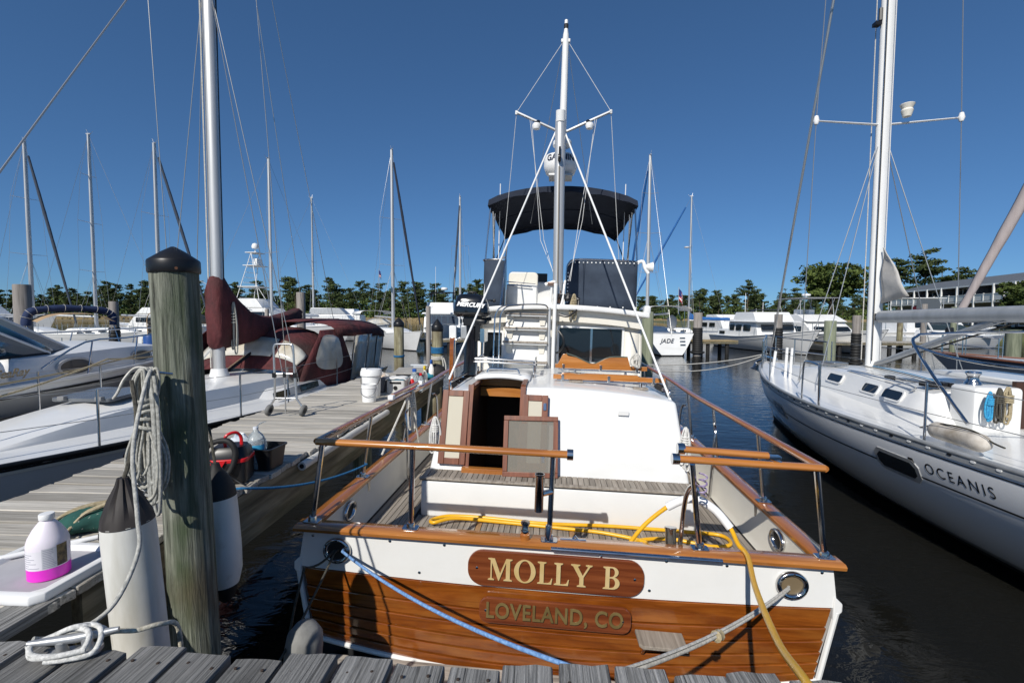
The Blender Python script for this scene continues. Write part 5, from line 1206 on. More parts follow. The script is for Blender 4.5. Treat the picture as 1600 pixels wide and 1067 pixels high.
# companionway bulkhead, winch, clutches, rope hanks
bh = MB().box((-.66, 3.92, 1.50), (.52, .36, .54)).build('cabin_bulkhead', gelcoat, oc, bevel=.05, seg=3); MB().box((.78, 3.92, 1.50), (.60, .36, .54)).build('cabin_bulkhead', gelcoat, oc, bevel=.05, seg=3)
box('companion_door', (.05, 3.86, 1.5), (.92, .05, .66), plain('brown_door', (.06, .03, .02), .3), oc)
box('sliding_hatch', (.05, 4.5, 1.80), (.75, 1.2, .07), gelcoat, oc, bevel=.02)
for x in (-.72, .75): MB().lathe([(.085, 0), (.08, .03), (.06, .05), (.055, .11), (.075, .14), (.07, .16), (.03, .165)], 18, (x, 4.02, 1.765)).build('winch', steel, oc, smooth=40)
for k in range(4): MB().box((-.86 + k * .075, 4.50, 1.70), (.06, .20, .06)).build('rope_clutch', black, oc, bevel=.008)
tag(hank('rope_hank', rope_t, None, (5.50, 5.14, 1.79), .42, 5, .010, .075, 11), 'tan rope hank hanging on the white bulkhead of the big right-hand sailboat', 'rope')
skyrope = ropemat('bright_blue_rope', (.02, .20, .42), (.05, .38, .62))
tag(hank('rope_hank', skyrope, None, (5.30, 5.14, 1.74), .36, 3, .010, .05, 12), 'bright blue rope hank beside the tan hanks on the bulkhead', 'rope')
tag(hank('rope_hank', rope_bk, None, (5.40, 5.14, 1.78), .42, 3, .010, .05, 13), 'dark flecked rope hank between the blue hank and the tan hank', 'rope')
for k, (a, c) in enumerate((((-.80, 4.58, 1.72), (-.35, 6.6, 1.72)), ((-.72, 4.58, 1.72), (-.25, 6.6, 1.72)), ((-.65, 4.58, 1.72), (-.2, 6.5, 1.73)))): MB().tube(sag(a, c, -.02), .007, 6).build('control_line', (rope_w, rope_bk, skyrope)[k], oc)
for (x, y0, y1) in ((-.95, 4.6, 6.3), (.95, 4.6, 6.3)): MB().tube(spline([(x - .02, y0, dzo(y0) + .36), (x, y0 + .06, dzo(y0) + .42), (x + .25 * (-x / abs(x)), y1 - .06, dzo(y1) + .40), (x + .26 * (-x / abs(x)), y1, dzo(y1) + .34)], 3), .014, 8).build('coachroof_handrail', steel, oc)
MB().beam((-.80, 5.0, dzo(5.0) + .40), (-.45, 6.5, dzo(6.5) + .36), .035, .03).build('jib_track', black, oc)
box('track_car', (-.72, 5.35, dzo(5.3) + .43), (.07, .14, .06), black, oc, bevel=.01)
# hoops and stanchions
for (y) in (5.2,):
    for sd in (-1, 1):
        t = y / 10.8; a = H.p(sd, t, H.zt(t)); a.x -= sd * .06; c = H.p(sd, t + .05, H.zt(t + .05)); c.x -= sd * .06
        MB().tube(spline([a, a + Vector((0, .02, .52)), a + Vector((0, .08, .60)), c + Vector((0, -.1, .60)), c + Vector((0, -.02, .50)), c], 4), .013, 8).build('gate_hoop', steel, oc)
stanchions(H, oc, (.16, .30, .48, .70, .86), .62, lines=(1, .5))
pulpit(H, oc, .87, .60); pulpit(H, oc, stern=True)
for (x, y, dx, h) in ((-.98, 8.35, .06, .52), (-.86, 8.05, .02, .62), (-.92, 7.75, .03, .64), (.6, 7.2, 0, .3), (1.05, 6.4, 0, .25), (1.25, 5.9, 0, .24)):
    MB().tube([(x, y, dzo(y)), (x + dx, y, dzo(y) + h)], .028, 10).build('shroud_cover', whitep, oc)
b = MB(); b.beam((0, 10.3, 1.50), (0, 11.0, 1.52), .12, .05); b.tube([(0, 10.9, 1.47), (-.10, 11.12, 1.35), (-.22, 11.0, 1.18)], .03, 6); b.prism([(0, 0), (.2, .1), (.25, -.1)], .03, Matrix.Rotation(R(90), 3, 'X'), (-.3, 11.0, 1.2)); b.build('bow_anchor', steel, oc)
fd = thing('fender', 'grubby white sausage fender lying on the side deck of the big right-hand sailboat', 'fender', (4.46, 4.62, 1.375), R(-6))
MB().lathe([(.012, -.34), (.05, -.33), (.085, -.27), (.09, -.2), (.09, .2), (.085, .27), (.05, .33), (.012, .34)], 18, (0, 0, 0), Matrix.Rotation(R(90), 3, 'X')).build('fender_body', fenderd, fd, smooth=50)
MB().tube(spline([(-.03, .45, -.02), (0, .34, .03), (-.04, .1, .095), (-.02, -.2, .10), (.02, -.36, .03), (.0, -.5, .02)], 4), .008, 6).build('fender_line', rope_bk, fd)
# mooring lines from its bow across the water
for i, (a, c, s_) in enumerate((((6.62, 12.1, 1.62), (2.45, 9.9, 1.55), .12), ((6.60, 12.1, 1.60), (2.5, 9.4, 1.52), .22))):
    tag(tube('mooring_line', sag(a, c, s_, 16), .012, rope_w), ['upper pale line sagging from the right-hand sailboat bow across the water', 'lower pale line sagging from the right-hand sailboat bow across the water'][i], 'rope')
# ---------------------------------------------------------------- background boats
def sail_boat(label, loc, rz, L, B, mast_t, mast_h, group=None, cover=None, furlc=None, hullm=None, dodger=None, spreads=((.42, .9), (.72, .7)), mr=.085, name='sailboat', mastm=None, fb=1.15, stripe=None, cw=None, bimini=None, wr=.009, furl_top=.92, em=.28):
    H = Hull(L, B, fb, fb, fb + .3, .8, .42, 2.2, .9, .35, em=em)
    loc = (loc[0] + math.sin(rz) * L * mast_t, loc[1] - math.cos(rz) * L * mast_t, 0)       # given: where its mast stands
    r = thing(name, label, 'boat', loc, rz, group)
    H.build(r, hullm or gelcoat, gelcoat, n=16)
    dzf = lambda y: H.zt(y / L) - .02
    trunk(r, 'coachroof', gelcoat, L * .30, L * .78, B * .33, B * .16, dzf, .42, fs=L * .2, as_=.06, n=10)
    for k in range(3):
        for sd in (-1, 1): side_win(r, L * (.40 + .09 * k), dzf(L * .4) + .22, L * .055, .14, B * (.325 - .035 * k), sd, .2)
    if stripe:
        for sd in (-1, 1): H.strip(r, 'hull_stripe', stripe, lambda t: H.zt(t) - .22, lambda t: H.zt(t) - .10, 0, .99, sd, off=.006, n=16)
    my = L * mast_t
    m, top = rig(r, my, dzf(my) + .35, mast_h, mr, spreads=spreads, bow=(0, L - .1, fb + .35), stern=(0, .15, fb), mast_m=mastm, cw=cw or B * .42, wr=wr)
    MB().tube([(0, my, dzf(my) + 1.25), (0, my - L * .36, dzf(my) + 1.35)], .07, 8).build('boom', alu, r)
    if cover: sailcover(r, my - .05, dzf(my) + 1.35, L * .35, cover)
    if furlc: furl(r, (0, L - .2, fb + .8), Vector((0, L - .2, fb + .8)).lerp(top, furl_top), furlc, .10)
    if dodger:
        shell([arch(L * .36, B * .30, dzf(4) + .35, dzf(4) + .75), arch(L * .31, B * .34, dzf(4) + .1, dzf(4) + 1.15), arch(L * .25, B * .35, dzf(4) + .1, dzf(4) + 1.2)], dodger, 'dodger', r)
    if bimini:
        shell([arch(L * .22, B * .36, fb + 1.55, fb + 1.85, sq=3.5), arch(L * .04, B * .38, fb + 1.5, fb + 1.85, sq=3.5)], bimini, 'bimini', r)
        for sd in (-1, 1):
            for y in (.22, .13, .04): MB().tube([(sd * B * .36, L * .13, fb), (sd * B * .36, L * y, fb + 1.6)], .015, 6).build('bimini_pole', steel, r)
    stanchions(H, r, (.06, .2, .35, .5, .65, .8, .92), .6, lines=(1,))
    return r, H, top
def stern_at(bx, by, rz, L): return (bx, by)
# left background
r, H, top = sail_boat('white sailboat with blue-black furled jib and twin spreaders at the far left', (-35.2, 34.4, 0), R(250), 12, 3.6, .56, 14.9, furlc=navy, spreads=((.40, 1.05), (.70, .85)), mr=.11, dodger=navy)
r, H, top = sail_boat('white sailboat with bare triple spreader mast and uncovered boom left of the foreground piling', (-30.2, 34.0, 0), R(-92), 10.8, 3.6, .46, 15.3, spreads=((.30, 1.0), (.55, .95), (.79, .6)), mr=.10, stripe=None)
r, H, top = sail_boat('white sailboat with dark furled jib whose mast stands just above the foreground piling cap', (-26.0, 34.6, 0), R(250), 12, 3.6, .55, 14.9, furlc=navy, spreads=((.34, .95), (.62, .95)), mr=.11)
r, H, top = sail_boat('white sailboat whose mast stands between the maroon sail cover and the thick grey piling', (-19.7, 38.4, 0), R(150), 12.5, 3.8, .52, 15.1, spreads=((.45, .9),), mr=.11, cover=whitep)
r, H, top = sail_boat('small-looking sailboat with white flaked sail behind the maroon sail cover end', (-21.4, 50.5, 0), R(95), 12, 3.6, .5, 15.0, spreads=((.5, .8),), mr=.10, cover=whitep)
r, H, top = sail_boat('white sailboat with black furled jib, grey bimini and cockpit screens left of centre', (-9.5, 37.4, 0), R(215), 12, 3.8, .55, 15.5, furlc=navyd, spreads=((.36, 1.0), (.62, .95)), mr=.11, bimini=dirtywhite, dodger=vinyl)
r, H, top = sail_boat('far white sailboat with slim dark-stayed mast behind the black outboard motor', (-5.6, 50.5, 0), R(178), 12, 3.6, .52, 15.2, furlc=navy, spreads=((.62, .9), (.3, .9)), mr=.10)
# right background
r, H, top = sail_boat('white sailboat with reverse transom named JADE and blue furled jib', (10.2, 35.4, 0), R(3), 11.5, 3.9, .43, 14.5, furlc=bluec, spreads=((.55, .9), (.32, .75), (.78, .6)), mr=.10, bimini=dirtywhite, fb=1.45, em=.62)
mj = text_mesh('JADE', .40, .004, shear=.35, xscale=1.0); o = link('lettering', mj, r); mj.materials.clear(); mj.materials.append(navyd); o.matrix_local = Matrix.Translation((-.30, .18, .98)) @ frame_m((1, 0, 0), (0, .22, 1)).to_4x4()
mj = text_mesh('BEAUFORT, NC', .13, .004); o = link('lettering', mj, r); mj.materials.clear(); mj.materials.append(navyd); 
bpy.data.objects.remove(o)
for k in range(3): box('transom_step', (.75, .10 + .06 * k, .75 + .22 * k), (.35, .04, .05), steel, r)
MB().lathe([(.05, 0), (.28, .25), (.34, .55), (.30, .9), (.05, 1.1)], 12, (.9, 2.4, 1.6), frame_m((0, 1, .0), (1, 0, 0)) if False else None).build('stowed_dinghy', plain('grey_hypalon', (.5, .5, .5), .6), r, smooth=50)
r, H, top = sail_boat('white sailboat with bright blue sail cover and blue furled jib at centre right', (18.25, 48.4, 0), R(72), 11, 3.7, .35, 14.8, furlc=bluec, cover=bluec, spreads=((.62, .85),), mr=.10, fb=1.0)
MB().lathe([(.05, 0), (.25, .05), (.28, .14), (.05, .2)], 12, (0, 11 * .35 + .35, 9.6)).build('radar_dome', whitep, r, smooth=40)
# grey furled jib boat at the right edge
H = Hull(11.5, 3.6, 1.15, 1.15, 1.45, .7, .42, 2.0, 1.2, .2)
nb_ = thing('sailboat', 'dark blue sailboat with teak toe rail and grey furled jib at the right edge', 'boat', (21.2, 6.6, 0), R(40))
bluehull = noisy('navy_hull', [(.3, (.045, .06, .09)), (.7, (.06, .08, .115))], (1, 1, 1), rough=.15, coat=.5)
H.build(nb_, bluehull, gelcoat, railm=plain('teak_toe_rail', (.13, .05, .03), .5), rail=.035)
trunk(nb_, 'coachroof', gelcoat, 3.2, 8.8, 1.15, .55, lambda y: H.zt(y / 11.5) - .02, .42, fs=2, as_=.06)
rig(nb_, 6.3, 1.5, 15, .10, spreads=((.5, 1.0),), stern=(0, .2, 1.2), cw=1.5)
greysock = noisy('grey_sail_sock', [(.3, (.34, .29, .28)), (.7, (.44, .385, .375))], (8, 8, 1), rough=.8)
fj = MB(); A_, B_ = Vector((0, 11.3, 1.5)), Vector((0, 6.45, 14.6))
fo = furl(nb_, A_.lerp(B_, .07), A_.lerp(B_, .95), greysock, .19)
pk = A_.lerp(B_, .03); MB().lathe([(.10, -.10), (.11, 0), (.10, .1)], 14, A_.lerp(B_, .05)).build('furler_drum', black, nb_)
MB().tube([A_.lerp(B_, .08) + Vector((.12, .05, 0)), A_.lerp(B_, .5) + Vector((.15, .06, 0)), A_.lerp(B_, .93) + Vector((.1, .05, 0))], .02, 6).build('sail_edge', plain('faded_red_edge', (.40, .10, .09), .8), fo)
stanchions(H, nb_, (.2, .35, .5, .65, .8), .6, lines=(1, .5)); pulpit(H, nb_)
# trawler and motor yachts
def yacht(label, loc, rz, L, B, fb, fbow, houses, wins, extras=None, hullm=None, stripe=None, name='motor_yacht'):
    H = Hull(L, B, fb, fb + .05, fbow, .9, .35, 2.3, 1.3, .05, em=.25)
    r = thing(name, label, 'boat', loc, rz); H.build(r, hullm or gelcoat, gelcoat, n=16, rail=.04)
    for hdef in houses: house(r, *hdef)
    for wv in wins:
        if wv[0] == 's':
            for sd in (-1, 1): side_win(r, *wv[1:6], sd, .06, name='window')
        else: end_win(r, *wv[1:])
    if stripe:
        for sd in (-1, 1): H.strip(r, 'hull_stripe', stripe, lambda t: H.zt(t) - .30, lambda t: H.zt(t) - .24, 0, .99, sd, off=.03, n=16)
    stanchions(H, r, (.45, .6, .75, .88, .96), .7, lines=(1,), r=.016)
    return r, H
# bow-on trawler with navy window covers (left of the outboard)
r, H = yacht('white flybridge trawler bow-on with navy windscreen cover, behind the black outboard', (-6.6, 48, 0), R(184), 11, 3.9, 1.2, 2.0,
    [('saloon_house', gelcoat, 2.0, 7.6, 1.6, 1.1, 2.75, .5, .1), ('flybridge', gelcoat, 2.6, 6.6, 1.5, 2.8, 3.75, .7, .2), ('roof_brow', gelcoat, 1.8, 7.5, 1.75, 2.72, 2.85, .2, .1)],
    [('s', 4.5, 2.2, 2.6, .6, 1.56), ('e', 0, 7.44, 2.2, 2.7, .7, -.3, navy)])
shell([arch(6.0, 1.2, 4.35, 4.7, sq=4), arch(3.6, 1.2, 4.35, 4.7, sq=4)], navyd, 'bimini', r)
for sd in (-1, 1):
    for y in (3.7, 5.9): MB().tube([(sd * 1.18, y, 3.7), (sd * 1.18, y, 4.4)], .02, 6).build('bimini_pole', steel, r)
MB().lathe([(.30, 0), (.32, .1), (.25, .22)], 14, (0, 4.5, 4.95)).build('radar_dome', whitep, r); MB().tube([(0, 4.5, 4.6), (0, 4.5, 4.95)], .04, 6).build('radar_post', whitepaint, r)
for x in (-.9, .9): MB().tube([(x, 3.5, 3.7), (x, 3.3, 7.2)], .015, 5).build('antenna', whitep, r)
# right: trawler yacht with raised flybridge
r, H = yacht('white trawler yacht with upswept bow and boxy flybridge, nearest of the right-hand motor yachts', (19.5, 42.3, 0), R(183), 11.8, 3.9, 1.35, 2.35,
    [('aft_cabin', gelcoat, 1.0, 3.2, 1.5, 1.3, 2.1, .1, .1), ('saloon_house', gelcoat, 2.9, 7.4, 1.55, 1.3, 3.0, .5, .1), ('flybridge', gelcoat, 3.6, 7.0, 1.5, 3.05, 4.0, .55, .3), ('roof_brow', gelcoat, 2.5, 7.6, 1.75, 2.98, 3.1, .2, .1)],
    [('s', 1.9, 1.72, .9, .34, 1.5), ('s', 3.6, 2.35, .7, .62, 1.53), ('s', 4.6, 2.35, .8, .62, 1.53), ('s', 5.8, 2.35, 1.0, .62, 1.53), ('e', 0, 7.28, 2.45, 2.5, .6, -.3)], stripe=dirtywhite)
for x, y, h in ((.8, 4.2, 2.2), (-.8, 4.0, 1.2), (0, 4.4, .5)): MB().tube([(x, y, 3.9), (x, y, 3.9 + h)], .02, 5).build('antenna', whitep, r)
shell([arch(5.8, 1.4, 4.05, 4.3, sq=4), arch(6.3, 1.3, 4.05, 4.2, sq=4)], navyd, 'helm_cover', r)
r.scale = (1, 1, .74)
r, H = yacht('white cabin cruiser with blue stripe and awning, left and behind the trawler yacht', (23.4, 56.0, 0), R(183), 11, 3.8, 1.25, 1.9,
    [('saloon_house', gelcoat, 1.5, 7.0, 1.55, 1.2, 2.9, 1.1, .3), ('flybridge', gelcoat, 2.2, 5.6, 1.4, 2.95, 3.65, .9, .2)],
    [('s', 2.4, 2.2, 1.3, .62, 1.53), ('s', 4.2, 2.2, 1.3, .62, 1.53)], stripe=navy)
box('awning', (0, .6, 3.0), (2.9, 2.2, .06), whitepaint, r); box('awning_curtain', (1.45, .6, 2.2), (.04, 1.6, 1.5), navyd, r); box('awning_curtain', (-1.45, .6, 2.2), (.04, 1.6, 1.5), navyd, r)
r.scale = (1, 1, .78)
r, H = yacht('white flybridge yacht with aluminium hardtop frame and radar, right of the trawler yacht', (24.3, 44.0, 0), R(183), 13, 4.3, 1.5, 2.5,
    [('saloon_house', gelcoat, 2.5, 8.6, 1.75, 1.4, 3.05, 1.6, .2), ('flybridge', gelcoat, 3.0, 7.4, 1.65, 3.1, 3.9, 1.3, .2)],
    [('s', 4.0, 2.3, 1.6, .6, 1.72), ('s', 6.0, 2.3, 1.6, .6, 1.72), ('e', 0, 7.9, 2.35, 2.8, .6, -.8)], stripe=navy)
box('hardtop', (0, 4.8, 5.75), (2.9, 3.6, .08), alu, r, bevel=.02)
for sd in (-1, 1):
    for (a, c) in ((3.2, 3.6), (3.9, 3.2), (6.2, 6.0), (5.4, 6.3)): MB().tube([(sd * 1.4, a, 3.8), (sd * 1.35, c, 5.72)], .03, 6).build('hardtop_pole', alu, r)
MB().lathe([(.3, 0), (.34, .1), (.3, .22), (.05, .26)], 14, (0, 4.8, 6.05)).build('radar_dome', whitep, r); MB().tube([(0, 4.8, 5.75), (0, 4.8, 6.1)], .05, 6).build('radar_post', whitepaint, r)
for x in (-.5, .5): MB().box((x, 4.6, 4.15), (.5, .5, .7)).build('helm_seat', whitep, r, bevel=.05)
r.scale = (1, 1, .72)
r, H = yacht('white express cruiser with swept hull and arch, in front of the balcony building', (36.5, 38.2, 0), R(78), 13.5, 4.2, 1.4, 1.7,
    [('deckhouse', gelcoat, 4.0, 10.5, 1.7, 1.3, 2.2, 3.0, .3), ('windscreen', glasst, 4.5, 8.2, 1.55, 2.2, 2.9, 1.6, .6)], [('s', 6.0, 1.75, 2.0, .2, 1.66)], hullm=gelcoat)
r.rotation_euler.z = R(-88); r.scale = (.75, .75, .7)
r.location = (32.5, 40, 0)
MB().tube(spline([(-1.7, 3.2, 2.0), (-1.5, 2.4, 3.4), (0, 2.2, 3.7), (1.5, 2.4, 3.4), (1.7, 3.2, 2.0)], 4), .10, 8).build('radar_arch', gelcoat, r)
r, H = yacht('flybridge yacht with dark side curtains and red cushion, partly hidden behind the grey boom', (34.5, 45.0, 0), R(-90), 12, 4.1, 1.4, 2.0,
    [('saloon_house', gelcoat, 2.0, 8.0, 1.7, 1.3, 3.0, 1.2, .2), ('flybridge', gelcoat, 2.6, 6.6, 1.6, 3.05, 3.8, 1.0, .2)], [('s', 4.6, 2.25, 3.6, .6, 1.66)])
box('hardtop', (0, 4.2, 5.2), (2.8, 3.4, .08), whitepaint, r, bevel=.02); box('side_curtain', (1.38, 4.2, 4.55), (.03, 2.2, 1.1), plain('smoked_vinyl', (.09, .10, .11), .3), r); box('cushion', (0, 4.6, 4.1), (1.0, .6, .5), red, r, bevel=.1)
for sd in (-1, 1):
    for y in (2.7, 5.6): MB().tube([(sd * 1.38, y, 3.7), (sd * 1.38, y, 5.2)], .03, 6).build('hardtop_pole', alu, r)
r.scale = (1, 1, .85)
# left: cruiser with rolled navy bimini and tan canvas boat and others
def arch_bimini(label, loc, rz, w, z, m, name='rolled_bimini'): pass
r, H = yacht('white express boat with tan canvas top behind the black-sleeved pilings', (-24.0, 30.5, 0), R(-35), 9, 3.1, 1.1, 1.5, [('deckhouse', gelcoat, 3.0, 7.4, 1.2, 1.0, 1.7, 2, .2)], [('s', 4.6, 1.35, 1.5, .18, 1.18)])
shell([arch(1.0, 1.3, 1.5, 2.55, sq=3), arch(2.2, 1.35, 1.9, 2.7, sq=3), arch(3.2, 1.3, 1.95, 2.6, sq=3)], tanc, 'canvas_top', r)
MB().tube(spline([(-1.35, .6, 1.2), (-1.3, .6, 2.4), (0, .6, 2.7), (1.3, .6, 2.4), (1.35, .6, 1.2)], 4), .03, 6).build('canvas_bow', tanc, r)
mj = text_mesh('LOT', .42, .004, bold=.01); o = link('lettering', mj, r); mj.materials.clear(); mj.materials.append(black); o.matrix_local = Matrix.Translation((0, -.02, .78)) @ frame_m((1, 0, 0), (0, .05, 1)).to_4x4()
# navy bimini rolled on its frame over the cockpit of a cockpit boat nearer than the pilings
r, H = yacht('low white cockpit boat carrying a rolled navy bimini lashed with cord', (-11.9, 13.7, 0), R(62), 7.5, 2.7, .85, 1.1, [('coaming', dirtywhite, 1.0, 4.8, 1.05, .8, 1.15, .6, .1)], [])
b = MB(); P = spline([(-1.05, 2.2, 2.2), (-1.02, 2.2, 2.52), (-.75, 2.2, 2.68), (0, 2.2, 2.73), (.75, 2.2, 2.68), (1.02, 2.2, 2.52), (1.05, 2.2, 2.2)], 4)
b.tube(P, [.11 * (1 + .12 * math.sin(i * 1.3)) for i in range(len(P))], 10); ro = b.build('rolled_canvas', noisy('royal_navy_canvas', [(.3, (.010, .022, .07)), (.7, (.018, .036, .10))], (5, 5, 5), rough=.85, bump=.4, bdist=.03), r, smooth=60)
for i in range(3, len(P) - 3, 2):
    t_ = (P[i + 1] - P[i - 1]).normalized(); q = t_.orthogonal().normalized(); q2 = t_.cross(q)
    MB().tube([P[i] + (q * math.cos(a) + q2 * math.sin(a)) * .125 + t_ * .02 * math.sin(a) for a in [2 * PI * k / 12 for k in range(12)]], .006, 5, closed=True).build('lashing', rope_w, ro)
b = MB(); b.grid(lambda u, v: Vector(((2 * u - 1) * .95, 2.25 - .5 * v, 2.61 - .25 * abs(2 * u - 1) ** 3 - .05 * v)), 10, 2); part('tan_lining', b, tanc, r, smooth=60)
for x in (-1.04, 1.04):
    for y in (1.4, 2.9): MB().tube([(x, y, 1.0), (x, 2.2, 2.3)], .015, 8).build('bimini_pole', steel, r)
# white dinghy hull upside on the water behind the cruiser's bow rail
r, H = yacht('weathered white open dinghy with bare thwarts in front of the pilings at left', (-16.2, 22.0, 0), R(-58), 5.4, 2.2, .62, .85, [('console', dirtywhite, 1.6, 2.6, .5, .5, 1.2, .3, .1)], [], hullm=dirtywhite, name='dinghy')
for y in (1.2, 3.2, 4.2): box('thwart', (0, y, .66), (1.6, .3, .05), dirtywhite, r)
r, H = yacht('long white motorsailer with oval windows, left of the foreground piling', (-24.0, 38.5, 0), R(-100), 12, 3.8, 1.5, 1.9, [('deckhouse', dirtywhite, 3.0, 8.5, 1.4, 1.4, 2.2, 2.0, .2)], [('s', 5.0, 1.85, 2.0, .25, 1.36)], hullm=dirtywhite)
for k in range(3): H.patch(r, 'oval_portlight', glassd, oval(.32, .16, 14), 3.6 + 1.0 * k, 1.0, 1, off=.02)
# sportfisher with tower
r, H = yacht('white sportfishing boat with tall ladder tower and outriggers behind the maroon sail cover', (-33.0, 52.0, 0), R(-95), 14, 4.6, 1.5, 2.6,
    [('saloon_house', gelcoat, 3.0, 8.5, 1.8, 1.5, 3.3, 1.5, .2), ('flybridge', gelcoat, 3.2, 6.6, 1.6, 3.35, 4.3, .8, .2)], [('s', 5.2, 2.6, 3.5, .6, 1.76)])
for sd in (-1, 1):
    for y in (3.6, 6.2): MB().tube([(sd * 1.5, y, 4.1), (sd * .7, 4.9, 9.3)], .04, 6).build('tower_leg', whitepaint, r)
    MB().tube([(sd * 1.9, 5.5, 3.2), (sd * 4.6, 2.0, 6.0)], .03, 5).build('outrigger', whitepaint, r)
for k in range(9): MB().tube([(-1.45 + .085 * k, 4.0 + .1 * k, 4.4 + .55 * k), (1.45 - .085 * k, 4.0 + .1 * k, 4.4 + .55 * k)], .03, 5).build('tower_rung', whitepaint, r)
for z, s_ in ((5.6, 2.9), (7.9, 2.0), (9.3, 1.6)): box('tower_platform', (0, 4.9, z), (s_, s_ * .8, .07), whitepaint, r)
MB().lathe([(.3, 0), (.36, .2), (.25, .5), (0, .6)], 12, (0, 4.9, 9.8)).build('satellite_dome', whitep, r, smooth=50); MB().tube([(0, 4.9, 9.3), (0, 4.9, 9.85)], .04, 5).build('dome_post', whitepaint, r); box('tower_helm', (0, 5.2, 8.35), (1.0, .4, .6), gelcoat, r, bevel=.05)
r, H = yacht('large white bridge yacht with radar mast at the far left edge', (-60, 44, 0), R(-85), 16, 5, 1.8, 2.6, [('saloon_house', gelcoat, 3.0, 11, 2.0, 1.8, 3.6, 2, .2), ('flybridge', gelcoat, 4.0, 9.0, 1.8, 3.65, 4.7, 1.2, .3)], [('s', 6.5, 2.8, 5, .7, 1.95), ('s', 6.0, 3.95, 2.4, .3, 1.76)])
MB().tube([(0, 5, 4.6), (0, 4.8, 5.6)], .12, 8).build('radar_mast', whitep, r); MB().lathe([(.35, 0), (.4, .12), (.3, .28)], 12, (0, 4.8, 5.6)).build('radar_dome', whitep, r); box('navy_enclosure', (0, 3.0, 2.6), (3.6, 2.4, 1.5), navy, r, bevel=.1)
for i, (lb, x, y, rz, L) in enumerate((('plain white cruiser moored before the trees left of the foreground piling', -34, 50, 80, 10), ('white cruiser with grey roof seen past the maroon sail cover', -23.5, 47, -80, 11), ('low white cruiser with hardtop seen right of the thick grey piling', -14.8, 55, 95, 10), ('white cruiser moored behind the two black-capped pilings', -9.5, 60, -90, 10))):
    r, H = yacht(lb, (x, y, 0), R(rz), L, 3.6, 1.2, 1.7, [('saloon_house', gelcoat, 2.5, L - 3, 1.45, 1.1, 2.6, 1.2, .2), ('flybridge', gelcoat if i != 1 else greyalu, 3.2, L - 4.2, 1.3, 2.65, 3.3, .7, .2)], [('s', L * .45, 2.0, 2.4, .5, 1.42)])
# ---------------------------------------------------------------- pilings in the water
def piling(label, x, y, r_, top, m, sleeve=None, cap=None, group=None, bands=()):
    o = thing('piling', label, 'piling', (x, y, 0), 0, group)
    MB().lathe([(r_ * 1.04, -1.5), (r_ * 1.02, 0), (r_, top - .02), (r_ * .94, top), (0, top)], 18).build('post', m, o, smooth=40)
    if cap: MB().lathe([(r_ * 1.06, top - .10), (r_ * 1.09, top - .09), (r_ * 1.09, top + .02), (r_ * 1.0, top + .04), (.01, top + .20)], 20).build('cone_cap', black, o)
    if sleeve:
        z0, z1 = sleeve; prof = []; n = max(6, int((z1 - z0) / .07))
        for k in range(n + 1): z = z0 + (z1 - z0) * k / n; prof += [(r_ * 1.16 + (.012 if k % 2 else -.008), z)]
        MB().lathe(prof, 18).build('rubber_sleeve', blackm, o, smooth=25)
        MB().lathe([(r_ * 1.25, z0 - .02), (r_ * 1.75, z0 + .05), (r_ * 1.7, z0 + .12), (r_ * 1.2, z0 + .16)], 18).build('float_collar', blackm, o)
    for (z, m2, n2) in bands:
        for k in range(n2): MB().tube([(r_ * 1.06 * math.cos(a), r_ * 1.06 * math.sin(a), z + .03 * k + .01 * math.sin(a)) for a in [2 * PI * q / 18 for q in range(18)]], .016, 6, closed=True).build('rope_turn', m2, o)
    return o
olive = noisy('olive_piling', [(.28, (.06, .05, .03)), (.5, (.24, .22, .13)), (.7, (.42, .40, .29))], (9, 9, .9), detail=8, rough=.9, bump=.6, bdist=.012, second=((2, 2, 1.6), (.07, .045, .03), .45, .75))
piling('black capped olive piling with one thin blue rope turn, left of the pair', -3.63, 15.0, .155, 2.30, olive, cap=True, bands=((1.25, rope_db, 2),))
piling('black capped piling with blue strap and white rope at the pier end', -1.83, 11.45, .135, 2.28, olive, cap=True, bands=((1.66, rope_db, 5), (1.50, rope_w, 3)))
tag(MB().tube(spline([(-1.70, 11.3, 1.56), (-1.66, 11.28, 1.35), (-1.68, 11.28, 1.15), (-1.62, 11.28, 1.13), (-1.60, 11.28, 1.35), (-1.66, 11.3, 1.54)], 4), .016, 6).build('rope_loop', rope_w), 'white rope loop hanging off the black capped piling at the pier end', 'rope')
piling('thick grey-brown piling with black ribbed sleeve at the far left', -16.7, 16.0, .235, 3.55, greypile, sleeve=(.6, 1.95))
piling('short all-black sleeved piling under the rolled navy bimini', -14.9, 19.5, .19, 2.3, blackm, sleeve=(.4, 2.28))
piling('grey piling with black sleeve left of the foreground piling', -17.0, 20.0, .17, 3.1, greypile, sleeve=(.3, 2.0))
piling('thick pale grey piling rising behind the end of the maroon sail cover', -10.81, 24, .21, 3.72, greypile)
piling('slim grey piling behind the middle of the maroon sail cover', -13.6, 26, .11, 2.9, greypile)
piling('slim pale piling just left of the pair of black capped pilings', -3.9, 21.8, .11, 3.0, greypile)
piling('greenish piling at the right of the trawler in front of JADE', 3.47, 12.0, .15, 2.68, greenpile)
piling('black sleeved piling with grey top standing alone in the basin at centre right', 12.3, 31, .27, 2.85, greypile, sleeve=(.15, 1.85))
piling('black sleeved piling with grey top in front of the trawler yacht bow', 14.22, 25, .20, 2.72, greypile, sleeve=(.15, 2.0))
piling('pale green piling in front of the hardtop yacht', 16.32, 24, .27, 2.40, greenpile)
piling('black ribbed sleeve piling with brown top just left of the grey-boom mast', 17.67, 24, .19, 2.68, greypile, sleeve=(.15, 1.75))
piling('green piling cut by the right edge of the picture', 26.6, 24.8, .32, 1.95, greenpile)
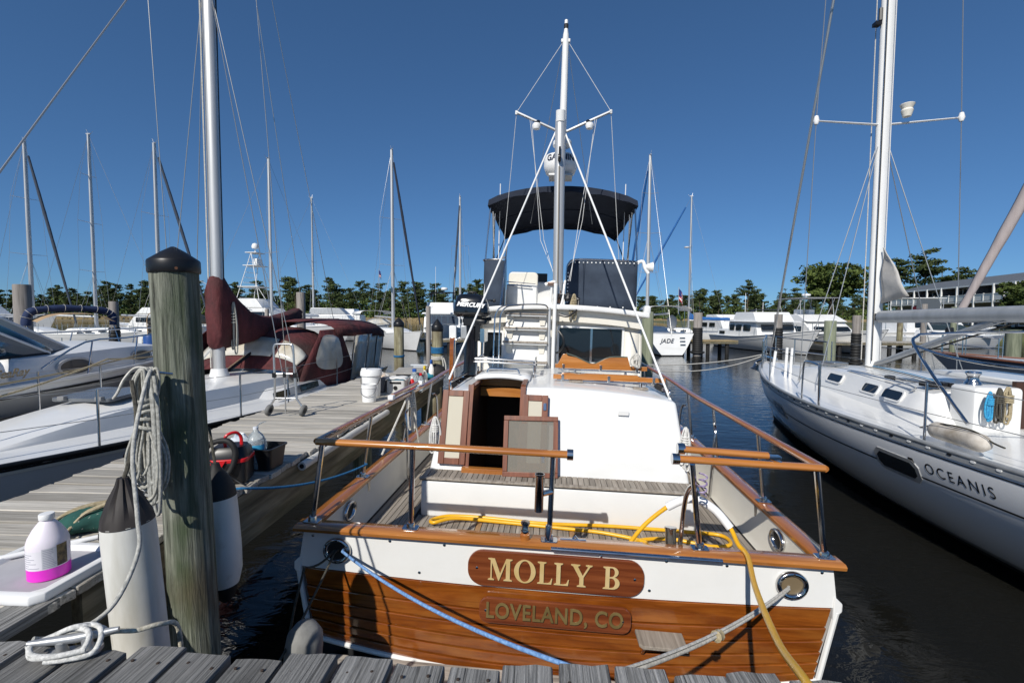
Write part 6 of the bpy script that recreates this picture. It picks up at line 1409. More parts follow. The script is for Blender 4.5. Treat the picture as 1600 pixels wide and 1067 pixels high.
for i, (x, y) in enumerate(((28.6, 34.5), (30.6, 34.8), (33.0, 35.0))): piling(['yellowish piling below the grey boom, leftmost of three', 'grey piling below the grey boom, middle of three', 'green piling below the grey boom, rightmost of three'][i], x, y, .18, [2.6, 3.6, 3.4][i], [olive, greypile, greenpile][i])
# ---------------------------------------------------------------- far docks
yel = noisy('new_dock_wood', [(.3, (.26, .19, .09)), (.7, (.42, .32, .17))], (2, 12, 10), detail=6, rough=.9)
def far_dock(label, x0, x1, y, z, wd=1.6, m=yel, posts=3):
    o = thing('dock', label, 'dock', ((x0 + x1) / 2, y, z)); L = x1 - x0; n = int(L / .2)
    box('deck_frame', (0, 0, -.12), (L, wd, .16), fascia, o); me = None
    for i in range(n):
        if me is None: pl = box('plank', (0, 0, 0), (.185, wd + .04, .05), m, o); me = pl.data
        else: pl = link('plank', me, o)
        pl.location.x = -L / 2 + (i + .5) * L / n; pl.location.z = random.uniform(-.004, .004)
    for k in range(posts):
        for sd in (-1, 1): MB().lathe([(.13, -z - 1), (.13, -.2)], 10, (-L / 2 + L * (k + .5) / posts, sd * wd * .36, 0)).build('dock_post', blackm, o)
    return o
far_dock('new yellowish dock standing on black posts right of JADE', 11.6, 15.6, 33.0, .92)
far_dock('old dock on dark posts below the grey boom', 22.0, 29.0, 33.2, .85, m=dockwood, posts=4)
far_dock('long low dock across the basin behind the black capped pilings', -7.5, -2.2, 36.5, .75, m=dockwood)
for i, (x, y, c) in enumerate(((-4.6, 36.4, whitep), (-3.7, 36.4, greyalu))): tag(MB().box((x, y, 1.3), (.55, .4, 1.0)).build('dock_box', c, bevel=.06), ['white utility pedestal on the long low dock', 'grey utility cabinet on the long low dock'][i], 'cabinet')
# flags
def flag(label, x, y, z, s_=1.0):
    o = thing('flag', label, 'flag', (x, y, z)); 
    MB().tube([(0, 0, -1.6), (0, 0, .1)], .02, 6).build('staff', alu, o)
    wm, rm, bm2 = whitep, plain('flag_red', (.42, .02, .03), .7), plain('flag_blue', (.02, .03, .16), .7)
    for k in range(7):
        b = MB(); b.grid(lambda u, v: Vector((.05 * math.sin(u * 5) + u * .35 * s_, .04 * math.sin(u * 7), -.11 * s_ * (k + v) - .45 * u * s_)), 6, 1); part('stripe', b, rm if k % 2 == 0 else wm, o, smooth=60)
    b = MB(); b.grid(lambda u, v: Vector((.05 * math.sin(u * .45 * 5) + u * .155 * s_, -.03 + .04 * math.sin(u * .45 * 7), -.44 * s_ * v - .45 * .45 * u * s_)), 4, 1); part('canton', b, bm2, o, smooth=60)
flag('limp striped flag at the stern of JADE', 10.6, 29.9, 4.35, .9); flag('small striped flag high over the far boats at left of centre', -10.2, 36.0, 6.0, .6)
# ---------------------------------------------------------------- building with balconies
shing = noisy('grey_shingles', [(.3, (.085, .10, .12)), (.7, (.13, .145, .165))], (3, 3, 8), rough=.9)
siding = noisy('grey_siding', [(.3, (.12, .11, .115)), (.7, (.17, .16, .16))], (1, 1, 9), rough=.9)
bld = thing('balcony_building', 'long grey two storey building with white balcony railings and slate roof beyond the right shore', 'building', (64.3, 54.0, 1.45), R(-15.1))
Lb = 39; zf, zr, ze, zd = 3.6, 4.65, 5.95, 7.7
box('wall', (5.6, Lb / 2, ze / 2), (8, Lb, ze), siding, bld)
b = MB().add([(-.35, -.3, ze), (-.35, Lb + .3, ze), (5.2, Lb + .3 - 3, zd), (5.2, -.3, zd), (10.4, -.3, ze), (10.4, Lb + .3, ze)], [(0, 1, 2, 3), (3, 2, 5, 4), (1, 5, 2), (0, 3, 4), (0, 4, 5, 1)]); b.build('roof', shing, bld, smooth=0)
box('eave_board', (-.36, Lb / 2, ze - .02), (.06, Lb + .6, .26), whitepaint, bld)
box('balcony_floor', (.55, Lb / 2, zf - .1), (2.0, Lb, .22), whitepaint, bld)
n = 10
for i in range(n + 1):
    y = i * Lb / n
    box('balcony_post', (-.38, y, ze / 2), (.22, .22, ze), whitepaint, bld)
    if i < n:
        rp_ = box('balcony_railing', (-.38, y + Lb / n / 2, zf + .52), (.05, Lb / n - .25, .88), whitepaint, bld)
        box('railing_cap', (-.38, y + Lb / n / 2, zf + 1.0), (.14, Lb / n - .22, .08), whitepaint, rp_)
        MB().box((-.38, y + Lb / n / 2, zf + .55), (.16, .16, 1.12)).build('railing_post', whitepaint, rp_)
        for z, hh in ((zf + 1.05, 2.0), (1.25, 2.1)):
            f = box('window', (1.57, y + 1.2, z), (.06, 1.7, hh), glasst, bld); ring_plate(rrect(1.9, hh + .2, .02, 1), rrect(1.65, hh - .04, .02, 1), .08, frame_m((0, -1, 0), (0, 0, 1)), (1.55, y + 1.2, z)).build('window_frame', whitepaint, f)
        f = box('window', (1.57, y + 3.0, zf + 1.2), (.06, .8, 1.1), glasst, bld)
    if i % 2 == 0: box('party_wall', (.6, y + .2, zf + 1.2), (1.9, .15, 2.3), siding, bld)
# ---------------------------------------------------------------- things on and around the trawler
def bw(*p): return TB @ Vector(p)
def hanger(o): o.matrix_world = TB; return o
# outboard motor on its bracket
ob = on_boat('outboard_motor', 'black outboard motor clamped to the rail bracket beside the flybridge stairs', 'outboard motor')
def rr_ring(cx, cy, z, wx, wy, r, n=5, dx=0): return [(cx + dx + x, cy + y, z) for x, y in rrect(wx, wy, r, n)]
b = MB(); b.loft([rr_ring(-1.06, 2.60, 1.46, .36, .25, .07), rr_ring(-1.06, 2.60, 1.475, .42, .29, .08), rr_ring(-1.06, 2.60, 1.52, .425, .295, .08), rr_ring(-1.065, 2.60, 1.62, .40, .28, .08), rr_ring(-1.07, 2.60, 1.69, .35, .25, .08), rr_ring(-1.08, 2.60, 1.725, .27, .19, .07), rr_ring(-1.08, 2.60, 1.735, .15, .1, .04)])
cowl = b.build('cowling', gloss, ob, smooth=60)
b = MB(); b.loft([rr_ring(-1.06, 2.60, 1.492, .432, .302, .085), rr_ring(-1.06, 2.60, 1.51, .432, .302, .085)]); b.build('cowl_seam', blackm, cowl)
b = MB(); b.tube([(-1.13, 2.6, 1.72), (-1.10, 2.6, 1.755), (-1.03, 2.6, 1.755), (-1.0, 2.6, 1.72)], .015, 6); b.build('carry_handle', black, cowl)
b = MB(); b.box((-.83, 2.58, 1.66), (.06, .03, .02)); b.lathe([(.012, -.02), (.02, 0), (.012, .02)], 10, (-.79, 2.58, 1.66)); b.build('pull_cord_grip', black, cowl)
lettering('MERCURY', .070, whitep, cowl, (-1.055, 2.448, 1.60), frame_m((1, 0, -.06), (0, .14, 1)), .001, bold=.004, shear=.3, xscale=1.05)
b = MB(); b.box((-1.04, 2.60, 1.41), (.22, .20, .12)); b.box((-.93, 2.60, 1.40), (.14, .22, .05)); b.tube([(-.98, 2.6, 1.42), (-.82, 2.6, 1.44)], .025, 8); b.build('motor_pan', black, ob, bevel=.02)
b = MB(); b.loft([rr_ring(-1.06, 2.6, 1.40, .13, .15, .04), rr_ring(-1.055, 2.6, 1.20, .12, .14, .04), rr_ring(-1.06, 2.6, 1.17, .15, .12, .04), rr_ring(-1.065, 2.6, .80, .17, .09, .03), rr_ring(-1.07, 2.6, .76, .21, .10, .03), rr_ring(-1.07, 2.6, .745, .21, .10, .03)]); b.build('drive_leg', gloss, ob, smooth=40)
b = MB(); b.lathe([(.0, .18), (.04, .13), (.05, .0), (.045, -.10), (.02, -.14)], 12, (-1.09, 2.6, .66), frame_m((0, 1, 0), (0, 0, 1))); b.box((-1.09, 2.6, .71), (.26, .12, .02)); b.prism([(0, 0), (.17, 0), (.10, -.15), (.02, -.14)], .025, PX, (-1.12, 2.6, .64)); b.build('gear_case', gloss, ob, smooth=40)
b = MB()
for k in range(3):
    a = k * 2.094 + .5; b.prism([(0, -.02), (.05, -.045), (.09, -.02), (.09, .03), (.04, .045), (0, .02)], .008, Matrix.Rotation(.5, 3, 'Y') @ frame_m((0, math.cos(a), math.sin(a)), (1, 0, .3)), (-1.24, 2.6, .66))
b.build('propeller', black, ob)
b = MB(); b.box((-.97, 2.60, 1.27), (.06, .20, .20)); b.box((-.93, 2.60, 1.22), (.05, .24, .10)); b.tube([(-.95, 2.52, 1.2), (-.95, 2.45, 1.2)], .012, 6); b.tube([(-.95, 2.68, 1.2), (-.95, 2.75, 1.2)], .012, 6); b.build('transom_clamp', black, ob, bevel=.01)
b = MB(); b.tube([(-.93, 2.62, .72), (-.93, 2.62, 1.30)], .016, 8); b.box((-.91, 2.62, 1.24), (.05, .30, .16)); b.build('motor_bracket', steel, tr)
# insect screen leaning on the cabin
scn = on_boat('screen_panel', 'wood framed insect screen leaning against the aft cabin beside the open doors', 'screen')
lean = Matrix.Translation((-.235, 1.165, .012)) @ Matrix.Rotation(R(-17), 4, 'X') @ Matrix.Rotation(R(-1.2), 4, 'Y')
for n_, c, d_ in (('frame_rail', (0, 0, .022), (.51, .026, .044)), ('frame_rail', (0, 0, .534), (.51, .026, .044)), ('frame_stile', (-.233, 0, .278), (.044, .026, .466)), ('frame_stile', (.233, 0, .278), (.044, .026, .466))):
    o = MB().box(c, d_).build(n_, varnish if 'x' in n_ else mahogany, scn, bevel=.004); o.matrix_local = lean
o = MB().box((0, .003, .278), (.424, .002, .47)).build('screen_mesh', screen_d, scn); o.matrix_local = lean
# white rope hanks on the cabin corners and the chock
for lb, c, h in (('white rope hank hanging on the right corner of the trawler aft cabin', (1.165, 1.27, .52), .40), ('white rope hank hanging on the left corner of the trawler aft cabin', (-1.165, 1.30, .50), .36)):
    o = tag(hank('rope_hank', ropemat('bright_white_rope', (.58, .57, .54), (.76, .75, .72)), None, c, h, 6, .008, .055, len(lb)), lb, 'rope'); hanger(o)
o = tag(hank('rope_bundle', rope_w, None, (.92, 2.55, 1.08), .17, 6, .010, .06, 5), 'white rope bundle lashed on the varnished tender chocks', 'rope'); hanger(o)
o = tag(hank('rope_hank', rope_t, None, (.20, 3.33, 1.80), .38, 4, .009, .06, 9), 'tan rope hank hanging below the mast winch', 'rope'); hanger(o)
b = MB().tube(spline([(.0, 3.28, 1.52), (.12, 3.25, 1.50), (.24, 3.30, 1.60), (.26, 3.33, 1.72)], 4), .016, 8); o = b.build('power_cable', black, tr)
b = MB(); b.tube(spline([(.0, 3.3, 1.30), (.06, 3.27, 1.22), (.08, 3.26, 1.12), (.02, 3.27, 1.02), (-.02, 3.3, 1.0)], 4), .014, 6); o = b.build('power_cable', black, tr)
# yellow hose: lies in the cockpit, rises through a white sleeve over the rail and runs to the dock
zd_ = -.305
hp = [(.62, .55, zd_), (.66, .72, zd_), (.95, .80, zd_), (1.25, .72, zd_), (1.42, .78, zd_), (1.40, .93, zd_), (1.15, .955, zd_), (.85, .94, zd_ + .01), (.45, .965, zd_), (-.1, .93, zd_), (-.6, .965, zd_), (-.92, .955, zd_), (-1.06, .86, zd_), (-1.02, .76, zd_ + .02), (-.85, .86, zd_ + .025), (-.45, .90, zd_), (.1, .86, zd_), (.45, .82, zd_), (.75, .68, zd_), (.55, .40, zd_), (.40, .30, zd_ + .0), (.50, .33, -.20), (.64, .35, -.01), (.80, .35, .14), (.90, .33, .205), (1.0, .30, .225), (1.11, .26, .17), (1.19, .20, .08), (1.20, .08, .025), (1.205, -.06, .018)]
pts = [bw(*p) for p in hp] + [Vector((1.32, 2.45, 1.095)), Vector((1.09, 1.85, 1.235)), Vector((.95, 1.47, 1.385)), Vector((.92, 1.30, 1.425)), Vector((.98, 1.0, 1.425)), Vector((1.2, .4, 1.425))]
hs = thing('hose', 'yellow water hose coiled on the aft deck and running over the rail to the dock', 'hose', TB.translation)
me_ = MB().tube(spline([p - TB.translation for p in pts], 6), .0155, 10); me_.build('hose_tube', yellow, hs, smooth=60)
sl = [bw(*p) - TB.translation for p in ((.80, .35, .14), (.90, .33, .205), (1.0, .30, .225), (1.11, .26, .17), (1.19, .20, .08))]
MB().tube(spline(sl, 6), .029, 12).build('white_sleeve', whitep, hs, smooth=60)
o = MB().lathe([(.10, 0), (.105, .02), (.09, .035), (0, .04)], 20, (.55, .22, -.33)).build('deck_plate', whitep, tr, smooth=40)
o = tag(MB().tube(spline([(.935 + .024 * math.cos(a), .02 + .024 * math.sin(a), .36 + .006 * i) for i, a in enumerate([.9 * k for k in range(26)])], 2), .006, 5).build('lashing', ropemat('purple_cord', (.18, .12, .28), (.40, .34, .46))), 'thin purple cord wound round the right gate stanchion of the trawler', 'rope'); hanger(o)
b = MB(); b.lathe([(.035, -.15), (.038, -.14), (.038, .13), (.042, .14), (.042, .15), (.03, .15)], 14, (.80, .20, -.10), Matrix.Rotation(R(-12), 3, 'X'), cap=True); b.tube(spline([(.84, .16, -.24), (.85, .12, .2), (.86, .08, .36), (.89, .03, .42), (.91, .02, .36)], 4), .016, 8); b.build('rod_holder', steel, tr, smooth=50)
# mooring lines at the stern
P = [bw(-1.47, .05, -.16), bw(-1.45, -.05, -.155)]; e = Vector((.245, 1.60, 1.298))
tag(tube('mooring_line', P + sag(P[-1], e, .07, 14)[1:] + [Vector((.27, 1.52, 1.2)), Vector((.27, 1.3, 1.1))], .0092, rope_b), 'light blue mooring line from the left stern fairlead across the varnished transom', 'rope')
P = [bw(1.50, .05, -.18), bw(1.47, -.05, -.18)]; e = Vector((.405, 1.60, 1.282)); L3 = sag(P[-1], e, .05, 14)
o = thing('mooring_line', 'white mooring line from the right stern fairlead down to the dock edge', 'rope', e)
MB().tube([p - e for p in P + L3[1:] + [Vector((.39, 1.5, 1.2)), Vector((.39, 1.3, 1.1))]],   .0085, 8).build('line', rope_w, o, smooth=60); MB().tube([p - e + Vector((0, 0, .018)) for p in L3[:]], .0065, 6).build('line', rope_w, o, smooth=60)
k_ = L3[8] - e; MB().lathe([(.015, -.03), (.026, -.02), (.022, 0), (.027, .02), (.014, .03)], 10, k_, (L3[9] - L3[7]).to_track_quat('Z', 'Y').to_matrix()).build('whipping', rope_t, o)
tag(tube('mooring_line', [bw(-1.50, .05, -.17), bw(-1.52, -.05, -.165)] + sag(bw(-1.52, -.06, -.165), (-1.33, 2.93, .93), .03, 6)[1:] + [Vector((-1.37, 2.88, .72)), Vector((-1.36, 2.75, .55))], .008, rope_bk), 'dark line dropping over the left hull corner of the trawler to the grey fender', 'rope')
tag(tube('mooring_line', [bw(-1.48, .05, -.17), bw(-1.50, -.06, -.16)] + sag(bw(-1.50, -.06, -.16), (-1.26, 2.40, .66), .02, 8)[1:] + [Vector((-1.2, 1.8, .5))], .0075, rope_bk), 'dark line slanting from the left stern fairlead down under the dock', 'rope')
gf = thing('fender', 'weathered grey fender hanging by the left end of the swim platform', 'fender', (-1.225, 2.60, .35), 0); gf.rotation_euler = (R(4), R(8), 0)
MB().lathe([(.02, .46), (.06, .445), (.095, .39), (.102, .32), (.102, -.3), (.09, -.36), (.02, -.4)], 20).build('fender_body', noisy('shaded_grey_vinyl', [(.3, (.14, .14, .135)), (.6, (.25, .25, .24))], (9, 9, 1.4), detail=7, rough=.7, bump=.15, bdist=.004), gf, smooth=50)  # grey vinyl, its colour darkened for the shadow of the piling
tag(tube('mooring_line', [(-1.83, 2.98, 1.42), (-1.75, 2.99, 1.425)] + sag((-1.74, 3.0, 1.42), bw(-1.69, .95, .12), .06, 12), .009, rope_db), 'dark blue line from the finger pier edge to the trawler side rail', 'rope')
o = tag(hank('rope_hank', rope_w, None, bw(-1.62, 2.05, .62), .48, 3, .010, .05, 17), 'pale rope hank tied on the left side rail of the trawler', 'rope')
for a, c in (((-1.64, 2.0, .60), (-1.78, 1.55, .02)), ((-1.64, 2.05, .60), (-1.60, 2.3, -.1))): MB().tube([a, c], .011, 6).build('rail_rope', rope_w, tr)
# ---------------------------------------------------------------- foreground things
fa = thing('fender', 'big white fender with ribbed dark cone top hanging in front of the mossy piling', 'fender', (-1.515, 1.955, 0)); fa.rotation_euler = (R(2), R(-2.5), 0)
def fender_mesh(r_, z0, z1): return MB().lathe([(.02, z0 - .11), (r_ * .6, z0 - .07), (r_ * .93, z0), (r_, z0 + .08), (r_ * 1.01, (z0 + z1) / 2), (r_, z1 - .05), (r_ * .965, z1)], 32)
fender_mesh(.094, .80, 1.70).build('fender_body', fenderw, fa, smooth=60)
b = MB(); rg = []
for f, rr, z in ((0, .0925, 1.695), (1, .088, 1.725), (2, .060, 1.80), (3, .030, 1.855), (4, .020, 1.885)):
    rg.append([((rr - (.010 if k % 4 == 0 and 0 < f < 4 else 0)) * math.cos(2 * PI * k / 32), (rr - (.010 if k % 4 == 0 and 0 < f < 4 else 0)) * math.sin(2 * PI * k / 32), z) for k in range(32)])
b.loft(rg); b.build('cone_top', noisy('dark_brown_vinyl', [(.3, (.018, .014, .012)), (.7, (.035, .028, .025))], (6, 6, 6), rough=.6), fa, smooth=30)
MB().tube(spline([(.0, 0, 1.87), (.01, .03, 1.95), (.0, .1, 2.1), (-.06, .17, 2.26)], 5), .008, 6).build('fender_line', rope_bk, fa)
fb_ = thing('fender', 'white fender with black ends hanging behind the mossy piling against the pier', 'fender', (-1.60, 2.625, 0)); fb_.rotation_euler = (0, R(-3), 0)
MB().lathe([(.072, 1.0), (.094, 1.08), (.099, 1.2), (.097, 1.42), (.094, 1.52)], 32).build('fender_body', fenderw, fb_, smooth=60)
MB().lathe([(.095, 1.515), (.09, 1.56), (.063, 1.63), (.028, 1.68), (.02, 1.71)], 28).build('cone_top', blackm, fb_, smooth=40); MB().lathe([(.02, .90), (.045, .93), (.074, 1.003)], 28).build('cone_bottom', blackm, fb_, smooth=40)
MB().tube([(0, 0, 1.70), (-.05, .05, 1.9), (-.09, -.12, 2.0)], .008, 6).build('fender_line', rope_bk, fb_)
# rope hank on the piling, and its tail down to the cleat
coil = thing('rope_coil', 'tan dock rope looped in a long wrapped hank on the left of the mossy piling', 'rope', (-1.70, 2.14, 2.29))
g = random.Random(4); b = MB()
for i in range(12):
    x0 = g.uniform(-.055, .045); y0 = g.uniform(-.035, .05); ln = g.uniform(.42, .56); wd = g.uniform(.03, .075); sk_ = g.uniform(-.02, .06)
    b.tube(spline([(x0 * .5 + .03, y0, .01), (x0 * .6 - .02, y0, -.06), (x0 * .4 - .01, y0 * .6, -.20), (x0 - wd + sk_, y0, -.36), (x0 - wd * .8 + sk_, y0, -ln + .04), (x0 + sk_, y0, -ln), (x0 + wd * .8 + sk_, y0, -ln + .04), (x0 + wd + sk_, y0, -.36), (x0 * .4 + .03, y0 * .6, -.20), (x0 * .6 + .04, y0, -.06)], 5, closed=True), .0072, 7, closed=True)
b.build('rope_loops', rope_g, coil, smooth=60)
for k in range(5): MB().tube([(.0 + .046 * math.cos(a) + .004 * k, .01 + .05 * math.sin(a), -.115 - .032 * k + .012 * math.sin(a + k)) for a in [2 * PI * q / 16 for q in range(16)]], .0075, 6, closed=True).build('rope_turn', rope_g, coil, smooth=60)
MB().tube(spline([(.04, .03, .0), (-.03, .0, .015), (-.08, -.02, -.03), (-.11, -.03, -.085), (-.145, -.02, -.115)], 5), .007, 6).build('rope_end', rope_w, coil, smooth=60)
coil.scale = (.85, .85, 1.08)
MB().tube([(.10, .09, -.02), (-.01, .02, .0)], .006, 6).build('hook', steel, coil)
g = random.Random(14); b = MB()
for i in range(5):
    x0 = g.uniform(.03, .08); ln = g.uniform(.40, .58); b.tube(spline([(x0, .0, -.02), (x0 + .03, -.02, -.22), (x0 + .025, -.02, -ln), (x0 - .01, -.01, -ln - .02), (x0 - .02, .0, -.3)], 5), .0085, 7)
b.build('rope_loops', ropemat('grey_heavy_rope', (.22, .22, .20), (.42, .42, .39)), coil, smooth=60)
P = [(-1.64, 2.10, 2.27), (-1.60, 2.06, 2.30), (-1.585, 2.0, 2.22), (-1.535, 1.87, 2.0), (-1.470, 1.80, 1.76), (-1.448, 1.77, 1.63), (-1.478, 1.69, 1.475), (-1.53, 1.60, 1.432), (-1.60, 1.56, 1.43), (-1.62, 1.53, 1.45)]
tag(tube('dock_line', spline(P, 6), .0082, ropemat('dock_line_rope', (.27, .27, .25), (.50, .49, .45))), 'grey braided line hanging from the piling hank down to the dock cleat', 'rope')
# cleat with white rope figure eights
cl = thing('dock_cleat', 'galvanised dock cleat wrapped with white braided rope in the lower left corner', 'cleat', (-1.475, 1.525, DZ + .003), R(18))
galv = noisy('galvanised_steel', [(.3, (.34, .35, .36)), (.7, (.50, .51, .52))], (14, 14, 14), rough=.45, metal=.6)
b = MB(); b.prism(rrect(.15, .06, .02), .012, None, (0, 0, .006))
for x in (-.035, .035): b.lathe([(.022, .01), (.015, .03), (.017, .05)], 12, (x, 0, 0))
b.tube([(-.125, 0, .062), (-.08, 0, .058), (0, 0, .055), (.08, 0, .058), (.125, 0, .062)], [.008, .013, .016, .013, .008], 10); b.build('cleat_horn', galv, cl, smooth=50)
b = MB(); rr = .0088
b.tube(spline([(-.14, .02, .035), (-.09, .035, .05), (-.02, .03, .07), (.04, -.01, .082), (.055, -.035, .06), (.03, -.045, .03), (-.05, -.04, .03), (-.10, -.03, .04), (-.115, 0, .055), (-.09, .03, .05), (0, .01, .088), (.06, .03, .06), (.06, .045, .03), (-.02, .045, .03)], 6), rr, 8)
b.tube(spline([(-.06, -.045, .018), (.0, -.05, .016), (.07, -.04, .02), (.075, 0, .07), (.02, .03, .078), (-.06, .04, .055), (-.12, .02, .04), (-.10, -.03, .03), (-.02, -.052, .034), (.05, -.045, .034)], 6), rr, 8)
b.build('rope_turns', ropemat('white_braid', (.42, .42, .40), (.70, .69, .66), 90), cl, smooth=60)
MB().tube(spline([(.06, .03, .03), (.10, .035, .035), (.16, .045, .02), (.22, .08, .008), (.25, .15, -.06), (.25, .17, -.3)], 5), rr, 8).build('rope_tail', ropemat('cream_braid', (.36, .33, .25), (.62, .58, .48), 90), cl, smooth=60)
# white cooler lid used as a tray
tray = thing('tray', 'white cooler lid lying upside down as a tray on the pier corner', 'tray', (-2.10, 2.01, DZ + .002), R(-3))
def oct_(wx, wy, c): x, y = wx / 2, wy / 2; return [(x - c, -y), (x, -y + c), (x, y - c), (x - c, y), (-x + c, y), (-x, y - c), (-x, -y + c), (-x + c, -y)]
lid = noisy('dirty_white_plastic', [(.3, (.74, .735, .72)), (.6, (.82, .82, .81))], (4, 4, 4), rough=.5, second=((16, 16, 16), (.50, .48, .44), .62, .85))
b = MB(); n8 = 8
R1, R2, R3, R4 = oct_(.50, .44, .035), oct_(.505, .445, .035), oct_(.43, .37, .03), oct_(.41, .35, .03)
b.loft([[(x, y, 0) for x, y in R1], [(x, y, .012) for x, y in R2], [(x, y, .038) for x, y in R1], [(x, y, .040) for x, y in R3], [(x, y, .014) for x, y in R4]]); b.build('lid_body', lid, tray, bevel=.004, smooth=40)
MB().prism(R4, .004, None, (0, 0, .0165)).build('lid_floor', noisy('grey_lid_floor', [(.3, (.36, .35, .37)), (.7, (.46, .45, .47))], (5, 5, 5), rough=.6), tray)
for x in (-.10, .06): MB().box((x, -.2225, .028), (.07, .012, .02)).build('lid_latch', noisy('yellowed_plastic', [(.3, (.55, .50, .38)), (.7, (.65, .61, .50))], (9, 9, 9)), tray, bevel=.004)
# gallon jug
jug = thing('jug', 'translucent white gallon jug with bright pink liquid standing in the cooler lid', 'bottle', (-2.005, 1.975, DZ + .0205), R(0))
def jp(r_): return r_
jm, t, bs = newmat('translucent_hdpe'); bs.inputs['Base Color'].default_value = (.80, .74, .80, 1); bs.inputs['Roughness'].default_value = .42; bs.inputs['Subsurface Weight'].default_value = .35; bs.inputs['Subsurface Radius'].default_value = (.05, .04, .05)
pk, t, bs = newmat('pink_liquid'); bs.inputs['Base Color'].default_value = (.78, .035, .58, 1); bs.inputs['Roughness'].default_value = .35; bs.inputs['Subsurface Weight'].default_value = .2; bs.inputs['Subsurface Radius'].default_value = (.04, .01, .03)
MB().lathe([(.082, 0), (.090, .006), (.0905, .056)], 40).build('liquid_level', pk, jug, smooth=50)
MB().lathe([(.0905, .056), (.090, .10), (.0905, .15), (.089, .165), (.082, .185), (.060, .222), (.036, .250), (.027, .256), (.027, .264)], 40).build('jug_body', jm, jug, smooth=50)
MB().lathe([(.033, .262), (.034, .264), (.034, .284), (.032, .287), (.0, .288)], 26).build('jug_cap', whitep, jug, smooth=40)
def wrap(name, a0, a1, z0, z1, r_, m, parent): 
    b = MB(); b.grid(lambda u, v: (r_ * math.cos(R(a0 + (a1 - a0) * u)), r_ * math.sin(R(a0 + (a1 - a0) * u)), z0 + (z1 - z0) * v), max(2, int(abs(a1 - a0) / 6)), 1); return part(name, b, m, parent, smooth=60, fixn=False)
lbw = plain('label_white', (.74, .72, .75), .5); wrap('label', 190, 352, .058, .142, .0913, lbw, jug)
lg = wrap('label_panel', 298, 336, .060, .150, .0918, plain('label_grey', (.55, .55, .58), .5), jug); wrap('label_panel', 336, 368, .060, .155, .0922, noisy('label_dark', [(.45, (.035, .03, .025)), (.7, (.30, .22, .10))], (20, 20, 20), rough=.4), jug)
gl = plain('print_grey', (.30, .30, .36), .6)
g = random.Random(2)
for k in range(7): wrap('print_line', 205 + g.uniform(0, 12), 255 + g.uniform(0, 38), .066 + .010 * k, .0685 + .010 * k, .0916, gl, jug)
for k in range(11): wrap('print_line', 301, 322 + g.uniform(0, 12), .064 + .0077 * k, .067 + .0077 * k, .0921, gl, jug)
jug.scale = (.78, .78, .95)
# pole on the pier beyond the tray
pl = thing('boat_hook', 'white extension pole with black joint lying on the pier behind the jug', 'pole', (-2.15, 2.20, DZ + .045), 0)
a, c = Vector((-.42, -.30, -.012)), Vector((.22, .17, .0)); MB().tube([a, c], .0125, 10).build('pole_tube', whitep, pl, smooth=60); MB().tube([a.lerp(c, .80), a.lerp(c, .85)], .017, 10).build('pole_joint', black, pl); MB().tube([a.lerp(c, .93), a.lerp(c, .96)], .0145, 10).build('pole_ring', red, pl)
# green bag with rope
gb = thing('canvas_bundle', 'dark green fender cover bundle tied with tan rope on the pier boards', 'bundle', (-2.20, 2.46, DZ), R(28))
dg = noisy('green_cloth', [(.3, (.008, .055, .045)), (.7, (.02, .10, .08))], (8, 8, 8), rough=.9, bump=.5, bdist=.02, second=((46, 46, 46), (.5, .5, .46), .66, .72))
b = MB(); rg = []
for i in range(13):
    f = i / 12; rr = .072 * (math.sin(PI * min(1, max(.02, f))) ** .45); cy = 0
    rg.append([(-.24 + .44 * f, rr * 1.35 * math.cos(a) + .012 * math.sin(9 * f + 3 * a), max(.004, rr * .85 + rr * .85 * math.sin(a) + .008 * math.sin(14 * f + 2 * a))) for a in [2 * PI * k / 14 for k in range(14)]])
b.loft(rg); b.build('cloth', dg, gb, smooth=60)
g = random.Random(6); b = MB()
for i in range(5):
    o_ = g.uniform(-.03, .03); b.tube(spline([(-.16 + g.uniform(-.04, .04), -.08 + o_, .03), (-.05, -.05 + o_, .10 + g.uniform(0, .02)), (.10, o_, .135 + g.uniform(0, .02)), (.20 + g.uniform(0, .03), .03 + o_, .10), (.17, .09 + o_, .06), (.03, .06 + o_, .12), (-.12, .02 + o_, .115), (-.19, -.02, .07)], 5, closed=True), .0075, 6, closed=True)
b.build('rope_loops', rope_t, gb, smooth=60)
# perforated white basket
bk_ = thing('basket', 'white perforated plastic basket standing behind the rope hank', 'basket', (-2.17, 2.72, DZ)); 
b = MB(); b.lathe([(.066, 0), (.070, .004), (.088, .24), (.094, .243), (.094, .25), (.086, .25), (.068, .008), (0, .008)], 30, cap=False); b.build('basket_wall', whitep, bk_, smooth=40)
hm_ = None
for row in range(5):
    for k in range(9):
        a = R(185 + k * 22 + (11 if row % 2 else 0)); z = .05 + .038 * row; r_ = .0715 + .018 * z / .24 + .0008
        Mx = frame_m((-math.sin(a), math.cos(a), 0), (.07 * math.cos(a), .07 * math.sin(a), 1))
        if hm_ is None: o = MB().prism(oval(.0125, .0135, 10), .002, None).build('hole', plain('basket_hole', (.04, .04, .04), .9), bk_); hm_ = o.data
        else: o = link('hole', hm_, bk_)
        o.matrix_local = Matrix.Translation((r_ * math.cos(a), r_ * math.sin(a), z)) @ Mx.to_4x4()
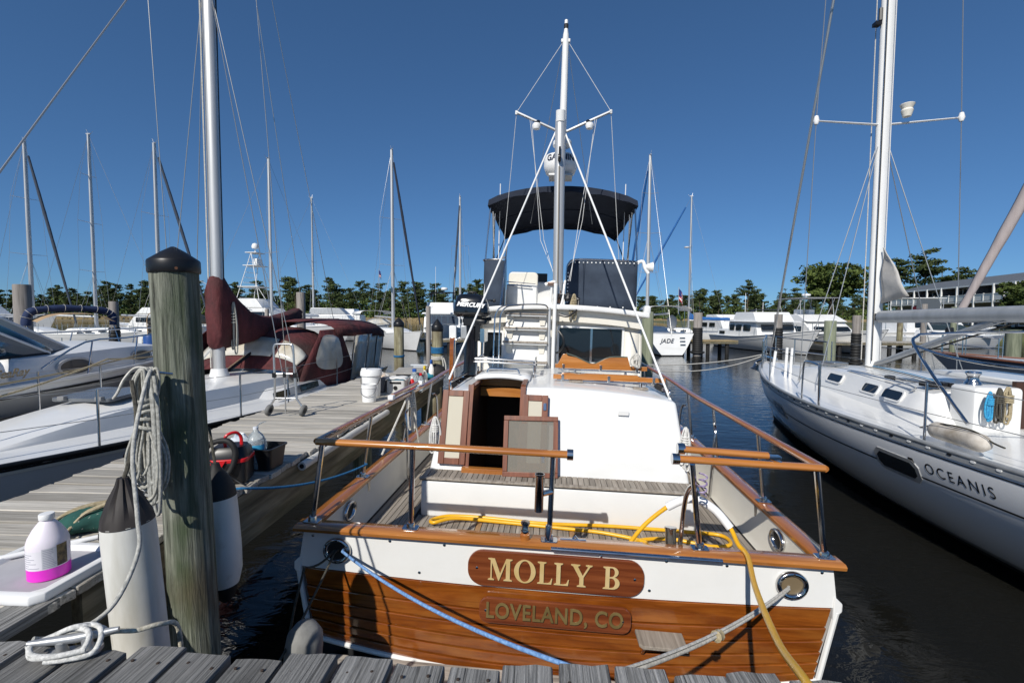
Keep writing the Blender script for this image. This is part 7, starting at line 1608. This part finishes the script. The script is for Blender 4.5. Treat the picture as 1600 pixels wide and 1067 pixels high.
# wet and dry vacuum
vc = thing('vacuum_cleaner', 'small red and black shop vacuum with folded hose on the pier edge', 'vacuum', (-1.955, 3.22, DZ + .002), R(14))
MB().prism(rrect(.24, .22, .04), .15, None, (0, 0, .075)).build('tank', black, vc, bevel=.012); MB().prism(rrect(.252, .232, .045), .028, None, (0, 0, .158)).build('red_band', red, vc, bevel=.006)
b = MB(); b.loft([rr_ring(0, 0, .172, .24, .22, .05), rr_ring(0, 0, .22, .225, .20, .05), rr_ring(0, 0, .245, .19, .16, .05)]); b.build('motor_head', black, vc, smooth=40)
MB().tube(spline([(-.02, -.05, .235), (-.025, -.05, .29), (-.01, -.045, .325), (.035, -.02, .335), (.06, .0, .30), (.065, .0, .24)], 5), .013, 8, flat=.8).build('handle', red, vc)
MB().tube(spline([(-.14, .0, .10), (-.15, -.04, .20), (-.10, -.09, .28), (.01, -.11, .30), (.06, -.12, .22), (.03, -.135, .10), (-.05, -.14, .05), (-.10, -.13, .08)], 6), .019, 10).build('suction_hose', blackm, vc, smooth=60)
b = MB(); b.prism([(-.10, 0), (.03, 0), (.0, -.05), (-.07, -.04)], .012, PX, (-.03, -.118, .165)); b.build('red_front', red, vc)
MB().tube(spline([(-.10, -.12, .17), (-.04, -.15, .13), (.05, -.14, .05), (.12, -.16, .01), (.14, -.1, .01)], 5), .005, 6).build('power_cord', black, vc)
# black bin with a water bottle in it
bn = thing('bin', 'open black plastic bin on the pier edge holding a water bottle', 'bin', (-1.87, 3.50, DZ + .002), R(-6))
b = MB(); b.loft([[(x, y, .002) for x, y in rrect(.19, .19, .03)], [(x, y, .15) for x, y in rrect(.225, .225, .035)], [(x, y, .152) for x, y in rrect(.245, .245, .04)], [(x, y, .163) for x, y in rrect(.245, .245, .04)], [(x, y, .163) for x, y in rrect(.22, .22, .035)], [(x, y, .01) for x, y in rrect(.18, .18, .03)]]); b.build('bin_shell', black, bn, smooth=35)
wb = thing('water_bottle', 'clear plastic gallon water bottle with blue label standing in the black bin', 'bottle', (-1.915, 3.46, DZ + .014))
clear = plain('clear_plastic', (.80, .88, .92), .08, trans=.75, ior=1.2)
MB().lathe([(.070, 0), (.074, .02), (.074, .17), (.068, .20), (.045, .245), (.02, .27), (.017, .285)], 26).build('bottle_body', clear, wb, smooth=50); MB().lathe([(.019, .283), (.019, .302), (0, .304)], 16).build('bottle_cap', plain('frosted_cap', (.7, .72, .75), .4), wb)
wrap('label', 200, 345, .125, .178, .0748, plain('label_blue', (.05, .35, .60), .5), wb); wrap('label_panel', 205, 258, .130, .173, .0752, plain('label_pink', (.72, .55, .55), .5), wb)
MB().tube(spline([(.01, 0, .30), (.03, 0, .325), (.07, .02, .34)], 4), .010, 6, flat=.3).build('cap_strap', clear, wb)
bb = thing('plastic_bag', 'crumpled blue and white plastic bag behind the red vacuum', 'bag', (-2.06, 3.50, DZ))
b = MB(); g = random.Random(5)
b.grid(lambda u, v: (lambda a, e, n_: Vector((.11 * n_ * math.cos(a) * math.cos(e), .10 * n_ * math.sin(a) * math.cos(e), .12 + .125 * n_ * math.sin(e))))(2 * PI * u, PI * (v - .5), 1 + .35 * mnoise.noise(Vector((6 * math.cos(2 * PI * u), 6 * math.sin(2 * PI * u), 7 * v)))), 18, 12)
b.build('bag_film', noisy('blue_white_film', [(.42, (.12, .30, .55)), (.5, (.60, .66, .72)), (.7, (.72, .74, .76))], (8, 8, 8), detail=3, rough=.25, bump=.5, bdist=.02), bb, smooth=25)
# folding luggage trolley
tl = thing('luggage_trolley', 'folding aluminium luggage trolley with two grey wheels standing on the pier', 'trolley', (-2.575, 5.30, DZ), R(-3))
ta = plain('trolley_aluminium', (.58, .58, .57), .3, metal=.8)
MB().tube(spline([(-.13, 0, .36), (-.135, 0, .74), (-.125, 0, .80), (-.10, 0, .82), (.06, 0, .82), (.085, 0, .80), (.095, 0, .74), (.105, 0, .36)], 4), .012, 10).build('handle_tube', ta, tl, smooth=60)
for s_ in (-1, 1): MB().tube([(-.13 if s_ < 0 else .11, 0, .46), (-.135 if s_ < 0 else .12, 0, .20), (-.20 if s_ < 0 else .19, 0, .10)], .013, 8).build('side_tube', ta, tl); MB().box((-.132 if s_ < 0 else .108, -.005, .47), (.04, .035, .06)).build('clamp', black, tl, bevel=.006)
MB().tube([(-.13, 0, .485), (.11, 0, .485)], .010, 8).build('cross_bar', ta, tl); MB().tube([(-.135, 0, .205), (.12, 0, .205)], .008, 8).build('cross_bar', ta, tl); MB().tube([(-.01, -.01, .50), (-.005, -.01, .03)], .008, 8).build('center_rod', ta, tl); MB().box((-.01, -.01, .47), (.03, .03, .05)).build('clamp', black, tl, bevel=.005); MB().tube([(-.2, 0, .06), (.19, 0, .06)], .006, 6).build('axle', black, tl)
MB().tube([(.022 + .02 * math.cos(a), -.02, .395 + .02 * math.sin(a)) for a in [2 * PI * k / 14 for k in range(14)]], .003, 5, closed=True).build('pull_ring', steel, tl)
for x in (-.205, .195):
    w_ = MB().lathe([(.03, -.018), (.058, -.02), (.066, -.01), (.066, .01), (.058, .02), (.03, .018)], 24, (x, 0, .067), frame_m((0, .35, 0), (0, 0, 1)) @ Matrix.Rotation(R(16), 3, 'X')).build('wheel', plain('grey_tyre', (.15, .15, .145), .7), tl, smooth=40)
    MB().lathe([(.0, -.021), (.032, -.021), (.032, .021), (0, .021)], 16, (x, 0, .067), frame_m((0, .35, 0), (0, 0, 1)) @ Matrix.Rotation(R(16), 3, 'X')).build('hub', black, w_)
# buckets, cooler and clutter at the pier end
def bucket(lb, x, y, r_, h, lidded):
    o = thing('bucket', lb, 'bucket', (x, y, DZ + .003)); MB().lathe([(r_ * .86, 0), (r_ * .9, .004), (r_ * .98, h * .8), (r_ * 1.04, h * .81), (r_ * 1.04, h * .84), (r_, h * .86), (r_, h), (r_ * .92, h), (r_ * .80, h * .15), (0, h * .15)], 30, cap=False).build('pail', whitep, o, smooth=35)
    if lidded: MB().lathe([(r_ * 1.06, h * .82), (r_ * 1.12, h * .84), (r_ * 1.12, h * .96), (r_ * 1.0, h * 1.08), (r_ * .6, h * 1.10), (0, h * 1.10)], 30).build('lid_ring', whitep, o, smooth=40); MB().box((-r_ * .55, -r_ * .6, h * 1.10), (.07, .05, .03)).build('lid_tab', whitep, o, bevel=.008)
    MB().tube(spline([(-r_ * 1.04, 0, h * .82), (-r_ * .8, -r_ * .75, h * .5), (0, -r_ * 1.12, h * .36), (r_ * .8, -r_ * .75, h * .5), (r_ * 1.04, 0, h * .82)], 5), .004, 6).build('bail', black if lidded else steel, o)
bucket('short white bucket in front of the taller lidded bucket on the pier', -1.905, 6.20, .098, .235, False); bucket('taller white bucket with lid and black bail behind the short bucket', -2.0, 6.62, .135, .36, True)
co = thing('cooler', 'grey white cooler with blue rim and black latch on the pier end', 'cooler', (-1.70, 6.93, DZ + .003), R(-4))
MB().prism(rrect(.27, .22, .03), .20, None, (0, 0, .10)).build('cooler_body', noisy('grey_white_plastic', [(.3, (.48, .48, .47)), (.7, (.56, .56, .55))], (5, 5, 5), rough=.5), co, bevel=.012); MB().prism(rrect(.28, .23, .03), .03, None, (0, 0, .215)).build('cooler_rim', plain('steel_blue_plastic', (.10, .20, .27), .5), co, bevel=.006)
MB().box((0, -.115, .165), (.17, .012, .028)).build('cooler_handle', black, co, bevel=.004); MB().lathe([(.03, 0), (.03, .012), (0, .013)], 14, (0, -.11, .09), frame_m((1, 0, 0), (0, 0, 1))).build('cooler_latch', black, co)
b = MB(); b.grid(lambda u, v: Vector((-.16 + .32 * u, -.12 + .24 * v, .245 + .02 * mnoise.noise(Vector((u * 4, v * 4, 0))) - .03 * abs(2 * u - 1) ** 4)), 10, 8); o = b.build('towel', noisy('white_towel', [(.3, (.62, .62, .61)), (.7, (.74, .74, .73))], (20, 20, 20), rough=.95, bump=.4, bdist=.01), None, smooth=60); o.location = (-1.70, 6.93, DZ); md = o.modifiers.new('t', 'SOLIDIFY'); md.thickness = .02; tag(o, 'folded white towel lying on top of the grey white cooler', 'towel')
gb2 = tag(MB().prism(rrect(.10, .24, .04), .23, Matrix.Rotation(R(12), 3, 'Y'), (-1.93, 7.0, DZ + .118)).build('grey_bag', noisy('grey_bag_cloth', [(.3, (.10, .10, .11)), (.7, (.17, .17, .18))], (8, 8, 8), rough=.8), bevel=.03), 'dark grey soft bag propped against the left side of the cooler', 'bag')
pb2 = thing('paper_bag', 'white and tan crumpled bag between the buckets and the cooler', 'bag', (-2.03, 7.25, DZ)); b = MB(); b.grid(lambda u, v: (lambda a, e, n_: Vector((.13 * n_ * math.cos(a) * math.cos(e), .11 * n_ * math.sin(a) * math.cos(e), .13 + .135 * n_ * math.sin(e))))(2 * PI * u, PI * (v - .5), 1 + .3 * mnoise.noise(Vector((5 * math.cos(2 * PI * u), 5 * math.sin(2 * PI * u), 6 * v + 4)))), 16, 10); b.build('bag_film', noisy('white_tan_paper', [(.4, (.48, .33, .2)), (.5, (.66, .65, .63)), (.7, (.72, .72, .71))], (5, 5, 5), rough=.6), pb2, smooth=25)
tag(MB().box((-1.68, 7.75, DZ + .235), (.50, .42, .03), Matrix.Rotation(R(6), 3, 'X')).build('board', noisy('grey_board', [(.3, (.28, .27, .25)), (.7, (.36, .35, .33))], (4, 4, 4), rough=.9), bevel=.005), 'flat grey board lying on the box behind the towel', 'board'); tag(MB().box((-1.68, 7.76, DZ + .10), (.42, .36, .20)).build('crate', noisy('dark_crate', [(.3, (.08, .09, .10)), (.7, (.14, .15, .16))], (4, 4, 4), rough=.7), bevel=.01), 'low dark crate under the flat grey board', 'crate')
def bottle(lb, x, y, r_, h, m, capm, trig=False):
    o = thing('bottle', lb, 'bottle', (x, y, DZ + .003)); MB().lathe([(r_ * .9, 0), (r_, .01), (r_, h * .6), (r_ * .45, h * .8), (r_ * .4, h * .86)], 16).build('bottle_body', m, o, smooth=50); MB().lathe([(r_ * .5, h * .85), (r_ * .5, h), (0, h)], 12).build('bottle_cap', capm, o)
    if trig: MB().box((0, -.02, h * 1.02), (.03, .09, .04)).build('spray_head', capm, o, bevel=.006)
yl = plain('yellow_plastic', (.75, .55, .02), .4); bl = plain('blue_plastic', (.02, .10, .40), .4)
bottle('red bottle standing just right of the cooler', -1.50, 7.0, .045, .24, red, whitep); bottle('clear bottle with red print beside the red bottle', -1.42, 7.25, .045, .26, clear, red); bottle('white spray bottle with yellow head on the pier end', -1.44, 7.70, .045, .30, whitep, yl, True); bottle('white bottle with dark blue top near the pier end piling', -1.46, 8.45, .05, .33, whitep, bl, True); bottle('clear blue tinted jug behind the red bottles', -1.56, 7.45, .07, .30, clear, bl)
o = thing('plastic_bag', 'small blue and clear plastic bag on the pier edge right of the bottles', 'bag', (-1.42, 7.12, DZ)); b = MB(); b.grid(lambda u, v: (lambda a, e, n_: Vector((.09 * n_ * math.cos(a) * math.cos(e), .09 * n_ * math.sin(a) * math.cos(e), .06 + .065 * n_ * math.sin(e))))(2 * PI * u, PI * (v - .5), 1 + .35 * mnoise.noise(Vector((5 * math.cos(2 * PI * u), 5 * math.sin(2 * PI * u), 6 * v + 9)))), 16, 10); b.build('bag_film', noisy('clear_blue_film', [(.4, (.03, .20, .42)), (.52, (.40, .55, .65)), (.7, (.7, .75, .8))], (9, 9, 9), rough=.2), o, smooth=25)
tag(MB().box((-1.60, 8.05, DZ + .30), (.30, .05, .03)).box((-1.60, 8.05, DZ + .15), (.20, .04, .30)).build('dock_step', plain('pale_grey_plastic', (.5, .53, .56), .5), bevel=.01), 'pale grey plastic stand behind the bottles', 'stand')
o = thing('duffel_bag', 'black duffel bag with teal pouch slumped at the pier end piling', 'bag', (-1.40, 8.6, DZ)); b = MB(); b.grid(lambda u, v: (lambda a, e, n_: Vector((.17 * n_ * math.cos(a) * math.cos(e), .15 * n_ * math.sin(a) * math.cos(e), .13 + .135 * n_ * math.sin(e))))(2 * PI * u, PI * (v - .5), 1 + .2 * mnoise.noise(Vector((3 * math.cos(2 * PI * u), 3 * math.sin(2 * PI * u), 4 * v)))), 18, 12); b.build('bag_body', noisy('black_nylon', [(.3, (.010, .010, .012)), (.7, (.02, .02, .024))], (6, 6, 6), rough=.7), o, smooth=60); MB().lathe([(.0, -.09), (.05, -.07), (.06, 0), (.05, .07), (0, .09)], 14, (-.10, -.16, .06), frame_m((0, 1, 0), (0, 0, 1))).build('pouch', plain('teal_cloth', (.01, .18, .26), .7), o, smooth=60)
